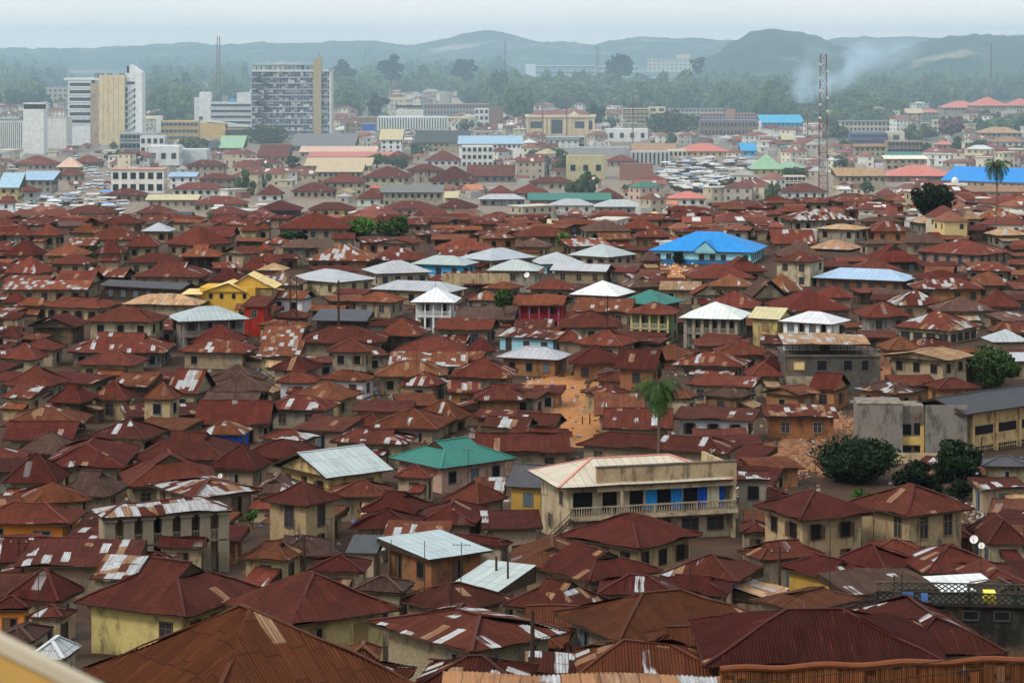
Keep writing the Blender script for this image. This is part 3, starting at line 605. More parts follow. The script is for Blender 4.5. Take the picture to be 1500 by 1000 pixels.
# ---------------------------------------------------------------- the hillside, house by house
# roof left end, near corner, right end, eave row, ridge row (photo pixels) ; roof form, roof finish, wall finish, storeys, renewed sheets
# then for the houses one would steer by: a short name and a full label
NEAR = """
150 - 207 328 313 H r t 1 1
205 - 253 339 326 H s t 1 0
98 - 150 341 327 H o t 1 3
126 - 200 351 328 H r c 1 3
180 - 232 361 342 H r t 1 1
232 292 336 360 330 P r t 1 1 | peaked roof house | house with a tall peaked rust roof at the misty valley edge
0 - 56 345 331 H r g 1 1
40 - 92 345 328 H r t 1 1
0 - 62 374 349 H d t 1 0
60 - 128 375 356 H r t 1 1
95 - 138 360 350 M o t 1 6
137 - 181 371 352 H d t 1 0
0 54 76 401 375 H r c 1 2
64 - 140 387 371 H r t 1 2
181 - 262 385 370 H d t 1 0
261 - 322 376 358 H o k 1v 2
320 356 385 372 361 Ga r t 2 1
292 - 345 347 331 H r t 1 1
350 - 380 338 322 H r t 1 0
346 - 400 396 377 H d t 1 1
189 - 304 406 383 D r t 1 2
120 - 192 406 392 H r k 1 5
75 - 142 417 396 H r t 1 2
0 - 75 413 405 M r t 1 3
0 - 128 424 413 M o t 1 6
304 - 358 411 393 H d t 1 0
134 - 288 424 412 Gb k k 1 0 | long slate grey shed | long low shed under a slate grey sheet roof
0 - 38 443 418 H d t 1 1
18 - 77 448 436 D o t 1 5
50 - 170 452 435 H r t 1 1
172 - 303 447 430 H v t 1 2 | faded tan roof house | wide house under a faded tan brown weathered roof
233 262 364 471 448 H s g 2v 0 | grey metal verandah house | house with a clean pale grey metal roof over a dark upper verandah
120 226 238 472 449 H r c 2S 0 | boarded window house | cream house with boarded yellow windows under a plain rust roof
36 - 122 479 460 Ga d k 1 1
0 - 30 494 468 H r p 1 0
0 - 32 467 459 M d t 1 1
276 - 357 502 476 P d t 1 0
257 - 375 517 497 H r t 1 4
26 - 90 513 495 P r t 1 0
0 - 62 527 503 P r c 1 1
97 - 243 516 487 D r g 1 4
106 198 209 535 514 H r y 1n 1
298 - 390 560 534 H r t 1 2
404 - 512 335 311 H d g 1 0 | great maroon roof | broad grey building under a great maroon hip roof above the hillside
375 - 398 336 325 H r t 1 0
408 - 468 363 350 P r g 2 0
382 - 430 357 348 H r t 1 4
372 - 402 367 356 H r t 1 1
376 - 412 385 370 H r t 1 1
444 - 552 382 357 H o n 1 6 | orange streaked roof | dark house under a wide rust roof with a band of orange sheets
536 - 625 381 361 H r t 1 3
545 - 620 357 347 Ga r p 1 0
485 - 520 350 341 H r t 1 1
634 - 723 367 349 H r t 1 1
636 - 690 378 367 M r t 1 3
668 720 788 382 363 H s t 1 0
598 - 702 389 374 H s a 1 0 | bright blue wall house | bright blue walled house under a pale metal hip roof
524 551 635 401 381 H s c 1n 0 | silver roof with six windows | cream house with a long silver hip roof and a row of windows
409 492 550 414 394 H s c 2 0 | long silver roof house | two storey cream house with a long silver hip roof and timber doors
537 - 685 428 411 H s t 1 0
600 - 675 443 421 P w w 2v 0 | white pyramid roof house | small white house with a white pyramid roof and four dark verandah bays
510 575 598 443 427 H o t 1 2
387 - 460 438 425 Gb o w 1 4 | little white gable house | little white walled house below the long silver roof
686 - 736 440 425 H r g 1 4
375 - 422 396 385 H v t 1 2
352 - 399 449 436 M r R 2 1 | red walled shop | bright red walled shop at the end of the grey metal verandah house
372 - 447 418 396 H r t 1 4
665 - 760 468 452 M d t 1 1
634 - 733 484 467 H r t 1 1
549 - 626 492 468 H r k 1 4
436 - 565 502 477 H r t 1 3
380 - 440 501 481 M o t 1 5
455 - 545 470 456 M k k 1 0
575 - 695 517 494 H r t 1 2
682 - 726 515 494 H d t 1 1
478 - 546 515 497 H r g 2n 1 | five window house | tall grey tan house with five dark windows in a row
391 - 470 543 521 P d t 1 3
375 - 440 522 503 M o t 1 6
547 - 655 551 528 H r t 1 2
568 - 685 537 520 M o t 1 7
663 - 712 528 517 M o t 1 5
380 - 435 482 470 D r t 1 2
655 - 760 554 524 P r t 1 4
463 535 553 558 541 H o w 2 4 | orange sheeted roof | white walled house under an orange brown striped roof
850 - 928 339 321 H r t 1 1
910 - 968 335 319 H r t 1 1
750 - 842 347 331 H r t 1 1
870 - 928 351 341 Ga r m 1 1
928 - 987 347 335 H r m 1 2
750 - 813 362 348 H r t 1 1
820 - 898 361 351 M o t 1 6
951 1105 1138 370 339 H B l 1n 0 | vivid blue school | long pale blue school under a vivid blue hip roof
832 891 937 377 357 H s c 2n 0 | tall cream silver roof block | tall cream block with a silver hip roof beside the laundry lines
774 - 860 387 369 H s l 1 0
805 888 904 398 386 Gb s t 1 0
712 789 798 397 380 H s g 2 0
935 - 972 382 366 P d n 1 0
834 905 936 434 411 H w t 1 0 | bright white hip roof | house with a bright white hip roof above the teal roof
903 968 1009 447 424 H T n 1 0 | small teal roof | small house under a teal green hip roof
770 - 850 424 409 H r t 1 1
751 825 840 448 431 Gb o R 2v 0 | red and blue house | red house with a blue upper verandah and brown gable roof
838 - 935 457 440 M o t 1 3
820 - 913 479 455 H r t 1 2
915 985 1006 461 442 H r G 2v 0 | yellow pillar balcony house | house with yellow pillars on its balcony and a green side wall
995 1086 1111 468 442 H w z 2v 0 | big white roof house | dark verandah house under a big ribbed white hip roof
1097 1142 1174 468 450 Gb b Y 2 0 | yellow arched window house | yellow house with arched windows beside the big white roof
1003 - 1110 408 385 H r t 1 1
1050 - 1128 398 376 H d t 1 1
1035 - 1110 420 402 H r t 1 2
1011 - 1063 432 416 H r t 1 1
1088 - 1160 437 408 H d t 1 1
1033 - 1125 451 425 H r t 1 3
906 - 975 421 404 H r m 1 3
965 - 1032 425 414 M v t 1 4
840 912 943 507 484 H r t 1 1
724 - 836 497 484 M r l 1 6
815 - 858 500 482 H r t 1 3
833 - 912 532 506 P d m 1 0 | first orange mud house | orange mud walled house with one door on the dirt clearing
900 962 982 541 512 H d m 1 0
945 - 1030 527 505 H r m 1 1
985 1088 1110 537 515 H r g 1 5
1046 - 1130 520 499 H r t 1 0
727 818 842 527 508 H s m 1 0 | chequered silver roof | mud walled house with a chequered silver and rust roof
1092 - 1150 552 530 H r t 1 0
750 - 815 482 471 M r t 1 4
1147 - 1260 323 306 H r g 1n 7 | silver patched ridge house | long ridge top house with a broad silver patch on its rust roof
1335 - 1404 327 313 H v g 1 6
1404 - 1440 321 305 H v g 1 3
1437 - 1500 320 303 H o g 1 6
1272 - 1334 339 321 H r m 1 2
1197 1255 1284 337 328 H v g 2 2
1131 - 1196 357 336 Gb r t 1 5
1325 - 1394 356 342 H d t 1 0
1184 1246 1273 366 351 H v g 2v 3
1450 - 1512 345 332 H v g 1 4
1350 1435 1498 374 352 H r p 2 2 | peeling pink wall house | large two storey house with peeling pink and cream walls
1270 - 1355 384 358 H d k 1 0
1133 1190 1222 384 368 H r c 2 1
1140 - 1208 375 354 H r t 1 1
1195 - 1357 412 393 H L n 1n 0 | pale blue roof house | brown walled house under a wide pale blue roof
1247 - 1325 397 380 P r n 1 1
1110 1150 1188 428 394 H r t 1 2
1345 - 1425 410 395 H d t 1 0
1340 - 1445 423 407 H r m 1 6
1420 - 1490 418 397 H d t 1 2
1130 - 1255 456 423 H d t 1 1
1195 - 1254 436 418 H r t 1 3
1308 - 1386 447 424 P r t 1 6 | striped silver pyramid roof | house with a pyramid roof striped silver and rust
1371 - 1460 456 436 H r t 1 2
1430 - 1510 451 424 H r t 1 1
1144 1220 1256 475 456 H w w 2v 0 | white hall | white two storey hall with black verandah openings and white roof
1258 - 1342 465 441 H r g 2 0
1316 1395 1456 485 455 H r c 1nW 6 | striped eave house | cream house with wide windows and white stripes along its eave
1450 - 1505 488 471 H r t 1 2
1448 - 1512 501 482 H s t 1 0
1290 - 1357 513 492 P d n 1 0
1303 1384 1440 529 512 Ga v t 2 3 | tan gable house | tan two storey house whose low gable faces the black stained block
1465 - 1512 529 518 M s t 1 0
1110 - 1152 541 518 H d t 1 0
0 - 90 566 537 H r t 1 1
0 - 58 583 567 M r y 1 5
65 - 135 590 553 H d k 1 0
130 - 194 586 554 H r y 2 1 | first twin wall house | tan two storey house, one of two joined by a dark gap
202 - 264 585 553 H r y 2 1
160 - 228 566 550 M o k 1 6
240 287 311 577 541 Gb r t 1 6
306 - 392 573 548 H d t 1 1
291 - 385 594 573 H d y 1 0
0 - 118 624 592 H r t 1 4
123 - 236 643 613 H r t 1 3
3 - 108 644 616 H d t 1 1
15 - 112 665 632 H r t 1 1
283 - 395 622 586 H d t 1 1
288 - 367 637 616 H o b 1 5 | deep blue walled house | small house with a deep blue wall between rust roofs
183 - 351 676 632 H r t 1 0
55 - 180 684 645 H d t 1 2
0 - 90 707 662 H d t 1 0
150 185 322 714 662 D r t 1 0 | great hipped roof | very large plain rust roof with a small dark gablet
0 45 128 740 706 H o y 1 2 | orange rust hip roof | house with a bright orange rust hip roof and four dark windows
72 - 178 727 690 H r t 1 2
195 285 378 729 704 H r t 1 8 | white sheeted roof | low roof mostly of new white sheets behind the colonnade house
120 150 333 760 733 H r t 2v 8 | silver colonnade house | house with a long silver roof over a row of square pillars
300 - 395 689 652 H d t 1 0
-50 - 112 768 737 H r O 1W 1 | orange painted house | bright orange painted house at the picture's edge
402 - 468 561 543 H r w 1 0
418 500 530 586 557 H r y 2 0
380 478 495 601 579 H r g 2 3 | big three window house | big grey tan house with three upper windows and a stained side wall
583 640 660 566 544 H r y 2 6
655 - 704 575 558 H r m 1 4
694 - 770 586 564 H r m 1 2
375 440 468 646 629 H r t 1 8
535 640 667 629 598 H o t 1 2 | ochre flecked roof | house with an ochre flecked orange brown hip roof
600 668 694 616 584 H o y 2 3
518 - 565 624 605 P r t 1 6
480 - 610 651 628 H r t 1 6
685 - 840 662 634 H r t 1 1
705 - 790 628 610 H r t 1 4
345 - 472 673 641 H d t 1 0
383 478 573 700 657 Gk s Y 1 0 | yellow gabled hall | pale yellow hall with a long grey metal gable roof
563 645 757 686 643 D T p 2 0 | teal roofed house | large pinkish house under a teal green roof with blue curtains
368 - 435 722 697 H r t 1 5
375 450 500 741 706 H r y 2nT 2 | tall window house | tan house with tall dark windows and a beige patch on its roof
479 - 573 727 704 P r t 1 2
522 - 632 752 718 H d t 1 2
510 - 620 775 744 H d t 1 0
607 - 712 768 736 H d t 1 0
646 700 745 738 705 H r t 1 1
689 - 742 730 704 M o k 1 7
850 895 935 580 564 H r y 1 6 | mud house on clearing | tan house with a patched sloping roof beside the dirt clearing
870 - 950 608 582 M r y 1 2
882 - 995 629 598 H r G 1 3
965 1010 1030 585 568 H r c 1 2
1005 - 1122 567 552 M r t 1 2
1028 1080 1112 583 567 H r n 1 3
985 1104 1125 616 604 M r w 2 3 | white plastered long house | long house with a whitish plastered wall and dark square windows
845 - 1095 664 636 H r t 1 2
750 - 832 625 605 H r t 1 2
740 - 843 662 627 H r t 1 2
738 805 838 715 680 Gb k A 2 0 | ochre house with slate roof | ochre walled house under a ribbed slate grey roof
1077 1128 1132 703 691 M r g 2 6
1118 1170 1210 580 565 Ga r m 1 2
1185 1225 1255 572 546 Gb d m 1 2
1120 - 1230 611 596 M r m 1 6 | red mud long house | long red mud house with a half silver roof above the rubble
1258 1310 1362 577 559 H r m 1 7
1360 - 1440 570 553 H r m 1 1
1440 - 1515 683 668 H k t 1k 0
1427 - 1512 716 703 M r t 1 5
1113 1170 1290 762 719 H d y 2n 0 | first red hip house | large ochre house under a deep red hip roof below the dark trees
1258 1330 1442 757 709 H r y 2nT 0 | second red hip house | large tan house with many tall windows under a red hip roof
20 - 200 829 800 M r t 1 5
175 - 252 824 808 H d t 1 1
0 85 110 882 831 H d t 1 1
128 - 205 848 822 M o t 1 8
88 270 375 904 820 D r Y 1n 0 | big rust gablet roof | big plain rust roof with dark gablet over pale yellow walls
-20 - 40 893 875 H d O 1 0
35 - 103 905 886 H r t 1 7
-10 - 62 938 913 H r t 1 1
40 - 105 965 935 H s t 1 0
305 426 583 917 840 H r Y 1n 0 | dark red hip roof | wide dark red hip roof over yellow plastered walls with windows
545 628 722 819 792 M s m 1k 1 | silver roofed brick house | raw orange brick house under a silver flat sloping roof
558 - 662 790 770 M o t 1 6
643 - 752 800 785 H d t 1 1
505 - 560 810 790 M k t 1 0
345 420 445 821 792 H r y 1 3
448 - 540 838 813 H d t 1 0
647 720 787 873 834 M s t 1 0 | tilted silver roof | low house under a plain silver roof beside two dark poles
515 - 605 868 845 H r t 1 3
575 655 752 897 853 H r t 1 5 | two silver stripes roof | rust roof with two bright pairs of silver sheets
527 690 838 955 895 H r t 1k 5 | diagonal patch roof | nearby rust hip roof with diagonal rows of pale sheets
600 - 790 1012 960 H r t 1 5
505 - 555 967 943 H d t 1 0
815 935 1040 805 750 H d y 1n 1 | maroon pyramid roof | maroon hip roof over a curved tan wall with small windows
750 - 870 832 792 H d t 1 1
760 862 978 853 800 H d t 1 1
875 - 1000 872 843 H d t 1 2
955 - 1085 872 842 H d t 1 1
968 1080 1130 853 813 H r t 1 5
735 835 905 902 850 H r t 1 6
812 905 1145 940 866 H o t 1 0 | orange rust long roof | long smooth orange rust roof with a black notch at its ridge
690 - 845 948 912 H o g 1 0
770 - 850 925 888 H o t 1 3
950 - 1080 947 918 H o t 1 0
845 - 1060 988 940 H o t 1 4
770 - 868 985 966 M r t 1 7
1030 - 1392 974 892 H d t 1 0 | large ribbed roof | large dark red ribbed hip roof above the rusty sheet fence
1270 - 1482 964 888 H r t 1 3 | ribbed roof with pale strip | ribbed red hip roof with one long pale sheet strip
1105 1180 1285 896 867 H r t 1 0
1150 1225 1300 850 816 H d A 1 3
1215 1300 1358 839 798 P d t 1 0
1280 - 1350 808 790 H r t 1 0
1325 - 1478 839 797 H r t 1 4
1437 - 1512 796 757 H r t 1 1
1085 - 1215 820 794 H r t 1 1
1210 - 1385 871 845 M r t 1 3
1360 - 1475 868 849 M w t 1 6 | white sheeted shed | shed roof of bright white sheets behind the black lattice parapet
1420 - 1515 860 827 H r t 1 3
1440 - 1525 878 852 H d t 1 0
60 300 600 1062 890 P o t 1 0 | nearest pyramid roof | nearest corrugated rust pyramid roof with rolled hip ridges
330 - 600 1040 960 H o t 1 1
575 - 640 700 682 H r t 1 1
230 - 300 800 785 H d t 1 1
690 - 745 850 836 H r t 1 3
1085 - 1130 780 764 H r t 1 1
"""
# ---------------------------------------------------------------- the hazy town in the valley: the same columns, every one with its own label
FAR = """
80 147 172 313 300 H r c 2 0 | large cream walled house under a faded rust hip roof by the market street
195 - 253 312 300 H r c 2 0 | cream house with arched windows right behind the pale grey roof
232 275 283 327 310 Gb k g 1 0 | plain grey gable shed with blank side wall at the valley foot
17 - 81 241 228 H r c 1 0 | long rust roof beside the white slab tower
81 - 118 245 230 H N Y 2 0 | yellow house with a pale peach roof near the market street
104 - 148 238 226 H r g 1 0 | low house with a red hip roof beside the yellow house
-5 - 28 275 251 M L Y 3 0 | pale yellow three storey house cut by the picture edge
27 - 78 264 252 M L g 2 0 | long grey house under a light blue sheet roof
10 - 55 281 270 H r w 2 0 | white two storey house with a rust hip roof by the market
-5 - 21 297 283 H r w 2 0 | white house at the picture edge below the light blue roofs
80 - 120 257 246 H r c 1 0 | cream house with brown hip roof above the blue awning
150 - 212 286 276 H d t 1 0 | maroon roof just below the white block of eight windows
270 - 330 243 234 H r c 2 0 | long cream house with a brown red roof by grey workshops
245 - 288 259 253 M L w 2 0 | white building with pale blue roof beside the white block
250 - 325 277 267 H r w 1 0 | low white walled house with a long maroon roof
289 - 345 262 254 H r g 2 0 | arcaded grey house under a brown roof
212 - 290 293 286 M b c 1 0 | long cream flat roofed terrace below the white block
280 - 360 299 287 H r c 1 0 | long maroon hip roof in front of the white block
304 - 320 217 200 M k z 1 0 | small slate grey roof next to the green shed roof
318 - 356 217 200 M e z 1 0 | dull green sheet roof beside the big tree below the grid tower
424 - 520 214 197 M z t 1 0 | large olive grey warehouse roof below the grid office tower
437 - 552 223 215 M N c 1 0 | long peach warehouse roof below the olive roof
450 - 580 230 223 M P c 1 0 | long faded red warehouse roof with skylights
445 - 545 243 232 M b Y 1 0 | long pale yellow warehouse roof beside the round tree
461 - 532 252 240 M b c 2n 0 | cream arcade building with a row of small windows
375 - 422 230 213 M r Y 1 0 | red warehouse roof over a yellow wall
555 - 590 205 190 M b w 3 0 | stepped white house between the blue wall and grey roof
607 - 687 209 191 Gb k c 2 0 | grey hip roofed hall with a pink lower wall
670 - 766 211 200 M L w 3n 0 | long white building with a light blue roof and small square windows
622 - 675 235 220 H r w 1 0 | russet hip roof beside the white blue roofed building
560 - 605 233 221 H r c 1 0 | russet roof behind the pair of dark green trees
528 595 605 260 243 H r c 2 0 | cream walled house with maroon roof below the green trees
595 - 650 250 240 H r c 2 0 | narrow cream house with maroon roof beside the green trees
628 - 700 265 243 H d c 1 0 | large maroon hip roof in the middle of the town
683 - 755 258 243 M r g 1 0 | brown sheet roof beside the large maroon roof
470 - 535 267 253 H r c 2 0 | maroon roofed cream house in front of the arcade
425 - 490 280 267 H r c 1n 0 | cream terrace with a maroon hip roof and seven windows
375 - 414 285 270 H r w 1 0 | maroon roof with small white walls beside the cream terrace
520 - 570 291 275 H r w 1 0 | maroon roof beside the bright red tin hut
711 - 755 285 271 H r g 1 0 | maroon hip roof next to the teal market roof
540 - 556 276 270 H P t 1 0 | tiny bright red tin roof among maroon roofs
558 - 650 282 272 M z c 2n 0 | long two storey cream gallery house under a grey roof
650 - 672 290 281 M b Y 2 0 | narrow yellow fronted house joined to the cream gallery house
889 - 934 236 227 H r t 1 0 | maroon hip roof above the brown block
773 - 897 293 284 M T g 1 0 | very long low teal green sheet roof
980 - 1038 291 280 H P w 1 0 | bright orange hip roof above the silver sheds
930 - 992 327 310 H Y c 1 0 | straw yellow hip roof at the foot of the valley
773 - 875 333 321 Gb b t 1 0 | broad beige roof at the foot of the valley
750 - 804 283 269 H r c 1 0 | maroon roof with pale hip lines beside the teal roof
867 - 915 290 275 H r c 1 0 | maroon roof above the far end of the teal roof
775 - 842 268 259 H r c 1 0 | long maroon roof below the olive block
993 - 1071 222 210 H P Y 1 0 | cheerful orange red roof over a long yellow wall
926 - 993 222 211 M v c 1 0 | long brown roof leading to the orange red roof
1100 - 1150 248 223 P e Y 1 0 | pointed pale green tent shaped roof by the market
1135 - 1182 246 236 H e c 1 0 | lower pale green roof joined to the tent shaped roof
1390 1500 1560 268 245 Gb B c 1 0 | huge vivid blue warehouse roof behind the tall palm
1115 - 1180 180 169 M a a 1 0 | turquoise blue warehouse roof over a green wall
1281 - 1355 229 223 M T c 1 0 | dull green roof over a cream terrace
1295 - 1360 233 228 M q c 2 0 | cream annex with dark windows before the green roof
1300 - 1402 258 242 H P n 1 0 | large dusty pink roof over a dark brown block
1225 - 1300 258 247 M v c 2n 0 | crowded cream terrace beside the lattice mast
1147 - 1215 281 268 H r w 1 0 | maroon roof with a white gallery beside the mast
1214 - 1285 294 283 H r w 1 1 | low maroon roof with one silver sheet beside the mast
1285 - 1316 286 275 H r t 1 0 | brown roof on a square house near the dark round tree
1417 - 1510 281 273 M v c 1n 0 | long cream wall below the huge blue roof
1327 - 1353 166 159 Gb b c 3 0 | cream gabled house among trees beside the pink roofs
1250 - 1300 215 211 M v c 3n 0 | cream four storey block beside the brown shell
1350 - 1380 165 159 H P c 1 0 | small coral roof before the pink roofed flats
1381 - 1440 158 148 H P c 3n 0 | first cream block of flats with a coral pink roof
1425 - 1478 155 142 H P c 4n 0 | tallest coral roofed block of cream flats
1477 - 1520 155 144 H P c 3n 0 | coral roofed cream flats cut by the picture edge
1435 - 1500 195 186 H v c 2 0 | grey brown hip roofed house below the pink flats
1455 - 1505 208 200 H v w 2 0 | white two storey house with grey roof below the pink flats
1370 - 1400 212 207 H P c 1 0 | low salmon roof beside a small green tree
800 - 850 205 199 M z w 2 0 | white balconied house below the arch fronted cream office
1085 - 1110 221 210 M a a 1 0 | small turquoise terrace on the grass bank
1145 - 1165 205 196 M b c 2 0 | small cream block near the turquoise roof
700 - 770 292 284 H s g 1 0 | silver grey sheds in the middle of the valley
805 - 870 301 291 H s w 1 0 | long silver shed roof below the teal roof
870 - 945 303 292 H s g 1 0 | second long silver shed, beside the orange hip roof
640 - 700 304 292 H d c 1 0 | maroon roof beside silver sheds
560 - 640 306 294 H r c 1 0 | maroon roof over cream walls next to the silver sheds
450 - 520 307 296 H r Y 2 0 | yellow walled house with maroon roof above the twin green trees
375 - 440 308 293 H d k 2v 0 | dark two storey house with galleries near the great maroon roof
1050 - 1130 305 292 H r c 1 0 | low maroon roof between orange roof and mast
1130 - 1200 303 291 H r c 1 0 | maroon roof at the foot of the lattice mast
700 - 760 322 310 H r g 1 0 | maroon roof just behind the hill edge
1000 - 1060 315 303 H r c 1 0 | maroon roof beyond the straw yellow roof
300 - 360 313 302 H r c 1 0 | maroon roof next to the dark galleried house
"""
# ---------------------------------------------------------------- ground, hills
def grid_mesh(name, ds, xs, zf, mat, smooth=True):
    v = []; f = []
    for d in ds:
        for x in xs:
            X = x*max(d, 60); v.append((X, d, zf(X, d)))
    n = len(xs)
    for i in range(len(ds)-1):
        for j in range(n-1): f.append((i*n+j, i*n+j+1, (i+1)*n+j+1, (i+1)*n+j))
    me = bpy.data.meshes.new(name); me.from_pydata(v, [], f); me.materials.append(mat); me.polygons.foreach_set('use_smooth', [smooth]*len(f)); me.update()
    o = bpy.data.objects.new(name, me); COL.objects.link(o); tag(o, kind='structure'); return o
ds = [-60, -20, 20]+[40+6*i for i in range(110)]+[700+15*i for i in range(60)]+[1600+60*i for i in range(60)]+[5200+250*i for i in range(20)]+[11000, 15000, 22000, 40000]
xs = [(-1.6+0.04*i) for i in range(33)]+[-0.3+0.012*i for i in range(50)]+[0.3+0.05*i for i in range(27)]
def tz(x, y):
    z = gz(x, y) if y > 0 else gz(x, 60)+0.0
    if y > 120: z += 0.35*noise.noise(Vector((x*0.03, y*0.03, 0)))
    if y > 2000: z += min(14, (y-2000)/260)*noise.noise(Vector((x*0.0016, y*0.0016, 3)))
    return z
grid_mesh('ground', ds, xs, tz, M_GROUND)
def hill_mat(name, c1, c2, c3, sc):
    m, t, b = new_mat(name); g = G(t); geo = g.n('ShaderNodeNewGeometry'); P = geo.outputs['Position']
    n1 = g.noise(P, sc, 6, 0.7); n2 = g.noise(P, sc*4.0, 5, 0.7)
    c = g.mix(g.ramp(n2, 0.4, 0.62), c1, c2); c = g.mix(g.m('MULTIPLY', g.ramp(n1, 0.54, 0.62), g.ramp(n2, 0.48, 0.60)), c, c3)
    g.put(b.inputs['Base Color'], c); b.inputs['Roughness'].default_value = 0.95; return m
HM = hill_mat('wooded_hillside', (0.02, 0.038, 0.018), (0.045, 0.065, 0.025), (0.33, 0.27, 0.19), 0.0022)
def ridge(name, sky, y0, y1, dd, seed, amp):
    """a wooded ridge whose crest runs at distance dd; sky = (column, row) of its crest"""
    xs = [-0.27+0.0018*i for i in range(300)]; k = len(xs); rows = 22; v = []; f = []
    def crest(px):
        if px <= sky[0][0]: py = sky[0][1]
        elif px >= sky[-1][0]: py = sky[-1][1]
        else:
            for (a, ya), (b, yb) in zip(sky, sky[1:]):
                if a <= px <= b: t = (px-a)/(b-a); t = t*t*(3-2*t); py = ya+(yb-ya)*t; break
        return CAMZ+(HZ-py)/F*dd
    for i in range(rows):
        t = i/(rows-1)*1.25
        d = y0+(dd-y0)*min(t, 1)+(y1-dd)*max(0, t-1)*4
        for x in xs:
            X = x*d; cz = crest(CX+F*x); base = gz(X, y0)-4
            q = math.sin(min(t, 1)*PI/2)**1.3 if t <= 1 else max(0, 1-(t-1)*3)
            z = base+(cz-base)*q
            z += amp*noise.fractal(Vector((X*0.004, d*0.004, seed)), 1.0, 2.0, 5)*(0.3+q)
            if 0.4 < t <= 1.06: z += abs(noise.noise(Vector((X*0.05, d*0.03, seed))))*(9 if dd > 5000 else 7)+6*noise.noise(Vector((X*0.015, d*0.01, seed)))
            v.append((X, d, z))
    for i in range(rows-1):
        for j in range(k-1): f.append((i*k+j, i*k+j+1, (i+1)*k+j+1, (i+1)*k+j))
    me = bpy.data.meshes.new(name); me.from_pydata(v, [], f); me.materials.append(HM); me.update()
    o = bpy.data.objects.new(name, me); COL.objects.link(o); return tag(o, kind='structure')
ridge('hills', [(-150,76),(0,74),(100,73),(200,70),(300,67),(345,65),(430,65),(500,64),(600,67),(640,62),(690,53),(715,50),(745,54),(800,62),(870,66),(905,59),(950,57),(1010,57),(1060,60),(1200,60),(1330,58),(1400,56),(1500,55),(1650,60)], 6200, 9600, 8200, 1.0, 13)
ridge('hills', [(-150,92),(0,90),(200,86),(330,88),(470,84),(560,78),(640,82),(760,76),(860,84),(960,78),(1050,74),(1200,82),(1500,84),(1650,84)], 4300, 6000, 5400, 5.0, 8)
ridge('hills', [(-150,125),(800,125),(960,112),(1010,104),(1045,82),(1075,62),(1100,53),(1125,49),(1160,51),(1195,58),(1230,72),(1265,84),(1290,86),(1330,68),(1370,55),(1410,50),(1460,53),(1510,60),(1600,66)], 2900, 4300, 3700, 9.0, 7)

# ---------------------------------------------------------------- plants
def leaves(mb, c, rx, ry, rz, n, size, r):
    for _ in range(n):
        while True:
            p = Vector((r.uniform(-1,1), r.uniform(-1,1), r.uniform(-1,1)))
            if 0.25 < p.length < 1: break
        p = p.normalized()*(0.62+0.38*r.random()**0.6)*(1 if p.z > -0.3 else 0.85)
        P = Vector((c[0]+p.x*rx, c[1]+p.y*ry, c[2]+p.z*rz))
        a = Vector((r.gauss(0,1), r.gauss(0,1), r.gauss(0,0.6))).normalized(); b = a.cross(Vector((r.gauss(0,1), r.gauss(0,1), r.gauss(0,1)))).normalized()
        s = size*r.uniform(0.6, 1.3)
        mb.face([P-a*s, P-b*s*0.55, P+a*s, P+b*s*0.55])
def tree(name, x, d, zb, h, w, mat, label, group=None, clumps=22, per=150, leaf=0.35, flat=0.75, seed=1, trunk=0.35, shape='round'):
    r = random.Random(seed); root = bpy.data.objects.new(name, None); COL.objects.link(root); root.location = (x, d, zb)
    tr = MB(); cr = MB(); th = h*trunk; rr = max(0.12, w*0.028)
    tr.tube((0,0,-1), (0.03*w*r.uniform(-1,1),0,th), rr*1.5, rr, 8)
    ch = h-th*0.8; cz = th*0.8+ch/2
    for i in range(clumps):
        while True:
            p = Vector((r.uniform(-1,1), r.uniform(-1,1), r.uniform(-1,1)))
            if p.length < 1: break
        if shape == 'cone': f = 0.35+0.65*(0.5-p.z*0.5)
        elif shape == 'umbrella': f = 0.55+0.45*max(0, p.z+0.3); 
        else: f = 1.0
        cs = r.uniform(0.16, 0.30)
        c = Vector((p.x*w/2*(1-cs)*f, p.y*w/2*(1-cs)*f, cz+p.z*ch/2*(1-cs*0.7)))
        leaves(cr, c, cs*w*0.62, cs*w*0.62, cs*w*0.62*flat, per, leaf, r)
        if i % 2 == 0: tr.tube((0,0,th*r.uniform(0.7,1)), tuple(c), rr*0.6, rr*0.15, 5)
    tr.build('trunk', M_BARK, root); cr.build('crown', mat, root)
    return tag(root, label, 'tree', group)
def tree_px(name, px0, px1, yt, yb, d, mat, label, zbase=None, **k):
    s = d/F; x = ((px0+px1)/2-CX)*s; w = (px1-px0)*s*1.18; zt = CAMZ-(yt-HZ)*s; zc = CAMZ-(yb-HZ)*s; g0 = gz(x, d)
    h = zt-g0; return tree(name, x, d, g0, h, w, mat, label, trunk=max(0.08, min(0.8, (zc-g0)/h*1.0)), **k)
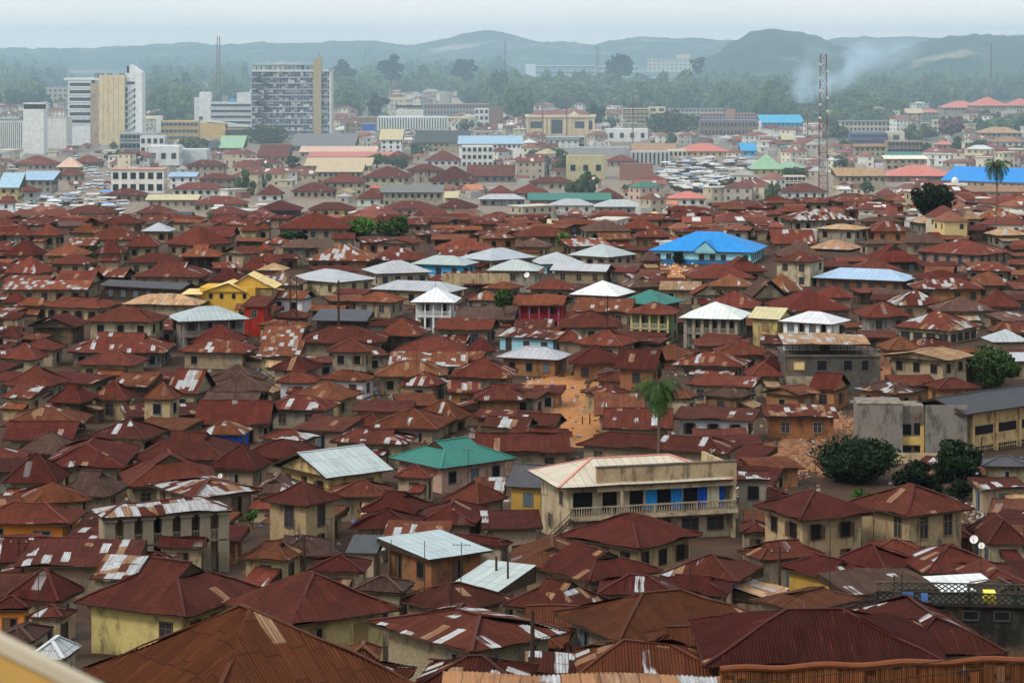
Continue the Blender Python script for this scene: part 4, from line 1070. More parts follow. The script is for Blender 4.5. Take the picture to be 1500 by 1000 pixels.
def palm(px, yt, yb, d, spread, label, seed, nf=24):
    r = random.Random(seed); s = d/F; x = (px-CX)*s; g0 = gz(x, d); top = CAMZ-(yt-HZ)*s
    root = bpy.data.objects.new('coconut_palm', None); COL.objects.link(root); root.location = (x, d, g0)
    H = top-g0; tr = MB(); pts = [Vector((0.5*math.sin(t*2.2)*0.8, 0, H*t)) for t in [i/10 for i in range(11)]]
    for a, b in zip(pts, pts[1:]): tr.tube(a, b, 0.22 if a.z < 1 else 0.17, 0.155, 8, cap=False)
    tr.build('trunk', M_BARK, root); hd = pts[-1]
    for i in range(nf):
        m = MB(); az = i*2.399+r.uniform(-.2,.2); el = r.uniform(0.1, 1.25) if i < nf*0.65 else r.uniform(-0.9, 0.1); L = spread*r.uniform(0.8, 1.05)
        dirv = Vector((math.cos(az), math.sin(az), 0)); side = Vector((-math.sin(az), math.cos(az), 0)); n = 9; P = [hd.copy()]; e = el
        for k in range(n): P.append(P[-1]+(dirv*math.cos(e)+Vector((0,0,math.sin(e))))*L/n); e -= 0.20+0.07*r.random()
        for k in range(1, n):
            t = k/n; w = L*0.30*math.sin(PI*min(1, t*0.85+0.12))**0.7
            for sg in (-1, 1):
                for q in (0.0, 0.5):
                    a = P[k].lerp(P[k+1], q); fw = (P[k+1]-P[k]).normalized()*w*0.45; tip = a+side*sg*w*0.75+fw-Vector((0,0,w*(0.35+0.3*r.random()))); bb = (P[k+1]-P[k])*0.42
                    m.face([a, a+bb, tip])
            m.bar(P[k-1], P[k], 0.05, 0.04)
        m.build('frond', M_LEAFB if el < 0.0 else M_LEAF, root)
    return tag(root, label, 'palm tree')

# ---------------------------------------------------------------- a site measured in photo columns and rows at one distance
class Site:
    def __init__(s, name, px, yb, d, label, cat, group=None, rz=0.0):
        s.s = d/F; s.px, s.yb, s.d = px, yb, d
        s.root = bpy.data.objects.new(name, None); COL.objects.link(s.root)
        s.root.location = ((px-CX)*s.s, d, CAMZ-(yb-HZ)*s.s); s.root.rotation_euler = (0, 0, rz)
        tag(s.root, label, cat, group); s.gz = gz((px-CX)*s.s, d)-(CAMZ-(yb-HZ)*s.s)-1.5
    def X(s, px): return (px-s.px)*s.s
    def Z(s, py): return (s.yb-py)*s.s
    def box(s, name, x0, x1, yt, yb, y0, y1, mat, col=None, parent=None):
        m = MB(); m.box(s.X(x0), s.X(x1), y0, y1, s.Z(yb) if yb is not None else min(0, s.gz), s.Z(yt)); return m.build(name, mat, parent or s.root, col)
def wall_window(st, x0, x1, yt, yb, y, mat=None, fcol=(0.3,0.3,0.3), parent=None):
    """framed opening on a wall facing the viewer"""
    m = MB(); a, b, z0, z1 = st.X(x0), st.X(x1), st.Z(yb), st.Z(yt); t = min(0.12, (b-a)*0.12)
    m.box(a-t, a, y-0.08, y, z0-t, z1+t); m.box(b, b+t, y-0.08, y, z0-t, z1+t); m.box(a, b, y-0.08, y, z1, z1+t); m.box(a, b, y-0.11, y, z0-t, z0)
    o = m.build('window', M_FRAME, parent or st.root, fcol); p = MB(); p.box(a, b, y-0.02, y, z0, z1); p.build('pane', mat or M_GLASS, o); return o
PROTB = []
def fblock(name, label, cat, xl, xr, yt, yb, depth, wall, floors, cols, style='win', roof=None, start=850, group=None, d=None, clean=True, side=0, wcol=(0.25,0.27,0.3), over=0.0):
    PROTB.append((xl, xr, yt-3, yb-2)); d = d or march((xl+xr)/2, yb, 0, start); st = Site(name, xl, yb, d, label, cat, group, 0)
    m = M_CLEAN if clean else M_WALL
    st.box('wall', xl, xr, yt, None, 0, depth, m, wall)
    fp = (yb-yt)/floors; cp = (xr-xl)/cols
    if style == 'win':
        for f in range(floors):
            for c in range(cols):
                x = xl+cp*(c+0.5); y = yt+fp*(f+0.5); me = WM['wide' if cp > fp*1.1 else 'plain']; o = link('window', me[2], st.root, wcol, (st.X(x), -0.02, st.Z(y)), 0)
                o.scale = (min(cp*0.55*st.s/me[3], 2.2), 1, min(fp*0.5*st.s/me[4], 2.2))
        if depth > 6:
            sx = 0 if xl > CX else 1
            for f in range(floors):
                for c in range(max(2, int(depth/4))):
                    me = WM['plain']; o = link('window', me[2], st.root, wcol, (st.X(xl if sx == 0 else xr)+(-0.02 if sx == 0 else 0.02), depth*(c+0.5)/max(2, int(depth/4)), st.Z(yt+fp*(f+0.5))), -PI/2 if sx == 0 else PI/2); o.scale = (1, 1, min(fp*0.5*st.s/me[4], 2.2))
    elif style == 'band':
        for f in range(floors):
            y = yt+fp*(f+0.55); st.box('window_band', xl+0.4, xr-0.4, y-fp*0.24, y+fp*0.2, -0.05, 0.0, M_GLASS); st.box('sill', xl, xr, y+fp*0.22, y+fp*0.32, -0.35, 0.0, m, wall)
    elif style == 'fin':
        st.box('glazing', xl+0.5, xr-0.5, yt+2, yb-1.5, -0.05, 0.0, M_GLASS)
        for c in range(cols+1): x = xl+cp*c; st.box('fin', x-cp*0.28, x+cp*0.28, yt+1, yb, -0.5, -0.05, m, wall)
    elif style == 'gal':                            # open galleries: slabs, rails and posts
        for f in range(floors):
            y = yt+fp*f; st.box('opening', xl+0.3, xr-0.3, y+fp*0.18, y+fp*0.85, -0.06, 0.0, M_DARK)
            st.box('slab', xl, xr, y+fp*0.9, y+fp*1.02, -1.5, 0.0, m, wall); st.box('rail', xl, xr, y+fp*0.58, y+fp*0.7, -1.5, -1.42, m, wall)
        for c in range(cols+1): x = xl+cp*c; st.box('post', x-0.3, x+0.3, yt, yb, -1.52, -1.2, m, wall)
    if roof:
        o = over; rb = MB(); rb.box(st.X(xl)-o, st.X(xr)+o, -o, depth+o, st.Z(yt), st.Z(yt)+0.5); rb.build('roof', M_CLEAN, st.root, roof)
    return st

# ---------------------------------------------------------------- the grid-fronted office tower
d = march(425, 205, 0, 900); T = Site('office_tower', 368, 205, d, 'tall grey office tower with a gridded glass front and a tan stair shaft', 'office tower')
dep = 17.0
T.box('wall', 368.5, 484.5, 104, None, 0.4, dep, M_CLEAN, (0.30, 0.31, 0.30))
rg = random.Random(4); nf, nc = 11, 26; fp = (200-105)/nf; cp = (484-369)/nc
for f in range(nf):
    m = MB(); y0 = 105+fp*f
    for c in range(nc):
        for q in range(2):
            t = rg.random(); col = (0.05,0.07,0.10) if t < 0.45 else (0.10,0.15,0.20) if t < 0.8 else (0.35,0.36,0.35) if t < 0.93 else (0.6,0.6,0.58)
            m.box(T.X(369+cp*c)+0.1, T.X(369+cp*(c+1))-0.1, 0.28-0.03*q, 0.4, T.Z(y0+fp*(0.5+0.45*q)), T.Z(y0+fp*(0.08+0.42*q)), 0, col)
    m.build('glazing', M_VCOL, T.root)
for f in range(nf+1): T.box('floor_slab', 368, 485, 105+fp*f-0.9, 105+fp*f+0.7, -0.35, 0.4, M_CLEAN, (0.40,0.42,0.42))
for c in range(nc+1): T.box('mullion', 369+cp*c-0.3, 369+cp*c+0.3, 105, 200, -0.05, 0.4, M_CLEAN, (0.38,0.39,0.39))
T.box('stair_shaft', 459, 471, 84, None, -1.6, 6, M_CLEAN, (0.40,0.33,0.19)); T.box('corner_pier', 482.5, 485.5, 103, None, -0.5, dep+.4, M_CLEAN, (0.60,0.60,0.56))
T.box('parapet', 368, 486, 102.5, 105.2, -0.5, dep+0.6, M_CLEAN, (0.60,0.60,0.58))
for i, x in enumerate(range(370, 456, 7)): T.box('roof_unit', x, x+4.5, 96+rg.random()*2, 103, 2+rg.random()*3, 7+rg.random()*3, M_CLEAN, rg.choice([(0.5,0.5,0.5),(0.15,0.16,0.17),(0.35,0.34,0.3)]))
T.box('roof_frame', 370, 458, 95.4, 96.4, 2, 9, M_TIMBER)
m = MB()
for f in range(nf-1): y = 107+fp*f; a, b = (372, 397) if f % 2 else (397, 372); m.bar((T.X(a),-0.7,T.Z(y)), (T.X(b),-0.7,T.Z(y+fp)), 0.8, 0.5)
m.build('fire_stair', M_TIMBER, T.root); m = MB(); m.tube((T.X(468),2,T.Z(84)), (T.X(468),2,T.Z(76)), 0.15, 0.05, 5); m.build('antenna', M_TIMBER, T.root)
# ---------------------------------------------------------------- the white and sand coloured tower
d = march(150, 213, 0, 900); T = Site('office_tower', 97, 212, d, 'white office tower with a tall blank sand coloured slab and zigzag stairs', 'office tower'); wt = (0.72,0.74,0.73)
T.box('wall', 99, 133, 116, None, 2, 16, M_CLEAN, wt)
for k in range(6): T.box('window_band', 101, 132.6, 121.5+10.8*k, 126.5+10.8*k, 1.9, 2.0, M_GLASS); T.box('sill', 99, 133, 127+10.8*k, 128.6+10.8*k, 1.5, 2.0, M_CLEAN, wt)
T.box('ground_storey', 103, 132.9, 185, None, 1.0, 1.9, M_CLEAN, wt); T.box('side_slab', 132, 146, 122, None, 0.6, 14, M_WALL, (0.42,0.34,0.23)); T.box('main_slab', 145, 182.5, 110.5, None, 0, 15, M_CLEAN, (0.66,0.53,0.31))
for k in range(4): T.box('joint', 151.6+7.3*k, 151.9+7.3*k, 112, 206, -0.04, 0, M_TIMBER)
T.box('roof_slab', 93, 165, 114.5, 117.5, 1.5, 16.5, M_CLEAN, wt); T.box('stair_wall', 182, 207, 119, None, 3, 16, M_CLEAN, wt)
m = MB(); P = [(183,107),(190,95),(206.5,106.5),(206.5,119.5),(183,119.5)]
fr = [(T.X(a), 3.2, T.Z(b)) for a, b in P]; bk = [(x, 15, z) for x, y, z in fr]; m.face(fr); m.face(bk[::-1])
for i in range(5): m.face([fr[i], bk[i], bk[(i+1) % 5], fr[(i+1) % 5]])
m.build('slanted_crown', M_CLEAN, T.root, wt); T.box('side_pier', 197.5, 207.3, 106, None, 2.2, 16.2, M_CLEAN, (0.76,0.77,0.76)); T.box('crown_slot', 184.5, 188, 97, 107, 3.0, 3.15, M_DARK)
for k in range(7):
    T.box('stair_opening', 182.6, 185.8, 128+9.2*k, 134+9.2*k, 2.9, 3.0, M_DARK); m = MB(); m.bar((T.X(186),2.4,T.Z(136+9.2*k)), (T.X(196.5),2.4,T.Z(128.5+9.2*k)), 1.1, 0.7); m.build('stair_flight', M_CLEAN, T.root, (0.62,0.63,0.62)); T.box('stair_opening', 195, 197, 130+9.2*k, 134+9.2*k, 2.9, 3.0, M_DARK)
T.box('top_window', 184, 196.5, 119.8, 124, 2.9, 3.0, M_GLASS)
for x in (136, 143, 155, 173): T.box('roof_unit', x, x+6, 107.5, 110.6 if x > 144 else 114.5, 4, 9, M_CLEAN, (0.2,0.21,0.22))
# ---------------------------------------------------------------- other large buildings of the far town
fb = fblock
st = fb('tower_block', 'narrow windowless white slab tower with a louvred crown', 'tower', 34, 64, 160, 226, 12, (0.70,0.71,0.68), 1, 1, 'none')
for k in range(9): st.box('louvre', 34.5+3.3*k, 35.8+3.3*k, 152.5, 160, 0.5, 11, M_TIMBER)
st.box('cap', 33.5, 64.5, 151, 153, 0, 12, M_CLEAN, (0.6,0.6,0.57))
fb('assembly_hall', 'white hall with close set vertical fins beside the slab tower', 'building', -30, 33, 177, 219, 25, (0.68,0.68,0.64), 1, 22, 'fin', (0.12,0.15,0.09))
fb('assembly_hall', 'blank off white hall between slab tower and sand coloured tower', 'building', 64.5, 97, 174, 218, 20, (0.66,0.65,0.60), 1, 1, 'none', (0.35,0.33,0.28))
fb('building', 'small beige building among trees behind the slab tower', 'building', 63, 99, 129, 151, 12, (0.45,0.36,0.24), 3, 5, 'win')
fb('annex_building', 'low grey green glazed annex at the foot of the sand coloured tower', 'building', 176, 230, 195, 223, 14, (0.32,0.36,0.34), 2, 9, 'gal')
fb('building', 'plain white flat roofed building beside the tower with zigzag stairs', 'building', 205, 241, 200, 226, 12, (0.66,0.66,0.62), 2, 4, 'win', (0.5,0.5,0.46))
fb('workshop', 'broad white flat roofed workshop with stained blank walls', 'workshop', 217, 262, 214, 243, 16, (0.66,0.67,0.65), 1, 3, 'win')
fb('workshop', 'long pale blue grey workshop next to the stained white one', 'workshop', 263, 303, 219, 240, 16, (0.52,0.56,0.56), 1, 5, 'none')
st = fb('office_building', 'three storey office building with ochre bands and dark windows', 'building', 236, 290, 177, 207, 12, (0.60,0.42,0.17), 3, 9, 'band')
for k in range(10): st.box('pier', 236+6*k-0.4, 236+6*k+0.4, 177, 207, -0.4, 0, M_CLEAN, (0.5,0.4,0.25))
st.box('white_pillar', 229, 236, 170, 207, -1, 8, M_CLEAN, (0.72,0.72,0.68))
st = fb('office_building', 'ochre building with a long sloping roof below the grid tower', 'building', 290, 330, 180, 204, 14, (0.62,0.44,0.18), 1, 1, 'none')
st.box('wing', 322, 370, 188, 204, 1, 12, M_CLEAN, (0.60,0.46,0.24)); st.box('window_band', 324, 369, 190, 198, 0.9, 1.0, M_GLASS)
m = MB(); m.face([(st.X(300),-0.6,st.Z(177.5)),(st.X(372),0,st.Z(188)),(st.X(372),14,st.Z(186)),(st.X(300),14,st.Z(176))]); m.build('roof', M_OBJ, st.root, (0.40,0.37,0.33))
st = fb('tower_block', 'pair of blank white slabs left and taller than the ribbed white building'.replace('left and taller than', 'rising beside'), 'tower', 292, 308.5, 135, 176, 9, (0.68,0.69,0.66), 1, 1, 'none', d=1750)
st.box('side_slab', 284, 292, 143, None, 1.5, 9, M_CLEAN, (0.62,0.62,0.6)); st.box('opening', 291.5, 297, 171, 175.5, -0.05, 0, M_DARK)
st = fb('office_building', 'white building ribbed by long horizontal sunshades beside the grid tower', 'building', 309, 368, 150, 192, 18, (0.60,0.62,0.62), 5, 6, 'band', d=1740); st.box('roof_house', 346, 366, 136, 150, 3, 12, M_CLEAN, (0.62,0.62,0.6)); st.box('water_tank', 325, 333, 140, 149, 2, 7, M_CLEAN, (0.25,0.27,0.28)); st.box('water_tank', 336, 344, 145, 150, 2, 7, M_OBJ, (0.1,0.3,0.5))
fb('apartment_block', 'white three storey block with eight small square windows', 'apartment block', 163, 240, 249, 283, 11, (0.72,0.70,0.62), 2, 6, 'win', (0.55,0.30,0.22), over=0.5, wcol=(0.06,0.07,0.08))
fb('office_building', 'white building with a row of slim dark slot windows', 'building', 554, 655, 171, 191, 16, (0.70,0.71,0.68), 1, 26, 'fin')
fb('office_building', 'stepped white upper block above the row of slot windows', 'building', 580, 620, 161, 172, 10, (0.66,0.65,0.58), 1, 1, 'none', d=1800).box('roof_rail', 580, 619, 154.5, 158, 0, 0.3, M_TIMBER)
fb('school_building', 'long grey purple building under a thin coral red roof', 'building', 621, 715, 153, 169, 12, (0.34,0.29,0.27), 2, 20, 'win', (0.55,0.22,0.14), over=0.8)
fb('office_building', 'small white tower with nine dark windows beside a brown wall', 'building', 695, 716, 159, 187, 9, (0.70,0.68,0.62), 3, 3, 'win'); fb('building', 'plain brown block joined to the small nine windowed tower', 'building', 716.5, 737, 157, 187, 10, (0.22,0.13,0.09), 1, 1, 'none')
fb('school_building', 'bright royal blue wall among roofs near the slot windowed building', 'building', 528, 549, 182, 194, 9, (0.03,0.09,0.42), 1, 1, 'none', (0.3,0.3,0.3))
fb('office_building', 'low brown building with orange piers behind the royal blue wall', 'building', 522, 556, 171, 182, 10, (0.38,0.24,0.13), 1, 9, 'fin')
fb('campus_building', 'long hilltop building with pale blue sunshades over dark galleries', 'building', 785, 871, 96, 119, 14, (0.55,0.58,0.60), 3, 18, 'gal'); fb('campus_building', 'blank white end block of the long hilltop building', 'building', 770, 784.5, 94, 118, 14, (0.72,0.74,0.74), 1, 1, 'none')
fb('campus_building', 'second white hilltop building, balconied and beside the cream hotel', 'building', 876, 936, 97, 121, 14, (0.66,0.68,0.66), 3, 9, 'gal', (0.5,0.5,0.5)); fb('campus_building', 'little white and brick red block squeezed beside the cream hotel', 'building', 936.5, 948, 100, 110, 10, (0.55,0.40,0.36), 2, 3, 'win')
st = fb('hotel', 'cream hilltop hotel with close rows of windows and rooftop boxes', 'hotel', 949, 1033, 87, 109, 16, (0.66,0.55,0.36), 4, 13, 'win', (0.6,0.5,0.34), over=1.0, wcol=(0.3,0.25,0.18)); st.box('roof_house', 991, 1011, 80, 86, 3, 10, M_CLEAN, (0.66,0.56,0.38))
fb('campus_building', 'long low white terrace in front of the cream hotel', 'building', 950, 1024, 113, 121, 9, (0.68,0.66,0.60), 1, 16, 'gal', (0.28,0.25,0.24))
fb('campus_building', 'faint greenish flat building far behind the white campus', 'building', 752, 795, 84, 94, 10, (0.40,0.38,0.30), 2, 8, 'win')
fb('apartment_block', 'cream block of flats with stacked balconies and a blank yellow end', 'apartment block', 912, 950, 159, 182, 11, (0.60,0.47,0.27), 4, 6, 'gal'); fb('apartment_block', 'blank yellow end wall with four windows beside stacked balconies', 'apartment block', 950.5, 975, 157, 181, 11, (0.68,0.56,0.32), 3, 2, 'win')
fb('school_building', 'pale green long building above the tree clump', 'building', 980, 1060, 160, 170, 11, (0.46,0.46,0.36), 2, 14, 'win', (0.3,0.27,0.25), over=0.7)
fb('office_building', 'reddish brown stepped building behind the dark unfinished shell', 'building', 1026, 1108, 166, 177, 12, (0.34,0.19,0.14), 2, 18, 'win').box('stair_tower', 1064, 1077, 160, 178, -1, 6, M_CLEAN, (0.42,0.20,0.15))
st = fb('unfinished_building', 'dark brown unfinished shell with square black holes', 'building', 1026, 1113, 177, 200, 14, (0.22,0.165,0.13), 2, 16, 'win', (0.16,0.2,0.35), clean=False, wcol=(0.2,0.15,0.12)); st.box('white_corner', 1111, 1115.5, 177, 200, -0.3, 12, M_CLEAN, (0.7,0.7,0.68)); st.box('canopy', 1015, 1065, 199.5, 202, -4, 0, M_OBJ, (0.08,0.25,0.6)); st.box('annex', 1020, 1065, 202, 211, -3, 0, M_CLEAN, (0.62,0.5,0.3))
st = fb('civic_building', 'cream civic building with arched bays, red roof and white central gable', 'building', 771, 871, 171, 199, 14, (0.62,0.47,0.27), 1, 1, 'none'); 
for a, b in ((777,794),(842,856)): wall_window(st, a, b, 178, 188, 0, M_GLASS, (0.6,0.5,0.35))
st.box('window_bay', 808, 824, 176, 196, -0.05, 0, M_GLASS); st.box('window_bay', 862, 869, 177, 190, -0.05, 0, M_GLASS)
for x in (771, 797, 803, 826, 834, 859, 868): st.box('pier', x, x+3, 171, 199, -0.8, 0, M_CLEAN, (0.68,0.53,0.32))
st.box('cornice', 769, 873, 168.5, 172, -1.2, 14, M_CLEAN, (0.72,0.60,0.38)); m = MB(); x0, x1 = st.X(776), st.X(866); m.face([(x0,0,st.Z(169)),(x1,0,st.Z(169)),(x1-4,7,st.Z(162)),(x0+4,7,st.Z(162))]); m.face([(x0,14,st.Z(169)),(x0+4,7,st.Z(162)),(x1-4,7,st.Z(162)),(x1,14,st.Z(169))]); m.face([(x0,0,st.Z(169)),(x0+4,7,st.Z(162)),(x0,14,st.Z(169))]); m.face([(x1,0,st.Z(169)),(x1,14,st.Z(169)),(x1-4,7,st.Z(162))]); m.build('roof', M_OBJ, st.root, (0.20,0.07,0.05))
m = MB(); m.face([(st.X(833),-0.9,st.Z(169)),(st.X(849),-0.9,st.Z(169)),(st.X(841),-0.9,st.Z(163))]); m.face([(st.X(833),3,st.Z(169)),(st.X(841),3,st.Z(163)),(st.X(849),3,st.Z(169))]); m.face([(st.X(833),-0.9,st.Z(169)),(st.X(841),-0.9,st.Z(163)),(st.X(841),3,st.Z(163)),(st.X(833),3,st.Z(169))]); m.face([(st.X(849),-0.9,st.Z(169)),(st.X(849),3,st.Z(169)),(st.X(841),3,st.Z(163)),(st.X(841),-0.9,st.Z(163))]); m.build('gable', M_CLEAN, st.root, (0.74,0.66,0.5))
fb('apartment_block', 'grey balconied block in front of the cream civic building', 'apartment block', 800, 856, 200, 219, 10, (0.50,0.50,0.48), 2, 7, 'gal'); fb('office_building', 'plain white building with two long windows beside trees', 'building', 888, 949, 189, 208, 12, (0.70,0.70,0.66), 1, 4, 'win')
fb('office_building', 'olive yellow block with three plain windows mid town', 'building', 830, 886, 230, 262, 12, (0.48,0.43,0.24), 1, 3, 'win', (0.4,0.36,0.2)); fb('warehouse', 'long grey sheet roofed store behind the olive yellow block', 'warehouse', 822, 924, 216, 228, 14, (0.36,0.36,0.35), 1, 1, 'none')
fb('workshop', 'blank red brown brick workshop between the olive block and coral roofs', 'workshop', 909, 957, 242, 264, 12, (0.27,0.13,0.09), 1, 1, 'none', (0.2,0.1,0.07)); fb('office_building', 'grey building with tall dark bays between white piers', 'building', 925, 980, 222, 243, 12, (0.42,0.42,0.40), 1, 9, 'fin'); fb('office_building', 'cream gable end with two rows of windows beside tall dark bays', 'building', 980, 1006, 220, 241, 12, (0.62,0.56,0.42), 2, 4, 'win')
fb('school_building', 'long grey roofed cream school behind the purple building', 'building', 1232, 1304, 178, 193, 12, (0.52,0.48,0.36), 2, 12, 'win', (0.24,0.25,0.25), over=1.0)
fb('office_building', 'purple blue banded building with a pale arched end', 'building', 1246, 1300, 195, 211, 11, (0.12,0.12,0.24), 2, 1, 'band'); fb('office_building', 'pale end block with one arched dark window', 'building', 1300.5, 1325, 193, 210, 11, (0.58,0.52,0.38), 1, 1, 'win')
fb('unfinished_building', 'brown unfinished shell with thin concrete posts beside the purple building', 'building', 1300, 1352, 207, 227, 12, (0.32,0.25,0.18), 2, 9, 'gal', clean=False)
fb('apartment_block', 'narrow cream tower of balconies beside a rusty brown tree', 'apartment block', 1368, 1383, 176, 200, 9, (0.60,0.56,0.42), 3, 3, 'win')
fb('apartment_block', 'white stepped blocks beside blue white roof by the market street', 'apartment block', 676, 722, 214, 246, 12, (0.62,0.62,0.56), 3, 6, 'win'); fb('apartment_block', 'cream gallery building with washing behind the market sheds', 'apartment block', 1150, 1180, 258, 278, 9, (0.58,0.52,0.40), 2, 5, 'gal')
fb('compound_wall', 'thin white curved wall among the hill trees', 'wall', 1096, 1130, 112, 114.5, 1, (0.72,0.72,0.7), 1, 1, 'none')
# masts
def mast(name, px, yt, yb, w, d, label, bands=True, n=9):
    s = d/F; x = (px-CX)*s; g = gz(x, d); H = CAMZ-(yt-HZ)*s-g; root = bpy.data.objects.new(name, None); COL.objects.link(root); root.location = (x, d, g); W0 = w*s
    for k in range(n):
        m = MB(); z0, z1 = H*k/n, H*(k+1)/n; a0, a1 = W0*(1.25-0.45*k/n)/2, W0*(1.25-0.45*(k+1)/n)/2; c0 = [(-1,-1),(1,-1),(1,1),(-1,1)]
        for (px_, py_) in c0: m.bar((px_*a0,py_*a0,z0),(px_*a1,py_*a1,z1), 0.13 if d < 1000 else 0.34)
        q = 2
        for j in range(q):
            t0, t1 = j/q, (j+1)/q; b0, b1 = a0+(a1-a0)*t0, a0+(a1-a0)*t1; y0, y1 = z0+(z1-z0)*t0, z0+(z1-z0)*t1
            for i in range(4):
                u, v = c0[i], c0[(i+1) % 4]; m.bar((u[0]*b0,u[1]*b0,y0),(v[0]*b1,v[1]*b1,y1), 0.06); m.bar((v[0]*b0,v[1]*b0,y0),(u[0]*b1,u[1]*b1,y1), 0.06); m.bar((u[0]*b1,u[1]*b1,y1),(v[0]*b1,v[1]*b1,y1), 0.09)
        m.build('tower_section', M_OBJ, root, ((0.17,0.05,0.04) if k % 2 == 0 else (0.17,0.16,0.16)) if bands else (0.10,0.10,0.11))
    if d < 1000:
        for k in range(9):
            m = MB(); z = H*(0.62+0.04*k); sx = 1 if k % 2 else -1; m.tube((sx*W0*0.5,-W0*0.55,z),(sx*W0*0.5,-W0*0.8,z), 0.5, 0.45, 10); m.build('dish', M_CLEAN, root, (0.6,0.6,0.58))
    return tag(root, label, 'radio mast')
mast('radio_mast', 1206, 80, 320, 11, 840, 'tall red and white lattice radio mast rising over the town', True, 11)
mast('radio_mast', 320, 54, 140, 4.5, 1900, 'distant lattice mast with many dishes behind the white slabs')
mast('radio_mast', 875, 68, 140, 3.5, 2300, 'thin mast between the two white hilltop buildings', True)
for px, yt, yb, lab in ((740,60,105,'faint thin mast on the far ridge'),(1452,62,78,'faint mast on the far ridge above the pink roofs'),(1183,150,164,'short pole by the smoke source'),(795,148,215,'red and white pole standing before the cream civic building'),(830,120,155,'pale pole in the grass below the campus'),(927,120,205,'pale lamp pole beside the balcony flats')):
    mast('radio_pole', px, yt, yb, 1.3, 2100 if yb < 110 else 1500, lab, True, 4)
# ---------------------------------------------------------------- houses of the hillside
def parse(txt, start, base):
    out = []
    for k, line in enumerate(l for l in txt.strip().splitlines() if l.strip()):
        p = [q.strip() for q in line.split('|')]; a = p[0].split()
        xl, xr, ye, yr = float(a[0]), float(a[2]), float(a[3]), float(a[4]); r = random.Random(base+k)
        xn = xl if a[1] == '-' else float(a[1])
        rot = None
        if a[1] == '-' and r.random() < 0.75 and start < 500:      # seen nearly square on: a few degrees off it
            f = r.uniform(0.05, 0.22); xn = xl+(xr-xl)*(1-f) if xl < CX or r.random() < 0.35 else xl+(xr-xl)*f
        e = dict(xl=xl, xn=xn, xr=xr, ye=ye, yr=yr, typ=a[5], roof=a[6], wall=a[7], st=a[8], patch=float(a[9]), seed=base+k, short=None, label=None)
        if e['typ'] == 'H' and e['roof'] in 'rdo' and len(p) < 2: t = r.random(); e['typ'] = 'D' if t < 0.28 else 'Gb' if t < 0.42 and start < 500 else 'H'
        if len(p) > 1: e['short'] = p[1] if len(p) > 2 else None; e['label'] = p[-1]
        if e['st'] == '1' and start < 500 and r.random() < 0.12 and (xr-xl) > 75: e['st'] = '2'
        hw = (5.6 if e['st'][0] == '2' else 3.1) if e['st'][0] in '12' else 8.4
        if start > 500: hw = 2.9*int(e['st'][0])+0.2
        d, th, L, D, rise, sx = solve(xl, xn, xr, ye, yr, hw, e['typ'], start)
        if sx < 0: e['typ'] = {'Ga':'Gb','Gk':'Gb','Gb':'Ga'}.get(e['typ'], e['typ'])
        e.update(sx=sx, d=d, th=th, L0=L, D0=D, rise0=rise, s=1.0); locate(e); out.append(e)
    return out
H = parse(NEAR, 60, 100)
H.sort(key=lambda e: e['cy'])
for _ in range(14):                                   # neighbours that would run through each other: the farther one stands farther back
    n = 0
    for i, e in enumerate(H):
        A = footprint(e, -0.6)
        for q in H[:i]:
            if abs(q['cx']-e['cx'])+abs(q['cy']-e['cy']) > 45: continue
            if hit(A, footprint(q, -0.6)):
                f = e if e['d']*e['s'] >= q['d']*q['s'] else q
                if f['s'] < 1.14: f['s'] += 0.012; locate(f); n += 1; A = footprint(e, -0.6)
    for i, e in enumerate(H):                         # and whatever the photograph shows behind stands behind
        for q in H:
            if q is e or q['ye'] <= e['ye']+2: continue
            w = min(e['xr'], q['xr'])-max(e['xl'], q['xl']); h = min(e['ye'], q['ye'])-max(e['yr'], q['yr'])
            if w > 4 and h > 1 and e['cy'] < q['cy']+1 and e['s'] < 1.3: e['s'] += 0.02; locate(e); n += 1
    if not n: break
FH = parse(FAR, 790, 3000)
H1 = [e for e in H if e['short'] == 'big white roof house']
for e in H1: e['posts'] = 6; e['pw'] = 0.28; e['postcol'] = (0.30,0.25,0.19)
for e in H:
    if e['short'] == 'silver colonnade house': e['posts'] = 6; e['pw'] = 0.5; e['postcol'] = (0.24,0.20,0.14)
    if e['short'] == 'white pyramid roof house': e['posts'] = 4
    if e['short'] == 'yellow pillar balcony house': e['postcol'] = (0.72,0.58,0.22); e['posts'] = 4; e['railcol'] = (0.5,0.42,0.3)
    if e['short'] == 'red and blue house': e['postcol'] = (0.35,0.10,0.22); e['posts'] = 4; e['railcol'] = (0.30,0.02,0.03)
    if e['short'] == 'white hall': e['posts'] = 4; e['pw'] = 0.35; e['postcol'] = (0.72,0.73,0.70)
for e in H:
    build_house(e)
e = [q for q in H if q['short'] == 'vivid blue school'][0]; L, D = e['L'], e['D']; zl = e['zl']; xc = -L/2+0.545*L; hw_ = 19*e['d']/F; m = MB(); q0, q1, gh = -D/2-0.9, -D/2+D*0.32, 2.5
m.face([(xc-hw_,q0,zl+.05),(xc,q0,zl+gh),(xc,q1,zl+gh),(xc-hw_,q0+0.6,zl+.3)], 0, [(0,0),(0,3),(5,3),(5,0)]); m.face([(xc+hw_,q0,zl+.05),(xc+hw_,q0+0.6,zl+.3),(xc,q1,zl+gh),(xc,q0,zl+gh)], 0, [(0,0),(5,0),(5,3),(0,3)]); m.build('porch_roof', M_PAINT, e['obj'], ROOFC['B'])
m = MB(); m.face([(xc-hw_+.5,q0+.25,zl+.05),(xc+hw_-.5,q0+.25,zl+.05),(xc,q0+.25,zl+gh-.25)]); m.box(xc-hw_+.6, xc+hw_-.6, q0+.3, -D/2+.9, zl-0.3, zl+.04); m.build('pediment', M_CLEAN, e['obj'], (0.25,0.52,0.58))
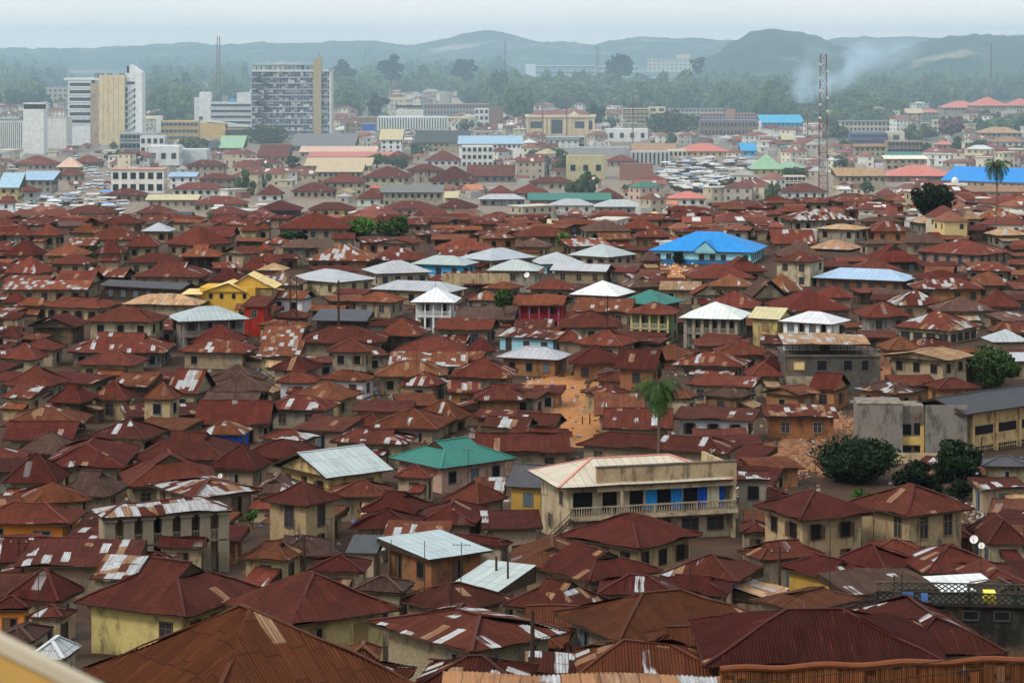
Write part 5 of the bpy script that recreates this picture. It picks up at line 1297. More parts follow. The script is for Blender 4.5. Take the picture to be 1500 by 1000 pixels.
m = MB(); m.box(-L/2+.93, L/2-.93, -D/2+.9, -D/2+.94, zl-3.4, zl-2.0); m.build('painted_band', M_CLEAN, e['obj'], (0.03,0.16,0.36))
NAMES = (('warehouse','warehouse'),('terrace','terrace'),('shed','shed'),('block','apartment_block'),('flats','apartment_block'),('building','building'),('roof','town_building'),('house','town_building'))
for e in FH:
    e['name'] = 'town_building'
    for k, v in NAMES:
        if k in e['label']: e['name'] = v; break
    build_house(e); tag(e['obj'], e['label'], e['name'].replace('_', ' ').replace('town building', 'building'))

# ---------------------------------------------------------------- the cream balcony building
d = march(835, 712, 6.3); s_ = d/F
TH = R(16); root = bpy.data.objects.new('balcony_building', None); COL.objects.link(root)
bx, by = (835-CX)*s_, d; bz = CAMZ-(712-HZ)*s_-6.3; root.location = (bx, by, bz); root.rotation_euler = (0, 0, TH)
tag(root, 'cream two storey building with a baluster balcony and bright blue curtains', 'house')
FL = 240*s_/math.cos(TH)*1.04; P_ = lambda px: (px-835)/240*FL
cw = (0.45,0.365,0.235)
m = MB(); m.box(0, FL, 1.3, 10.2, -2, 6.2); m.box(-0.02, 0.3, 0.0, 1.3, -2, 6.2); m.box(FL-0.3, FL, 0.0, 1.3, -2, 6.0); m.build('wall', M_WALL, root, cw)
m = MB(); m.box(P_(873), FL+0.05, -0.05, 0.35, 5.55, 8.0); m.box(FL-0.3, FL+0.02, 0.35, 9.5, 5.9, 7.6); m.build('parapet', M_WALL, root, (0.42,0.32,0.19))
m = MB(); m.box(P_(872), FL+0.15, -0.12, 0.42, 8.0, 8.14); m.build('coping', M_WALL, root, (0.12,0.10,0.08))
m = MB(); m.box(-0.2, FL+0.1, -0.35, 1.298, 2.75, 3.1); m.build('balcony_floor', M_WALL, root, cw)
rl = MB(); rl.box(-0.1, FL, -0.3, -0.1, 3.98, 4.12); rl.box(-0.1, FL, -0.28, -0.12, 3.102, 3.2)
n = int(FL/0.27)
for i in range(n):
    x = 0.1+(FL-0.2)*i/n
    if i % 17 == 16: rl.box(x-0.12, x+0.12, -0.32, -0.08, 3.1, 4.1)
    else: rl.tube((x,-0.2,3.2),(x,-0.2,3.45), 0.045, 0.085, 6, 0, False); rl.tube((x,-0.2,3.45),(x,-0.2,3.98), 0.085, 0.04, 6, 0, False)
rl.build('balustrade', M_WALL, root, (0.33,0.27,0.19))
for a, b in ((840,872),(887,907),(926,948),(964,986),(1001,1024)):
    q = MB(); q.box(P_(a), P_(b), 1.24, 1.298, 3.15, 5.35); q.build('doorway', M_DARK, root)
for a, b, c in ((948,964,(0.02,0.26,0.62)),(985,1001,(0.02,0.24,0.60)),(1024,1037,(0.02,0.10,0.50)),(1038,1055,(0.66,0.62,0.42)),(1056,1063,(0.02,0.12,0.55)),(836,844,(0.02,0.16,0.07))):
    q = MB(); n = 7
    for i in range(n):
        x0, x1 = P_(a+(b-a)*i/n), P_(a+(b-a)*(i+1)/n); y0, y1 = (0.95, 1.08) if i % 2 else (1.08, 0.95); q.face([(x0,y0,3.2),(x1,y1,3.2),(x1,y1,5.4),(x0,y0,5.4)])
    q.build('curtain', M_OBJ, root, c)
for a in (908, 945, 1000, 1040): q = MB(); q.box(P_(a)-0.13, P_(a)+0.13, -0.28, 0.0, 3.1, 5.55) if a == 908 else q.box(P_(a), P_(a)+0.2, 1.0, 1.29, 3.1, 5.4); q.build('pillar', M_WALL, root, cw)
for a, b in ((868,885),(912,930),(962,985),(1003,1025),(1040,1062)):
    o = put_window(root, 'wide', P_((a+b)/2), 1.28, 1.5, 0, (0.12,0.09,0.07), True)
for y, z in ((3.0, 4.6), (7.0, 1.6)): put_window(root, 'cross', -0.0, y, z, -PI/2, (0.2,0.15,0.1), True)
sd = MB()
for i in range(14): sd.box(-3.6+0.25*i, -3.25+0.25*i, -1.5, -0.5, 0.1+0.22*i, 0.16+0.22*i)
sd.bar((-3.6,-1.5,1.0),(-0.1,-1.5,4.1), 0.06); sd.bar((-3.6,-1.5,0.1),(-0.1,-1.5,3.1), 0.1); sd.bar((-3.6,-0.5,0.1),(-0.1,-0.5,3.1), 0.1)
for i in range(12): sd.bar((-3.6+0.29*i,-1.5,0.15+0.257*i),(-3.6+0.29*i,-1.5,1.0+0.257*i), 0.035)
sd.build('outside_stair', M_TIMBER, root)
ro = bpy.data.objects.new('roof_set', None)
bpy.data.objects.remove(ro)
hold = bpy.data.objects.new('hip_roof', None); COL.objects.link(hold); hold.parent = root; hold.location = (FL/2-0.9, 5.0, 6.3)
e = dict(L=FL+1.0, D=11.0, rise=1.9, d=200, zl=0)
r_ = build_roof(e, 'H', M_PAINT, (0.52,0.45,0.345), True, root, 3.0, 0); r_.location = (FL/2-0.9, 5.0, 6.3)
for ch in r_.children:
    if ch.name.startswith('ridge_cap'): ch.color = (0.62,0.24,0.18,1)
bpy.data.objects.remove(hold)
S1 = root

# ---------------------------------------------------------------- the grey concrete school block
d = march(1417, 662, 0.5); s_ = d/F; root = bpy.data.objects.new('school_building', None); COL.objects.link(root); S2 = root
root.location = ((1417-CX)*s_, d, CAMZ-(662-HZ)*s_); root.rotation_euler = (0, 0, R(-3))
tag(root, 'mould stained grey concrete block with an ochre classroom wing and dark slate roof', 'school')
LL = 160*s_; X_ = lambda px: (px-1417)/160*LL; Hh = 66*s_; ZZ = lambda py: (660-py)*s_; LD = 26.0; gc = (0.20,0.185,0.16)
m = MB(); m.box(-LL, X_(1323), 0, 6, -4, ZZ(590)); m.box(X_(1356), 0, 0, 0.35, -4, ZZ(592)); m.box(X_(1323), X_(1356), 1.4, 6, -4, ZZ(595)); m.box(-0.35, 0, 0.352, 1.2, -4, ZZ(600)); m.build('end_wall', M_WALL, root, gc)
m = MB(); m.box(-LL-0.1, X_(1340), -0.12, 0.3, ZZ(590), ZZ(588.5)); m.build('coping', M_WALL, root, (0.4,0.3,0.16))
for a, b, t, u in ((1324,1337,622,637),(1341,1350,620,637),(1324,1337,655,662),(1341,1350,655,662)): q = MB(); q.box(X_(a), X_(b), 1.3, 1.398, ZZ(u), ZZ(t)); q.build('opening', M_DARK, root)
q = MB(); q.box(X_(1350), X_(1355.5), 1.0, 1.398, -1, ZZ(625)); q.box(X_(1323), X_(1350), 1.0, 1.298, ZZ(652), ZZ(640)); q.build('recess_wall', M_CLEAN, root, (0.62,0.42,0.14))
m = MB(); m.box(-9, -0.36, 1.21, LD, -4, ZZ(603)); m.build('classroom_wall', M_WALL, root, (0.52,0.36,0.17))
for k in range(5):
    y = 2.0+k*4.8
    for z0, z1, nm in ((ZZ(638), ZZ(625), 'opening'), (ZZ(664), ZZ(655), 'opening')):
        q = MB(); q.box(-0.38, -0.32, y, y+3.6, z0, z1); o = q.build(nm, M_DARK, root)
        if z1 < ZZ(650):
            g_ = MB(); 
            for j in range(1, 8): g_.box(-0.32, -0.28, y+j*0.45-0.05, y+j*0.45+0.05, z0, z1)
            g_.box(-0.32, -0.285, y, y+3.6, (z0+z1)/2-.06, (z0+z1)/2+.06); g_.build('grille', M_WALL, o, (0.45,0.3,0.15))
    q = MB(); q.box(-0.34, -0.1, y-0.8, y-0.4, -4, ZZ(603)); q.build('pier', M_WALL, root, (0.6,0.42,0.2))
e = dict(L=LD+2.5, D=11.0, rise=1.5, d=260, zl=0)
r_ = build_roof(e, 'Gb', M_PAINT, (0.045,0.046,0.05), True, root, 8.0, 0); A_ = R(-47); r_.location = (-4.6*math.cos(A_)-(LD/2)*math.sin(A_), -4.6*math.sin(A_)+(LD/2)*math.cos(A_), ZZ(602)); r_.rotation_euler = (0, 0, PI/2+A_)
for o in root.children:
    if o.name.split('.')[0] in ('classroom_wall', 'pier') or (o.name.split('.')[0] == 'opening' and o.data.vertices[0].co.x > -1): o.rotation_euler = (0, 0, A_)

# ---------------------------------------------------------------- the black stained block with a terrace canopy
d = march(1290, 575, 0.3); T = Site('stained_building', 1150, 572, d, 'black stained flat topped building with a railed terrace under a patched metal canopy', 'house'); S3 = T.root
T.box('wall', 1150, 1290, 522, None, 0, 10, M_WALL, (0.085,0.08,0.07)); T.box('lower_wall', 1151, 1192, 551, None, -0.25, 0, M_WALL, (0.34,0.28,0.2)); T.box('terrace_floor', 1149, 1291, 519.5, 522, -0.3, 10.2, M_WALL, (0.12,0.11,0.1))
wall_window(T, 1163, 1178, 530, 541, 0, M_CLEAN, (0.3,0.2,0.1)).children[0].color = (0.75,0.55,0.25,1)
for a, b in ((1197,1211),(1236,1248),(1262,1272)): wall_window(T, a, b, 528, 542, 0, M_DARK, (0.1,0.08,0.07))
T.box('back_wall', 1153, 1262, 503, 519.5, 5.5, 5.8, M_CLEAN, (0.62,0.62,0.58))
for a in range(1151, 1291, 10): T.box('post', a, a+0.7, 503, 520, 0, 0.12, M_TIMBER)
m = MB(); m.bar((T.X(1150),0.05,T.Z(509)),(T.X(1290),0.05,T.Z(509)), 0.07); m.bar((T.X(1150),0.05,T.Z(514)),(T.X(1290),0.05,T.Z(514)), 0.05)
for a in range(1152, 1290, 3): m.bar((T.X(a),0.05,T.Z(519.5)),(T.X(a),0.05,T.Z(509)), 0.035)
m.build('railing', M_TIMBER, T.root); e = dict(L=T.X(1274)-T.X(1146), D=9.0, rise=0.7, d=380, zl=0); r_ = build_roof(e, 'M', M_ZINC, (0.36,0.22,0.12), True, T.root, 5.0, 6); r_.location = (T.X(1210), 3.4, T.Z(503)); 
T.box('water_drum', 1205, 1218, 506, 519.4, 1.5, 3, M_TIMBER)

# ---------------------------------------------------------------- the black house with the pierced parapet
d = 160.0; T = Site('parapet_house', 1285, 905, d, 'black weathered flat house with a pierced block parapet and blue washing', 'house'); S4 = T.root; T.root.rotation_euler = (0,0,R(-6))
T.box('wall', 1290, 1560, 884, None, 0, 3.2, M_WALL, (0.02,0.018,0.015)); T.box('roof_slab', 1284, 1561, 881.5, 884, -0.3, 3.4, M_OBJ, (0.022,0.02,0.017))
def lattice(T, name, x0, x1, zb, zt, y, col, alongy=None):
    m = MB(); a, b = T.X(x0), T.X(x1); n = int((b-a)/0.42); w = (b-a)/n
    for i in range(n):
        for j in range(2):
            h = (zt-zb)/2; X0 = a+w*i; Z0 = zb+h*j; c = (X0+w/2, Z0+h/2)
            m.bar((X0,y,Z0),(X0+w,y,Z0+h), 0.05, 0.07); m.bar((X0+w,y,Z0),(X0,y,Z0+h), 0.05, 0.07)
    m.box(a, b, y-0.08, y+0.08, zt, zt+0.08); m.box(a, b, y-0.06, y+0.06, zb-0.02, zb+0.05)
    for i in range(0, n+1, 7): m.box(a+w*i-0.09, a+w*i+0.09, y-0.09, y+0.09, zb, zt+0.05)
    return m.build(name, M_WALL, T.root, col)
lattice(T, 'parapet', 1285, 1560, T.Z(881.5), T.Z(866), -0.15, (0.018,0.018,0.012)); lattice(T, 'parapet', 1286, 1560, T.Z(881.5), T.Z(868), 3.25, (0.06,0.06,0.05))
for a, b in ((1330,1345),(1372,1388),(1410,1430),(1455,1475)): wall_window(T, a, b, 892, 903, 0, M_DARK, (0.05,0.05,0.05))
def cloth(name, T, x0, x1, zt, zb, y, col, label, cat):
    m = MB(); n = 8; a, b = T.X(x0), T.X(x1)
    M4 = T.root.matrix_basis
    def w(x, yy, z): return M4 @ Vector((x, yy, z))
    for i in range(n):
        x, x2 = a+(b-a)*i/n, a+(b-a)*(i+1)/n; o, o2 = 0.07*math.sin(i*2.1), 0.07*math.sin((i+1)*2.1); zz, zz2 = 0.12*math.sin(i*1.3), 0.12*math.sin((i+1)*1.3)
        m.face([w(x,y+o,T.Z(zb)+zz), w(x2,y+o2,T.Z(zb)+zz2), w(x2,y,T.Z(zt)), w(x,y,T.Z(zt))]); m.face([w(x,y+0.18,T.Z(zt+4)), w(x2,y+0.18,T.Z(zt+4)), w(x2,y,T.Z(zt)), w(x,y,T.Z(zt))])
    o = m.build(name, M_OBJ, None, col); tag(o, label, cat)
cloth('hanging_cloth', T, 1321, 1337, 864, 879, -0.32, (0.06,0.14,0.36), 'blue patterned cloth hung over the pierced parapet, nearer its corner', 'cloth'); cloth('hanging_cloth', T, 1348, 1358, 865, 879, -0.32, (0.10,0.2,0.45), 'narrow blue cloth hung on the pierced parapet beside the wider one', 'cloth')
m = MB(); m.box(T.X(1440), T.X(1457), 0.2, 1.4, T.Z(881), T.Z(866)); m.box(T.X(1441.5), T.X(1455.5), 0.15, 0.2, T.Z(879), T.Z(868), 0); o = m.build('water_tank', M_OBJ, None, (0.75,0.62,0.08)); o.matrix_basis = T.root.matrix_basis.copy(); tag(o, 'yellow plastic water tank on the roof behind the pierced parapet', 'water tank')

# ---------------------------------------------------------------- the yellow roofed house of two gables
d = march(330, 440, 3.2); T = Site('yellow_house', 268, 440, d, 'ochre walled house with a pale yellow roof of two peaks', 'house'); S6 = T.root; T.root.rotation_euler = (0,0,R(-4))
T.box('wall', 292, 374, 421, None, 0.5, 9, M_CLEAN, (0.60,0.36,0.05)); T.box('side_wing', 374, 396, 425, None, 2.5, 9, M_WALL, (0.3,0.2,0.1))
rb = MB()
def slope(a, b, c, dd):
    rb.face([a, b, c, dd], 0, [(0,0),(8,0),(8,4),(0,4)])
for x0, xc, x1, yt, yb_ in ((296,335,362,414,427),(330,362,402,403,423)):
    k = 0 if x0 < 300 else 2.2
    slope((T.X(x0),-0.4+k,T.Z(yb_)),(T.X(xc),-0.4+k,T.Z(yt)),(T.X(xc)-0.5,9+k,T.Z(yt)),(T.X(x0),9+k,T.Z(yb_)))
    slope((T.X(xc),-0.4+k,T.Z(yt)),(T.X(x1),-0.4+k,T.Z(yb_)),(T.X(x1),9+k,T.Z(yb_)),(T.X(xc)-0.5,9+k,T.Z(yt)))
    q = MB(); q.face([(T.X(x0+3),k+0.1,T.Z(yb_)),(T.X(x1-3),k+0.1,T.Z(yb_)),(T.X(xc),k+0.1,T.Z(yt+2))]); q.build('gable_wall', M_CLEAN, T.root, (0.62,0.37,0.06))
slope((T.X(266),-1.5,T.Z(430)),(T.X(298),-1.5,T.Z(430)),(T.X(300),3.5,T.Z(425)),(T.X(272),3.5,T.Z(425)))
rb.build('roof', M_PAINT, T.root, ROOFC['Y'])
for a in (306, 322, 340, 356): wall_window(T, a, a+5, 430, 437, 0.5, M_DARK, (0.3,0.2,0.08))

# ---------------------------------------------------------------- walls and fences
d = march(700, 432, 0.3); T = Site('compound_wall', 648, 430, d, 'tan rendered compound wall behind the white pyramid roof', 'wall')
T.box('panel', 648, 746, 401, None, 0, 0.35, M_WALL, (0.44,0.33,0.19))
for a in range(648, 750, 13): T.box('pier', a, a+1.6, 400, None, -0.12, 0.0, M_WALL, (0.46,0.35,0.2))
d = march(1250, 672, 0.3)-3; T = Site('compound_wall', 1200, 672, d, 'stained tan boundary wall under the grey concrete block', 'wall')
T.box('panel', 1215, 1440, 664, None, 0, 0.3, M_WALL, (0.46,0.35,0.2))
d = 96.0; T = Site('sheet_fence', 1055, 1012, d, 'fence of rusty orange corrugated sheets across the bottom of the view', 'fence')
rg = random.Random(8)
for k, px in enumerate(range(1055, 1530, 19)):
    m = MB(); yt = 983-(px-1055)*0.034+rg.uniform(-1.2, 1.2); x0, x1 = T.X(px), T.X(px+20.5); n = 22; y0 = 0.03*(k % 2); pts = [(x0+(x1-x0)*i/n, y0+0.03*math.sin(i*1.9)) for i in range(n+1)]
    for i in range(n): m.face([(pts[i][0],pts[i][1],-3),(pts[i+1][0],pts[i+1][1],-3),(pts[i+1][0],pts[i+1][1],T.Z(yt)),(pts[i][0],pts[i][1],T.Z(yt))], 0, [((px/19)*0.78+0.76*i/n, 0.3),((px/19)*0.78+0.76*(i+1)/n, 0.3),((px/19)*0.78+0.76*(i+1)/n, 2.0),((px/19)*0.78+0.76*i/n, 2.0)])
    m.build('sheet', M_ZINC, T.root, jit((0.22,0.085,0.035), rg, 0.3), patch=0.03)
m = MB(); pp = None
for i in range(26): q = (T.X(1055+19*i), 0.0, T.Z(980-19*i*0.034)+0.05*math.sin(i)); (m.tube(pp, q, 0.13, 0.13, 7) if pp else None); pp = q
m.build('ridge_roll', M_OBJ, T.root, (0.17,0.055,0.022))
e = dict(L=11.5, D=4.0, rise=0.35, d=100, zl=0); rt = Vector(((862-CX)/F*d, d+0.8, 0)); T = Site('lean_to', 862, 998, d, 'low lean-to roof of tan and rust streaked sheets beside the sheet fence', 'shed')
r_ = build_roof(e, 'M', M_ZINC, (0.30,0.15,0.07), True, T.root, 5.0, 5); T.box('wall', 712, 1010, 1021, None, -1.2, 1.5, M_WALL, (0.3,0.2,0.12)); r_.location = (0, 0, -0.55)
# parapet of the lookout we stand on, out of focus in the corner
m = MB(); m.box(-4.0, 0.0, 0, 0.35, -6, 0); o = m.build('parapet_wall', M_CLEAN, None, (0.66,0.44,0.17))
dd = 6.0; ax, az = (-20-CX)/F*dd, CAMZ-(926-HZ)/F*dd; bx_, bz_ = (140-CX)/F*dd, CAMZ-(1006-HZ)/F*dd
m2 = MB(); sl_ = math.atan2(bz_-az, bx_-ax); L_ = 3.2
def wl(t, y, w): return (ax+math.cos(sl_)*t-math.sin(sl_)*w, dd+y, az+math.sin(sl_)*t+math.cos(sl_)*w)
bpy.data.objects.remove(o)
def slab(name, t0, t1, y0, y1, w0, w1, mat, col, par=None):
    q = MB(); b = [wl(t, y, w) for w in (w0, w1) for t, y in ((t0,y0),(t1,y0),(t1,y1),(t0,y1))]; q.v = b; q.idx(0, [(0,1,5,4),(1,2,6,5),(2,3,7,6),(3,0,4,7),(4,5,6,7),(3,2,1,0)]); return q.build(name, mat, par, col)
o = slab('lookout_parapet', -2.5, 2.0, 0.005, 0.05, -2.5, -0.035, M_CLEAN, (0.50,0.30,0.085)); tag(o, 'blurred ochre sloping parapet with a pale coping, close by in the corner', 'parapet')
slab('coping', -2.5, 2.0, 0.0, 0.055, -0.03, 0.0, M_CLEAN, (0.50,0.43,0.31), o)

# ---------------------------------------------------------------- trees one can tell apart
TREES = [
 (1184,1322,652,738,296,M_LEAFD,'broad spreading dark tree in front of the grey concrete block',dict(clumps=95,per=150,leaf=0.27,seed=3,shape='umbrella')),
 (1312,1385,676,746,285,M_LEAFD,'low dark bush tree between the spreading tree and the tall dark one',dict(clumps=30,per=150,leaf=0.26,seed=4)),
 (1370,1440,634,748,280,M_LEAFD,'tall dense dark evergreen at the ochre corner of the school',dict(clumps=50,per=180,leaf=0.24,seed=5)),
 (1239,1280,716,745,262,M_LEAFB,'bright green bush behind the red hip roofs',dict(clumps=14,per=120,leaf=0.25,seed=6)),
 (1412,1492,508,584,385,M_LEAF,'mid green leafy tree beside the tan gable house',dict(clumps=40,per=150,leaf=0.3,seed=7)),
 (1330,1404,269,318,640,M_LEAFD,'flat topped dark tree standing on the ridge by the domed tower',dict(clumps=44,per=120,leaf=0.5,seed=8,shape='umbrella')),
 (508,550,320,352,650,M_LEAFB,'round bright green tree at the valley edge, the fuller of two',dict(clumps=26,per=120,leaf=0.5,seed=9)),
 (546,600,319,350,650,M_LEAF,'paler loose tree touching the round bright green one',dict(clumps=26,per=90,leaf=0.5,seed=10)),
 (412,432,338,352,620,M_LEAF,'small round tree before the great maroon roofed building',dict(clumps=12,per=90,leaf=0.45,seed=11)),
 (431,452,333,353,618,M_LEAFD,'small dark tree by the wall of the great maroon roofed building',dict(clumps=12,per=90,leaf=0.45,seed=12)),
 (122,190,366,396,590,M_LEAF,'wide low green tree among rust roofs on the hillside',dict(clumps=34,per=120,leaf=0.42,seed=13)),
 (725,752,418,442,455,M_LEAF,'small round tree below the tan compound wall',dict(clumps=16,per=120,leaf=0.3,seed=14)),
 (984,1003,366,398,575,M_LEAFD,'narrow dark conifer before the vivid blue school',dict(clumps=18,per=110,leaf=0.35,seed=15,shape='cone')),
 (62,74,349,366,640,M_LEAFD,'tiny pointed dark tree among rust roofs',dict(clumps=8,per=90,leaf=0.35,seed=16,shape='cone')),
 (272,302,515,550,410,M_LEAFD,'dark bush against the tan wall below silver patched eaves',dict(clumps=16,per=120,leaf=0.3,seed=17)),
 (814,842,341,356,600,M_LEAFB,'light green banana plants between rust roofs',dict(clumps=9,per=60,leaf=0.7,seed=18)),
 (360,378,742,768,262,M_LEAFB,'green shrub beside the silver colonnade house',dict(clumps=9,per=90,leaf=0.22,seed=19)),
 (763,782,678,706,300,M_LEAFB,'green banana plants behind the ochre slate roofed house',dict(clumps=8,per=70,leaf=0.4,seed=20)),
 (355,425,188,216,1560,M_FOREST,'broad dark green tree at the foot of the grid tower',dict(clumps=30,per=80,leaf=0.9,seed=21)),
 (418,442,225,250,1230,M_FOREST,'round dark tree beside the pale yellow warehouse roof',dict(clumps=14,per=90,leaf=0.6,seed=22)),
 (533,570,224,240,1280,M_LEAFB,'green tree beside the warehouses, one of a touching pair',dict(clumps=16,per=90,leaf=0.6,seed=23)),
 (562,600,228,246,1270,M_FOREST,'darker green tree in front of the maroon roofed house',dict(clumps=16,per=90,leaf=0.6,seed=24)),
 (535,570,137,166,1900,M_FOREST,'round dark tree above the royal blue wall',dict(clumps=18,per=60,leaf=1.6,seed=25)),
 (857,888,150,182,1750,M_FOREST,'dark round tree beside the cream civic building',dict(clumps=18,per=60,leaf=1.4,seed=26)),
 (950,1025,168,196,1720,M_FOREST,'long olive green tree clump behind the white building',dict(clumps=40,per=60,leaf=1.4,seed=27)),
 (1376,1412,168,198,1650,leaf_material('rusty_leaves',(0.16,0.07,0.05),(0.26,0.12,0.09),0.1),'rusty brown tree below the coral roofed flats',dict(clumps=20,per=60,leaf=1.4,seed=28)),
 (1325,1370,183,212,1600,M_FOREST,'dark green trees beside the purple banded building',dict(clumps=24,per=60,leaf=1.4,seed=29)),
 (1393,1412,198,222,1450,M_LEAF,'small pointed green tree beside a salmon roof',dict(clumps=12,per=60,leaf=1.1,seed=30,shape='cone')),
 (1270,1292,254,274,1120,M_FOREST,'small dark tree before the dark brown block',dict(clumps=12,per=60,leaf=1.0,seed=31)),
 (1142,1185,248,268,1180,M_LEAF,'pale green tree beside the tent shaped roof',dict(clumps=20,per=80,leaf=0.6,seed=32)),
 (1212,1245,185,208,1600,M_FOREST,'dark tree beside the mast, behind the purple building',dict(clumps=18,per=60,leaf=1.4,seed=33)),
 (484,520,85,125,2500,M_FOREST,'tall crowned forest tree just behind the grid tower',dict(clumps=26,per=60,leaf=2.0,seed=34)),
 (555,592,80,114,2500,M_FOREST,'big emergent forest tree standing above the others',dict(clumps=26,per=60,leaf=2.2,seed=35)),
 (662,700,84,112,2500,M_FOREST,'rounded emergent forest tree beyond the white houses',dict(clumps=24,per=60,leaf=2.2,seed=36)),
 (888,930,80,104,2550,M_FOREST,'dark tree tops rising between the campus and the hotel',dict(clumps=26,per=60,leaf=2.2,seed=37)),
 (1012,1035,82,98,2600,M_FOREST,'tree rising just beyond the end of the cream hotel',dict(clumps=14,per=60,leaf=2.0,seed=38)),
]
for a in TREES: tree_px('tree', *a[:6], a[6], **a[7])
palm(960, 566, 672, 272, 3.9, 'tall coconut palm in the middle of the hillside behind the cream building', 3, 34)
palm(1458, 243, 315, 615, 5.2, 'coconut palm on the ridge before the huge blue roof', 5)

# domed cream tower beside the flat topped tree
d = 760.0; T = Site('domed_tower', 1388, 310, d, 'cream square tower with arched windows and a small white dome', 'tower')
T.box('wall', 1388, 1416, 272, None, 0, 5.5, M_CLEAN, (0.60,0.54,0.40)); T.box('cornice', 1386.5, 1417.5, 270, 272.5, -0.4, 5.9, M_CLEAN, (0.68,0.66,0.58))
for a in range(1387, 1417, 4): T.box('merlon', a, a+1.6, 267.5, 270, -0.3, 0.1, M_CLEAN, (0.7,0.68,0.6))
for a in (1392, 1397.5, 1405, 1410): wall_window(T, a, a+2.6, 279, 288, 0, M_GLASS, (0.7,0.68,0.6)); wall_window(T, a, a+2.6, 294, 302, 0, M_GLASS, (0.7,0.68,0.6))
m = MB(); c = (T.X(1401), 2.5, T.Z(268)); rr = 1.05
for i in range(7):
    for k in range(14):
        def pt(i, k): t = i/7*PI/2; a = 2*PI*k/14; return (c[0]+rr*math.cos(t)*math.cos(a), c[1]+rr*math.cos(t)*math.sin(a), c[2]+0.5+rr*1.15*math.sin(t))
        m.face([pt(i,k), pt(i,k+1), pt(i+1,k+1), pt(i+1,k)])
m.tube(c, (c[0],c[1],c[2]+0.5), rr*1.05, rr*1.05, 14); m.build('dome', M_CLEAN, T.root, (0.78,0.78,0.74))

# ---------------------------------------------------------------- poles, aerials, dishes, wires
def pole(px, yt, yb, d, label, arm=True, r=0.11, name='utility_pole', lean=0.0):
    s = d/F; x = (px-CX)*s; g = gz(x, d); z1 = CAMZ-(yt-HZ)*s; root = bpy.data.objects.new(name, None); COL.objects.link(root); root.location = (x, d, g)
    m = MB(); h = z1-g; m.tube((0,0,-0.5),(lean*h,0,h), r*1.25, r*0.8, 8); m.build('shaft', M_TIMBER, root)
    if arm:
        m = MB(); m.bar((lean*h-0.8,0,h-0.5),(lean*h+0.8,0,h-0.5), 0.09); m.build('crossarm', M_TIMBER, root)
        for q in (-0.7, 0, 0.7): m = MB(); m.tube((lean*h+q,0,h-0.44),(lean*h+q,0,h-0.25), 0.05, 0.03, 6); m.build('insulator', M_CLEAN, root, (0.4,0.35,0.3))
    return tag(root, label, 'pole' if name == 'utility_pole' else 'aerial')
pole(445.5, 783, 845, 222, 'dark wooden pole rising beside the patched roof and cream windowed wall'); pole(1142, 800, 876, 214, 'dark wooden pole in front of the maroon sheet roofs near the red hip houses')
pole(727, 815, 872, 196, 'dark bare pole beside the tilted silver roof, the taller of two', False); pole(744, 822, 874, 194, 'shorter dark pole beside the tilted silver roof', False, 0.1)
pole(27, 787, 845, 225, 'dark pole under the orange painted house'); pole(425, 404, 472, 450, 'weathered post before the long silver roof house', False, 0.13); pole(434.5, 405, 472, 450, 'second weathered post before the long silver roof house', False, 0.13)
pole(496, 411, 455, 445, 'pale concrete pole at the corner of the long silver roof house', False, 0.2); pole(890, 433, 484, 430, 'dark pole rising by the maroon roofs near the small teal roof', True, 0.12); pole(366, 458, 508, 420, 'thin pole beside the red walled shop', False, 0.09)
pole(853, 610, 640, 345, 'short leaning post at the edge of the dirt clearing', False, 0.09, lean=0.03); pole(864, 606, 636, 345, 'second short post at the edge of the dirt clearing', False, 0.09); pole(1438, 640, 700, 290, 'dark post in front of the classroom wing', False, 0.1)
pole(1310, 842, 878, 168, 'short black post behind the pierced parapet', False, 0.07); pole(1321, 841, 878, 168, 'second short black post behind the pierced parapet', False, 0.07)
for px, yt, d, lab in ((1011,817,190,'slim white aerial on the maroon roofs'),(602,750,240,'slim aerial above small gabled rust roofs'),(622,792,218,'slim dark rod at the silver roofed brick house'),(573,790,219,'thin rod at the corner of the raw brick house'),(432,760,230,'thin aerial before the tall window house'),(314,1,0,''),(1437,812,200,'thin aerial below the satellite dishes'),(780,893,140,'thick short black vent pipe on a patched rust roof'),(672,715,285,'thin dark rod before the teal roofed house'),(275,463,420,'thin lattice aerial below the grey metal verandah roof')):
    if d: pole(px, yt, 0, d, lab, False, 0.04 if 'thick' not in lab else 0.14, 'roof_aerial')
def dish(px, py, d, r, label):
    s = d/F; root = bpy.data.objects.new('satellite_dish', None); COL.objects.link(root); root.location = ((px-CX)*s, d, CAMZ-(py-HZ)*s); root.rotation_euler = (R(-28), 0, R(-25))
    m = MB(); n = 18
    for i in range(4):
        for k in range(n):
            f = lambda i, k: (r*i/4*math.cos(2*PI*k/n), -0.28*r*(i/4)**2, r*i/4*math.sin(2*PI*k/n))
            m.face([f(i,k), f(i,k+1), f(i+1,k+1), f(i+1,k)])
    m.build('reflector', M_CLEAN, root, (0.72,0.70,0.66)); m = MB(); m.bar((0,0,-r),(0,-r*0.9,0), 0.03); m.bar((0,0.02,0),(0,0.1,-2.2*r), 0.06); m.build('arm', M_TIMBER, root); tag(root, label, 'satellite dish')
dish(1427, 790, 206, 0.36, 'larger pale satellite dish at the corner of the second red hip house'); dish(1438, 799, 200, 0.27, 'smaller pale satellite dish below the larger one'); dish(323, 697, 285, 0.3, 'white dish at the end of the great plain rust roof'); dish(772, 403, 470, 0.55, 'pale dish on the grey house with a silver roof')
def wire(p, q, sag, label, r=0.016):
    m = MB(); p, q = Vector(p), Vector(q); a = None
    for i in range(25): t = i/24; c = p.lerp(q, t)-Vector((0,0,sag*4*t*(1-t))); (m.tube(a, c, r, r, 5, 0, False) if a else None); a = c
    o = m.build('power_line', M_TIMBER, None, (0.02,0.02,0.02)); tag(o, label, 'cable')
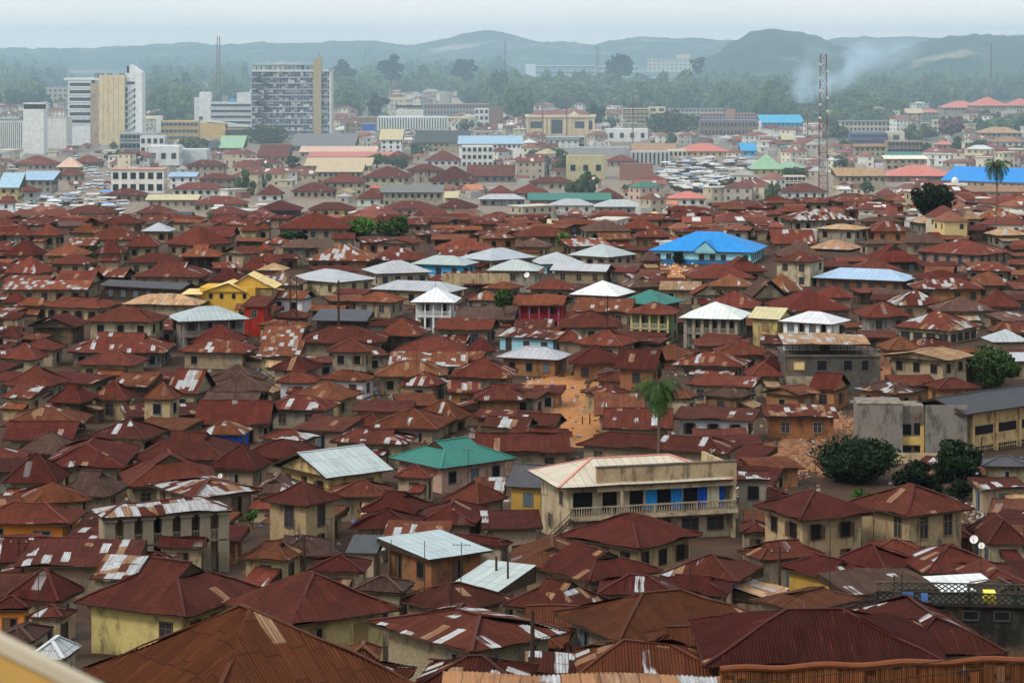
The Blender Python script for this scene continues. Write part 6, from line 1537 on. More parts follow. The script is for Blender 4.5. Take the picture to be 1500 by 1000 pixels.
def W_(px, py, d): return ((px-CX)/F*d, d, CAMZ-(py-HZ)/F*d)
wire(W_(1040,1003,64), W_(1620,928,66), 0.15, 'uppermost of three thin power lines crossing the rusty sheet fence'); wire(W_(1100,1012,62), W_(1620,948,64), 0.15, 'middle one of three power lines crossing the rusty sheet fence'); wire(W_(1180,1030,60), W_(1620,972,62), 0.12, 'lowest power line crossing the rusty sheet fence')
wire(W_(1142,805,214), W_(1452,845,205), 1.2, 'thin line running from the dark pole over maroon roofs', 0.02); wire(W_(445.5,788,222), W_(27,792,225), 1.6, 'long thin line between the two dark poles above the silver patched roofs', 0.02)
# ---------------------------------------------------------------- small tin sheds in the gaps between the houses
def scr(e):
    P = [pix(x, y, e['ze']) for x, y in footprint(e, 1.0)]; top = pix(e['cx'], e['cy'], e['ze']+e['rise'])[1]
    return min(p[0] for p in P), max(p[0] for p in P), min(top, min(p[1] for p in P)), max(p[1] for p in P)
for e in H: e['scr'] = scr(e)
FH0 = FH
for e in FH0: e['scr'] = scr(e)
TREEBOX = [(a[0], a[1], a[2], a[3], a[4]) for a in TREES]+[(925,995,545,676,272),(1257,1500,585,668,345),(1285,1500,862,905,140),(800,1076,690,790,270),(1150,1290,495,560,380),(270,400,402,440,520),(648,746,401,425,450)]
CLEAR = [(840,604,58,62),(832,570,48,16),(1225,655,45,40),(1160,670,50,28),(980,402,26,12)]      # open laterite: centre column, row, half sizes
rr = random.Random(77); placed = []; NB = {}
foot = [footprint(e, 0.3) for e in H]
tries = 0; SH = []
while tries < 60000 and len(SH) < 298:
    tries += 1
    px = rr.uniform(-20, 1520); py = rr.uniform(300, 350) if tries % 9 == 0 else 345+(1-rr.random()**0.8)*640; g = march(px, py, 0, 60)
    if g > 760: continue
    if any(abs(px-a) < c and abs(py-b) < d_ for a, b, c, d_ in CLEAR): continue
    x, y = (px-CX)/F*g, g; L = rr.uniform(5.0, 10.5); D = rr.uniform(4, 7.5); th = rr.uniform(-0.35, 0.45); hw = rr.uniform(2.3, 2.8)
    e = dict(cx=x, cy=y, L=L+1, D=D+1, th=th, rise=(0.2 if rr.random() < 0.72 else 0.38)*D/2, ze=gz(x, y)+hw)
    e['typ'] = 'M' if e['rise'] < 0.13*D else rr.choice(['H', 'Gb', 'H'])
    fp_ = footprint(e, 0.2)
    bad = False
    for q, f2 in zip(H, foot):
        if abs(q['cx']-x)+abs(q['cy']-y) < 34 and hit(fp_, f2): bad = True; break
    if bad or any(abs(q['cx']-x)+abs(q['cy']-y) < 22 and hit(fp_, footprint(q, 0.0)) for q in SH): continue
    s4 = scr(e)
    A = (s4[1]-s4[0])*(s4[3]-s4[2])
    for q in H:
        if q['cy'] < y-1: continue
        t = q['scr']; w = min(s4[1], t[1])-max(s4[0], t[0]); h = min(s4[3], t[3]+1.7*F/q['cy'])-max(s4[2], t[2])
        if w > 0 and h > 0 and w*h > 0.26*min(A, (t[1]-t[0])*(t[3]-t[2])): bad = True; break
    if any(t[4] > y and min(s4[1], t[1])-max(s4[0], t[0]) > 3 and min(s4[3]+14, t[3])-max(s4[2], t[2]) > 3 for t in TREEBOX): continue
    if bad: continue
    # keep only a shed one can see: most of its roof clear of nearer houses
    cov = 0
    for q in H:
        if q['cy'] > y: continue
        t = q['scr']; w = min(s4[1], t[1])-max(s4[0], t[0]); h = min(s4[3], t[3])-max(s4[2], t[2])
        if w > 0 and h > 0: cov += w*h
    if cov > 0.72*A: continue
    e.update(d=y, s=1.0, L0=e['L'], D0=e['D'], rise0=e['rise'], roof=rr.choice('rrrddddo'), wall=rr.choice('tttgmnkk'), st='1', patch=rr.choice([0,0,1,2,3,4]), seed=7000+len(SH), name='tin_shed', short=None, label=None, scr=s4)
    SH.append(e)
for e in SH: build_house(e)

# ---------------------------------------------------------------- labels: each house is counted off from something one can find
LMK = [(e['short'], (e['scr'][0]+e['scr'][1])/2, (e['scr'][2]+e['scr'][3])/2) for e in H if e['short']]
LMK += [('cream balcony building', 940, 725), ('grey concrete block', 1340, 625), ('black stained block', 1220, 535), ('pierced parapet house', 1400, 885), ('yellow twin gable house', 335, 425),
        ('middle coconut palm', 960, 600), ('dirt clearing', 835, 600), ('tall dark evergreen', 1405, 690), ('sheet fence', 1300, 985), ('domed cream tower', 1402, 290), ('valley edge trees', 555, 335), ('wide low hillside tree', 156, 381), ('white dish', 323, 697), ('dark pole', 445, 815), ('narrow conifer', 993, 382), ('tan gable tree', 1452, 547), ('compound wall', 700, 414)]
RT = dict(r='rust', d='dark rust', o='orange rust', w='white', s='silver', b='beige', k='slate', v='faded brown', T='teal', B='blue', L='pale blue')
WT = dict(t='tan', y='ochre', m='mud', g='grey', w='white', p='pink', k='dark timber', n='brown', c='cream', b='blue', l='pale blue', G='green', R='red', O='orange', Y='yellow', A='ochre', a='blue')
def give(items, noun, cat, grp):
    used = {}
    un = [e for e in items if not e['label']]
    for e in un: e['mid'] = ((e['scr'][0]+e['scr'][1])/2, (e['scr'][2]+e['scr'][3])/2)
    for e in un:
        x, y = e['mid']; best = None
        near_ = sorted(LMK, key=lambda m: math.hypot(m[1]-x, m[2]-y))[:9]
        for n1, ax, ay in near_:
            d1 = math.hypot(x-ax, y-ay)
            if d1 < 6: continue
            for n2, bx, by in sorted(LMK, key=lambda m: math.hypot(m[1]-x, m[2]-y))[:16]:
                if n2 == n1 or len(n1.split())+len(n2.split()) > 8: continue
                d2 = math.hypot(bx-ax, by-ay)
                if d2 < 25: continue
                c = ((x-ax)*(bx-ax)+(y-ay)*(by-ay))/(d1*d2)
                if c < 0.74: continue
                rank = 1
                for q in un:
                    if q is e: continue
                    qx, qy = q['mid']; dq = math.hypot(qx-ax, qy-ay)
                    if 0.5 < dq < d1 and ((qx-ax)*(bx-ax)+(qy-ay)*(by-ay))/(dq*d2) > 0.74: rank += 1
                if rank > 10: continue
                if (n1, n2, rank) in used: continue
                sc = rank*1.0+(1-c)*3+d1/120+d2/400
                if best is None or sc < best[0]: best = (sc, n1, n2, rank)
        pt = e['patch']; ro = RT[e['roof']]; wa = WT[e['wall']]
        pre = '' if pt < 2 else 'patched ' if pt < 5 else 'silver-striped '
        if best is None:
            q = sorted(LMK, key=lambda m: math.hypot(m[1]-x, m[2]-y)); q = [(a, b) for a in q[:12] for b in q[:12] if a is not b and len(a[0].split())+len(b[0].split()) < 8 and (a[0], b[0], 1, 'b') not in used][0]; best = (9, q[0][0], q[1][0], 0); used[(q[0][0], q[1][0], 1, 'b')] = 1
        _, n1, n2, rank = best; used[(n1, n2, rank)] = 1
        if rank == 0: lab = None
        o = ['', 'next after', 'second from', 'third from', 'fourth from', 'fifth from', 'sixth from', 'seventh from', 'eighth from', 'ninth from', 'tenth from'][min(rank, 10)]
        look = f'{pre}{ro} roofed {wa} {noun}'
        lab = f'{look}, {o} the {n1} towards the {n2}'
        if rank == 0: lab = f'{ro} roofed {wa} {noun} lying off the line between the {n1} and the {n2}'
        if len(lab.split()) > 16: lab = f'{ro} roofed {noun}, {o} the {n1} towards the {n2}'
        if len(lab.split()) > 16: lab = f'{noun}, {o} the {n1} towards the {n2}'
        tag(e['obj'], lab, cat, grp)
    for e in items:
        if e['label']: tag(e['obj'], e['label'].replace("at the picture's edge", 'cut by the picture edge'), cat, grp)
give(H, 'house', 'house', 'houses crowded on the hillside')
give(SH, 'shed', 'shed', 'tin sheds and lean-tos between the houses')
ra = random.Random(41); AE = []
for e in ra.sample([q for q in H if 150 < q['cy'] < 480], 34):       # slim television masts beside their houses
    x, y = e['cx']+ra.uniform(-.4, .4)*e['L'], e['cy']+e['D']*0.5+0.6; z1 = e['ze']+ra.uniform(2.5, 5.0); g0 = gz(x, y); root = bpy.data.objects.new('television_aerial', None); COL.objects.link(root); root.location = (x, y, g0)
    m = MB(); m.tube((0,0,0),(0.1,0,z1-g0), 0.045, 0.03, 6); m.build('shaft', M_TIMBER, root); m = MB(); h = z1-g0-0.15; m.bar((-0.5,0,h),(0.7,0,h), 0.03)
    for k in range(5): m.bar((-0.4+0.25*k,-0.35+0.04*k,h),(-0.4+0.25*k,0.35-0.04*k,h), 0.025)
    m.build('antenna', M_TIMBER, root); p = pix(x, y, z1); AE.append(dict(obj=root, label=None, scr=(p[0], p[0], p[1], p[1]+10), patch=0, roof='r', wall='t'))
give(AE, 'aerial', 'aerial', 'television aerials over the roofs')
for e in AE: e['obj']['label'] = 'slim television '+e['obj']['label'][e['obj']['label'].index('aerial'):]

# the open laterite: a thin sheet of bare swept orange earth lying on the ground
def bare(cx, cy, w, h, mt):
    nu, nv = 60, 60; v = []; f = []; ok = []
    for j in range(nv+1):
        for i in range(nu+1):
            a, b = -1+2*i/nu, -1+2*j/nv; px, py = cx+a*w, cy-b*h; d = march(px, py, 0); x = (px-CX)/F*d; v.append((x, d, gz(x, d)+0.35*noise.noise(Vector((x*0.03, d*0.03, 0)))+0.09)); ok.append(math.hypot(a, b)+0.45*noise.noise(Vector((px*0.06, py*0.09, 1)))+0.2*noise.noise(Vector((px*0.3, py*0.4, 5))) < 0.95)
    for j in range(nv):
        for i in range(nu):
            q = (j*(nu+1)+i, j*(nu+1)+i+1, (j+1)*(nu+1)+i+1, (j+1)*(nu+1)+i)
            if all(ok[k] for k in q): f.append(q)
    me = bpy.data.meshes.new('bare_earth'); me.from_pydata(v, [], f); me.materials.append(mt); me.update(); o = bpy.data.objects.new('bare_earth', me); COL.objects.link(o); tag(o, kind='structure')
M_DIRT = plain('trodden_laterite', (0.23, 0.10, 0.045), 0.95, 0.8, 0.7)
M_EARTH = plain('swept_laterite', (0.36, 0.16, 0.06), 0.95, 0.6, 0.9)
for a in ((838,606,58,60),(820,572,60,22),(1228,650,42,48),(1165,672,62,34),(985,402,34,12),(1190,560,70,20),(1300,555,30,20)): bare(*a, M_EARTH if a[0] in (838, 820, 985) else M_DIRT)
# ---------------------------------------------------------------- rubble and sand on the open ground
def pebbles(name, cpx, cpy, w, h, n, lo, hi, cols, seed, mound=0.0):
    r = random.Random(seed); m = MB()
    for _ in range(n):
        px, py = cpx+r.gauss(0, w/2.4), cpy+r.gauss(0, h/2.4); d = march(px, py, 0); x = (px-CX)/F*d; z = gz(x, d)+0.35*noise.noise(Vector((x*0.03, d*0.03, 0)))
        s = r.uniform(lo, hi); c = r.choice(cols); a = r.random()*3; b = len(m.v)
        for k in range(4): t = a+k*PI/2; m.v.append((x+math.cos(t)*s, d+math.sin(t)*s*r.uniform(.5,1), z-0.1))
        for k in range(4): t = a+k*PI/2; m.v.append((x+math.cos(t)*s*.7, d+math.sin(t)*s*.6, z+s*r.uniform(.4,1)))
        m.idx(b, [(0,1,5,4),(1,2,6,5),(2,3,7,6),(3,0,4,7),(4,5,6,7)], 0, None, c)
    o = m.build(name, M_VCOL); tag(o, kind='stuff')
RC = [(0.24,0.12,0.06),(0.24,0.19,0.14),(0.08,0.06,0.04),(0.34,0.31,0.27),(0.16,0.08,0.04),(0.10,0.08,0.07)]
pebbles('rubble', 1190, 665, 60, 44, 520, 0.08, 0.32, RC, 1); pebbles('rubble', 1240, 640, 18, 44, 320, 0.08, 0.28, RC, 2); pebbles('debris', 845, 600, 60, 60, 90, 0.06, 0.22, RC, 3)
pebbles('debris', 1390, 750, 90, 26, 500, 0.1, 0.45, RC+[(0.7,0.7,0.68)], 4); pebbles('debris', 985, 398, 50, 14, 240, 0.15, 0.5, [(0.5,0.2,0.05),(0.55,0.25,0.08),(0.6,0.6,0.6)], 5)
pebbles('debris', 600, 620, 900, 220, 2600, 0.08, 0.5, RC+[(0.4,0.4,0.4),(0.1,0.18,0.4),(0.3,0.1,0.05)], 6)
# washing lines beside the blue school
r = random.Random(6)
for k, px in enumerate((958, 968, 976, 985, 1020, 1029)):
    d = 590.0; s = d/F; m = MB(); x = (px-CX)*s; z = CAMZ-(391-HZ)*s
    for i in range(4): m.face([(x+i*.35,d+.05*(i%2),z),(x+i*.35+.35,d+.05*((i+1)%2),z),(x+i*.35+.35,d,z+1.2),(x+i*.35,d,z+1.2)])
    c, nm = [((0.7,0.72,0.75),'white'),((0.45,0.2,0.3),'dull pink'),((0.3,0.4,0.5),'grey blue'),((0.65,0.6,0.45),'cream'),((0.5,0.05,0.05),'red'),((0.1,0.1,0.12),'black')][k]
    o = m.build('washing', M_OBJ, None, c); tag(o, f'{nm} cloth on the washing line below the vivid blue school', 'washing')

# ---------------------------------------------------------------- market street and market square in the valley
r = random.Random(15)
def car(name, x, y, z, rz, col, label, cat, grp, van=False):
    root = bpy.data.objects.new(name, None); COL.objects.link(root); root.location = (x, y, z); root.rotation_euler = (0, 0, rz); tag(root, label, cat, grp)
    if 'car' not in CARS:
        for v in (0, 1):
            b = MB(); g_ = MB(); w = MB(); h = 1.9 if v else 0.95
            if v: b.box(-2.3, 2.3, -0.9, 0.9, 0.35, 2.1); g_.box(-2.32, 2.1, -0.92, 0.92, 1.25, 1.8)
            else:
                b.box(-2.1, 2.1, -0.85, 0.85, 0.35, 0.9); b.box(-1.1, 0.9, -0.75, 0.75, 1.35, 1.45)
                g_.face([(-1.6,-.8,.9),(1.3,-.8,.9),(.9,-.72,1.4),(-1.1,-.72,1.4)]); g_.face([(-1.6,.8,.9),(-1.1,.72,1.4),(.9,.72,1.4),(1.3,.8,.9)]); g_.face([(-1.6,-.8,.9),(-1.1,-.72,1.4),(-1.1,.72,1.4),(-1.6,.8,.9)]); g_.face([(1.3,-.8,.9),(1.3,.8,.9),(.9,.72,1.4),(.9,-.72,1.4)])
            for a in (-1.3, 1.3):
                for c in (-.8, .8): w.tube((a, c-.1, .33), (a, c+.1, .33), .33, .33, 10)
            meshes = []
            for q, mt in ((b, M_OBJ), (g_, M_GLASS), (w, M_DARK)):
                me = bpy.data.meshes.new('car'); me.from_pydata(q.v, [], q.f); me.materials.append(mt); meshes.append(me)
            CARS['van' if v else 'car'] = meshes
    ms = CARS['van' if van else 'car']
    link('body', ms[0], root, col); link('windows', ms[1], root); link('wheels', ms[2], root)
CARS = {}
def free(x, y, rad=5): return all(abs(q['cx']-x) > q['L']/2+rad or abs(q['cy']-y) > q['D']/2+rad for q in FH)
cols = [(0.6,0.62,0.62),(0.7,0.7,0.7),(0.03,0.05,0.15),(0.25,0.02,0.02),(0.55,0.5,0.3),(0.1,0.1,0.1)]
KN = dict(zip(cols, ('silver', 'white', 'dark blue', 'dark red', 'tan', 'black')))
n = 0
for _ in range(900):
    if n >= 58: break
    px, py = (r.gauss(95, 55), r.uniform(288, 322)) if r.random() < 0.55 else (r.uniform(118, 172)-r.random()*10, r.uniform(205, 288))
    if px < -5: continue
    d = march(px, py, 0, 800)
    if d > 2200: continue
    x = (px-CX)/F*d
    if not free(x, d, 3): continue
    van = r.random() < 0.45; kc = r.choice(cols[:2] if van else cols); car('minibus' if van else 'car', x, d, gz(x, d), r.choice([0.1, 1.5, 0.2, 1.3])+r.uniform(-.2, .2), kc, 'small pale minibus in the crowded market street' if van else f'small {KN[kc]} car in the crowded market street', 'minibus' if van else 'car', 'minibuses in the market street' if van else 'cars in the market street', van); n += 1
sm = MB(); sm.face([(-1.7,-1.5,2.2),(1.7,-1.5,2.2),(1.7,1.5,2.6),(-1.7,1.5,2.6)]); sm.box(-1.75, 1.75, -1.55, 1.6, 2.12, 2.19); 
SMESH = bpy.data.meshes.new('canopy'); SMESH.from_pydata(sm.v, [], sm.f); SMESH.materials.append(M_OBJ)
pm = MB(); 
for a in (-1.6, 1.6):
    for b in (-1.4, 1.4): pm.box(a-.05, a+.05, b-.05, b+.05, 0, 2.12)
pm.box(-1.5, 1.5, -1.3, -0.6, 0, 0.8); PMESH = bpy.data.meshes.new('table_and_posts'); PMESH.from_pydata(pm.v, [], pm.f); PMESH.materials.append(M_TIMBER)
sc_ = [(0.36,0.34,0.31),(0.5,0.5,0.48),(0.22,0.14,0.1),(0.6,0.6,0.58),(0.30,0.26,0.2),(0.14,0.19,0.28),(0.5,0.48,0.45)]
CN = {(0.14,0.19,0.28): 'slate blue', (0.5,0.48,0.45): 'dusty white', (0.36,0.34,0.31):'grey', (0.5,0.5,0.48):'pale grey', (0.22,0.14,0.1):'rust brown', (0.6,0.6,0.58):'off white', (0.30,0.26,0.2):'brownish grey', (0.12,0.22,0.45):'blue', (0.65,0.63,0.6):'whitish', (0.1,0.3,0.7):'bright blue', (0.7,0.7,0.7):'white', (0.7,0.7,0.72):'clean white'}
def stall(px, py, label, grp, cols, name='market_stall'):
    d = march(px, py, 0, 800); x = (px-CX)/F*d
    if not free(x, d, 1.5): return
    root = bpy.data.objects.new(name, None); COL.objects.link(root); root.location = (x, d, gz(x, d)); root.rotation_euler = (0, 0, r.uniform(-.5, .6)); root.scale = (r.uniform(1.0, 1.9), r.uniform(1.0, 1.6), r.uniform(.9, 1.25)); tag(root, label, 'market stall', grp)
    c = r.choice(cols); root['label'] = CN.get(c, 'dull')+' '+label; link('canopy', SMESH, root, c); link('frame', PMESH, root)
for _ in range(170): stall(r.uniform(965, 1105), r.uniform(236, 284), 'sheet roofed stall packed into the market square by the pointed green roof', 'stalls in the market square', sc_)
for _ in range(90): stall(r.uniform(0, 170), r.uniform(290, 327), 'canopied stall beside the crowded market street below the cream houses', 'stalls along the market street', sc_+[(0.1,0.3,0.7),(0.7,0.7,0.7)])
for _ in range(28): stall(r.uniform(320, 400), r.uniform(305, 325), 'pale canopied stall by the maroon roofed buildings behind the hill edge', 'stalls behind the hill edge', sc_)

# ---------------------------------------------------------------- the rest of the town: one mass of small houses past the few hundred that can be told apart
r = random.Random(31); mb = MB(); occ = {}
PROT = [(p[0], p[1], p[2], p[3]) for p in PROTB]+[(e['scr'][0], e['scr'][1], e['scr'][2], e['scr'][3]+6) for e in FH0]+[(a[0], a[1], a[2], a[3]-2) for a in TREES if a[4] > 800]+[(368,485,95,198),(97,208,95,207),(1200,1212,80,290)]
def blocks(x0, x1, yt, yb, lim=0.13):
    for p in PROT:
        w = min(x1, p[1])-max(x0, p[0]); h = min(yb, p[3])-max(yt, p[2])
        if w > 0 and h > 0.8 and w*h > lim*min((x1-x0)*(yb-yt), (p[1]-p[0])*(p[3]-p[2])) : return True
    return False

RC_ = [((0.17,0.06,0.045),9),((0.21,0.09,0.065),5),((0.12,0.045,0.035),3),((0.32,0.30,0.28),2.2),((0.5,0.5,0.48),1),((0.4,0.33,0.2),1),((0.42,0.17,0.10),0.8),((0.07,0.19,0.15),0.2),((0.15,0.25,0.36),0.12)]
WC_ = [(0.46,0.40,0.28),(0.56,0.50,0.36),(0.40,0.34,0.24),(0.62,0.60,0.53),(0.36,0.33,0.28),(0.55,0.42,0.2),(0.5,0.38,0.30)]
def wpick(r):
    t = r.random()*sum(w for _, w in RC_)
    for c, w in RC_:
        t -= w
        if t <= 0: return c
    return c
def tbox(mb, cx, cy, z, th, x0, x1, y0, y1, z0, z1, col):
    c, s = math.cos(th), math.sin(th); b = len(mb.v)
    for zz in (z0, z1):
        for a, q in ((x0,y0),(x1,y0),(x1,y1),(x0,y1)): mb.v.append((cx+a*c-q*s, cy+a*s+q*c, z+zz))
    mb.idx(b, [(0,1,5,4),(1,2,6,5),(2,3,7,6),(3,0,4,7),(4,5,6,7)], 0, None, col)
cnt = 0
BL = [(b.location.x, b.location.y) for b in COL.objects if b.parent is None and b.type == 'EMPTY' and b.location.y > 760]
def sparse(px, d):
    """how built up the ground is"""
    if d < 1450: return 1.0
    if px < 330: return 0.75 if d < 1500 else 0.2
    if px > 1000: return 0.75 if d < 1750 else 0.2
    return 0.9 if d < 1800 else 0.65 if d < 2700 else 0.35
for _ in range(34000):
    if cnt >= 4200: break
    d = 770+(r.random()**1.15)*2900; px = r.uniform(-60, 1560)
    if px > 850 and r.random() < 0.22: d = r.uniform(600, 790)
    x = (px-CX)/F*d
    if d < 800 and not all(abs(q['cx']-x) > q['L']/2+9 or abs(q['cy']-d) > q['D']/2+9 for q in H): continue
    if r.random() > sparse(px, d): continue
    if d < 1500 and 965 < px < 1105 and 232 < pix(x, d, gz(x, d))[1] < 286: continue
    pyg = pix(x, d, gz(x, d))[1]
    if (px < 172 and 286 < pyg < 330 and px > 2) or (115+(286-pyg)*0.2 < px < 172 and 205 < pyg < 290): continue
    L = r.uniform(7, 17); D = r.uniform(6, 10); L = min(L, 12) if d < 860 else L; key = (int(x/11), int(d/13))
    if key in occ or (key[0]+1, key[1]) in occ and r.random() < 0.25: continue
    if not free(x, d, 6): continue
    fl = r.choice([1,1,2,2,3]) if d > 1250 else r.choice([1,1,2,2,2,3]) if d > 900 else r.choice([1,2])
    pt_ = pix(x, d, gz(x, d)+2.9*fl+2.5)[1]; ww = L/2/d*F
    if blocks(px-ww, px+ww, pt_, pyg, 0.16):
        fl = 1; L = r.uniform(5, 8); D = r.uniform(4, 6); ww = L/2/d*F; pt_ = pix(x, d, gz(x, d)+4.3)[1]
        if blocks(px-ww, px+ww, pt_, pyg, 0.2): continue
    if any(abs(bx-x-8) < 26 and -8 < d-by < 10 for bx, by in BL if abs(by-d) < 30): continue
    occ[key] = 1; cnt += 1; th = r.choice([0, 0.3, -0.25, 1.3, 0.6])+r.uniform(-.15, .15); z = gz(x, d); h = 2.9*fl+0.3 if fl > 1 or L > 7 else 2.6
    wc = r.choice(WC_) if d < 1150 else r.choice(WC_[:5]+[(0.66,0.65,0.60),(0.62,0.57,0.45)]); rc = jit(wpick(r) if d > 880 else r.choice([(0.17,0.055,0.038),(0.13,0.04,0.028),(0.2,0.08,0.05)]), r, 0.2); tbox(mb, x, d, z, th, -L/2+.5, L/2-.5, -D/2+.5, D/2-.5, -2, h, wc)
    c, s = math.cos(th), math.sin(th); T_ = lambda a, q, zz: (x+a*c-q*s, d+a*s+q*c, z+zz)
    if r.random() < (0.13 if d < 1150 else 0.28): tbox(mb, x, d, z, th, -L/2, L/2, -D/2, D/2, h, h+0.35, (0.5,0.47,0.4))
    else:
        rise = D/2*r.uniform(0.4, 0.6); q = L/2-D/2*0.95; q = max(q, 0.2)
        if r.random() < 0.2: q = L/2
        A_, B_, C_, E_ = T_(-L/2,-D/2,h), T_(L/2,-D/2,h), T_(L/2,D/2,h), T_(-L/2,D/2,h); R0, R1 = T_(-q,0,h+rise), T_(q,0,h+rise)
        for f in ((A_,B_,R1,R0),(C_,E_,R0,R1),(B_,C_,R1),(E_,A_,R0)): mb.face(f, 0, None, rc)
        if r.random() < 0.35 and rc[0] < 0.3:
            t0 = r.uniform(-0.6, 0.4)*q; t1 = t0+r.uniform(0.8, 2.4); f0, f1 = r.uniform(0.02, 0.4), r.uniform(0.5, 0.95)
            mb.face([T_(t0,-D/2*(1-f0),h+rise*f0+.06), T_(t1,-D/2*(1-f0),h+rise*f0+.06), T_(t1,-D/2*(1-f1),h+rise*f1+.06), T_(t0,-D/2*(1-f1),h+rise*f1+.06)], 0, None, (0.52,0.5,0.48))
    if d < 2300:
        for f in range(fl):
            for sd, ln in ((0, L), (1, D), (2, D)):
                nn = int((ln-1)/3.0)
                for i in range(nn):
                    if r.random() < 0.15: continue
                    t = -ln/2+0.5+(ln-1)*(i+0.5)/nn; z0 = h-2.9*f-2.0; z1 = z0+1.3; w = 0.55; col = (0.05,0.05,0.06) if r.random() < .8 else (0.2,0.14,0.09)
                    if sd == 0: mb.face([T_(t-w,-D/2+.46,z0),T_(t+w,-D/2+.46,z0),T_(t+w,-D/2+.46,z1),T_(t-w,-D/2+.46,z1)], 0, None, col)
                    elif sd == 1: mb.face([T_(L/2-.46,t-w,z0),T_(L/2-.46,t+w,z0),T_(L/2-.46,t+w,z1),T_(L/2-.46,t-w,z1)], 0, None, col)
                    else: mb.face([T_(-L/2+.46,t-w,z0),T_(-L/2+.46,t-w,z1),T_(-L/2+.46,t+w,z1),T_(-L/2+.46,t+w,z0)], 0, None, col)
    if r.random() < 0.3:
        tbox(mb, x+r.uniform(-9,9), d-r.uniform(6,9), z, th, -2.5, 2.5, -2, 2, -1, r.uniform(2.2,3.2), jit(r.choice([(0.4,0.38,0.35),(0.2,0.1,0.07),(0.5,0.5,0.5)]), r))
o = mb.build('small_distant_houses', M_VCOL); tag(o, 'mass of small houses filling the hazy town', 'houses', None, 'stuff')
mb = MB()
for _ in range(520):                                   # hamlets on the far slopes
    d = r.uniform(3300, 6800); px = r.uniform(-40, 1540); x = (px-CX)/F*d
    if noise.noise(Vector((px*0.006, d*0.001, 2))) < 0.05: continue
# ---------------------------------------------------------------- the woods beyond the town, and trees mixed into it
r = random.Random(5)
def lump(seed, n=9):
    q = random.Random(seed); m = MB()
    for i in range(n):
        c = Vector((q.gauss(0, 0.34), q.gauss(0, 0.34), 0.55+q.gauss(0, 0.2))); s = q.uniform(0.2, 0.36)
        b = len(m.v); P = []
        for a in range(5):
            for k in range(7):
                t = -PI/2+PI*(a+0.5)/5; ph = 2*PI*(k+0.5*(a % 2))/7; w = s*(1+0.45*noise.noise(Vector((math.cos(t)*math.cos(ph)*3, math.cos(t)*math.sin(ph)*3, math.sin(t)*3+seed+i))))
                m.v.append(tuple(c+Vector((math.cos(t)*math.cos(ph), math.cos(t)*math.sin(ph), math.sin(t)*0.85))*w))
        for a in range(4):
            for k in range(7): m.f.append((b+a*7+k, b+a*7+(k+1) % 7, b+(a+1)*7+(k+1) % 7, b+(a+1)*7+k))
        m.f.append(tuple(b+28+k for k in range(7)))
    for _ in range(150):
        p = Vector((q.gauss(0,1), q.gauss(0,1), q.gauss(0,1))).normalized(); c = Vector((0,0,0.55))+Vector((p.x*0.55, p.y*0.55, p.z*0.42)); s = 0.075
        a = Vector((q.gauss(0,1), q.gauss(0,1), q.gauss(0,1))).normalized()*s; b_ = Vector((q.gauss(0,1), q.gauss(0,1), q.gauss(0,1))).normalized()*s
        i = len(m.v); m.v += [tuple(c-a), tuple(c+b_), tuple(c+a), tuple(c-b_)]; m.f.append((i, i+1, i+2, i+3))
    return m.v, m.f
LUMPS = [lump(k) for k in range(6)]
def wood(name, pts, label):
    v = []; f = []
    for x, y, z, w, h, k in pts:
        V, Fc = LUMPS[k % 6]; a = (k*1.7) % 6.28; c, s = math.cos(a)*w, math.sin(a)*w; b = len(v)
        v += [(x+p[0]*c-p[1]*s, y+p[0]*s+p[1]*c, z+p[2]*h) for p in V]; f += [tuple(b+i for i in q) for q in Fc]
    me = bpy.data.meshes.new(name); me.from_pydata(v, [], f); me.materials.append(M_FOREST); me.update(); o = bpy.data.objects.new(name, me); COL.objects.link(o); tag(o, label, 'trees', None, 'stuff')
pts = []
for _ in range(24000):
    if len(pts) > 5200: break
    d = 1700+r.random()**1.4*3300; px = r.uniform(-60, 1560); x = (px-CX)/F*d; nn = noise.noise(Vector((x*0.006, d*0.0025, 7)))
    dn = 0.95 if (px < 760 and d > 1900) else 0.95 if (px > 985 and d > 1950) else 0.5
    if px < 330 and d > 1750: dn = 1
    if nn < (0.0-dn*0.35)+0.12: continue
    if 740 < px < 1040 and d > 3000: continue
    if any(abs(bx-x) < 14+30*(by > 1500) and -70 < d-by < 14 for bx, by in BL): continue
    w = r.uniform(10, 23)*(0.9+d/9000) if 470 < px < 1010 else r.uniform(8, 19)*(0.9+d/9000); gy = pix(x, d, gz(x, d))[1]
    if blocks(px-w*.5/d*F, px+w*.5/d*F, gy-w*0.9/d*F, gy, 0.2): continue
    pts.append((x, d, tz(x, d)-1, w*0.62, w*r.uniform(0.75, 1.1)*(1.0 if d > 1900 else 0.6), r.randrange(99)))
wood('forest', pts, 'dense green woods beyond the town')
pts = []
for _ in range(9000):
    if len(pts) > 420: break
    d = 800+r.random()*1050; px = r.uniform(-40, 1540); x = (px-CX)/F*d
    if noise.noise(Vector((x*0.012, d*0.006, 3))) < 0.18 or not free(x, d, 5): continue
    if (int(x/11), int(d/13)) in occ and r.random() < 0.85: continue
    if any(abs(bx-x-6) < 18 and -14 < d-by < 14 for bx, by in BL): continue
    w = r.uniform(5, 10); gy = pix(x, d, gz(x, d))[1]
    if blocks(px-w*.5/d*F, px+w*.5/d*F, gy-w*0.9/d*F, gy, 0.2): continue
    pts.append((x, d, gz(x, d), w*0.6, w*0.95, r.randrange(99)))
wood('town_trees', pts, 'scattered small trees among the hazy houses')

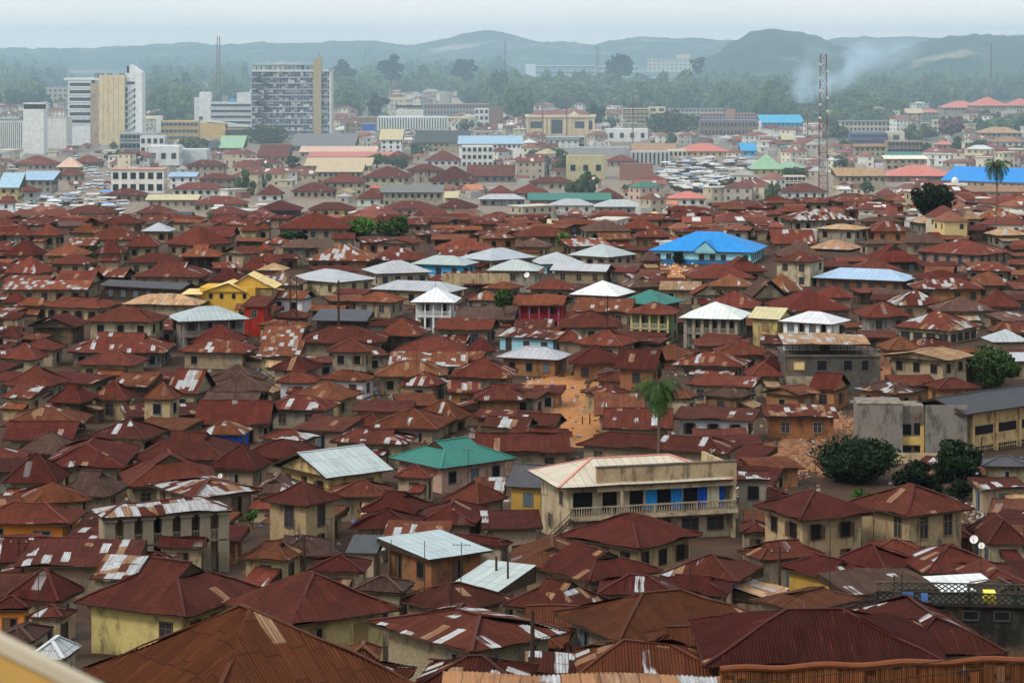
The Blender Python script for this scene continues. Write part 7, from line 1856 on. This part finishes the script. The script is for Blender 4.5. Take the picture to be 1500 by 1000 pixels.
# ---------------------------------------------------------------- smoke and haze
def vol(name, x0, x1, y0, y1, z0, z1, col, dens, build=None, aniso=0.0):
    m = MB(); m.box(x0, x1, y0, y1, z0, z1); mt = bpy.data.materials.new(name+'_air'); mt.use_nodes = True; t = mt.node_tree; t.nodes.clear()
    out = t.nodes.new('ShaderNodeOutputMaterial'); pv = t.nodes.new('ShaderNodeVolumePrincipled'); t.links.new(pv.outputs[0], out.inputs['Volume'])
    pv.inputs['Color'].default_value = tuple(col)+(1,); pv.inputs['Density'].default_value = dens; pv.inputs['Anisotropy'].default_value = aniso
    if build: build(G(t), pv)
    o = m.build(name, mt); tag(o, kind='stuff'); return o
def smoke_nodes(g, pv):
    geo = g.n('ShaderNodeTexCoord'); s = g.n('ShaderNodeSeparateXYZ'); g.put(s.inputs[0], geo.outputs['Generated'])
    x, z = s.outputs[0], s.outputs[2]
    # a plume that starts narrow at the lower near end and drifts up and along
    cx = g.m('ADD', 0.06, g.m('MULTIPLY', g.m('POWER', z, 1.1), 0.28)); wd = g.m('ADD', 0.045, g.m('MULTIPLY', z, 0.42))
    dist = g.m('DIVIDE', g.m('ABSOLUTE', g.m('SUBTRACT', x, cx)), wd); core = g.m('SUBTRACT', 1.0, dist, clamp=True)
    n = g.noise(g.xyz(g.m('MULTIPLY', x, 7.0), s.outputs[1], g.m('SUBTRACT', g.m('MULTIPLY', z, 2.2), g.m('MULTIPLY', x, 2.0))), 1.0, 5, 0.62)
    n = g.ramp(n, 0.42, 0.72); yy = g.m('SUBTRACT', 1.0, g.m('MULTIPLY', g.m('ABSOLUTE', g.m('SUBTRACT', s.outputs[1], 0.5)), 2.0))
    fade = g.m('SUBTRACT', 1.0, g.m('MULTIPLY', z, 0.85)); top = g.ramp(z, 1.0, 0.75)
    g.put(pv.inputs['Density'], g.m('MULTIPLY', g.m('MULTIPLY', g.m('MULTIPLY', core, n), g.m('MULTIPLY', fade, top)), g.m('MULTIPLY', yy, 0.15)))
d = 1900.0; s_ = d/F
vol('smoke', (1160-CX)*s_, (1500-CX)*s_, d-35, d+35, CAMZ-(152-HZ)*s_, CAMZ-(50-HZ)*s_, (0.70,0.86,1.0), 0.0, smoke_nodes)
vol('haze', -3400, 3400, -30, 9800, -75, 160, HAZE_COL, HAZE_D, None, 0.6)
vol('valley_haze', -3300, 3300, 760, 4600, -74, 110, HAZE_COL, HAZE_V, None, 0.35)
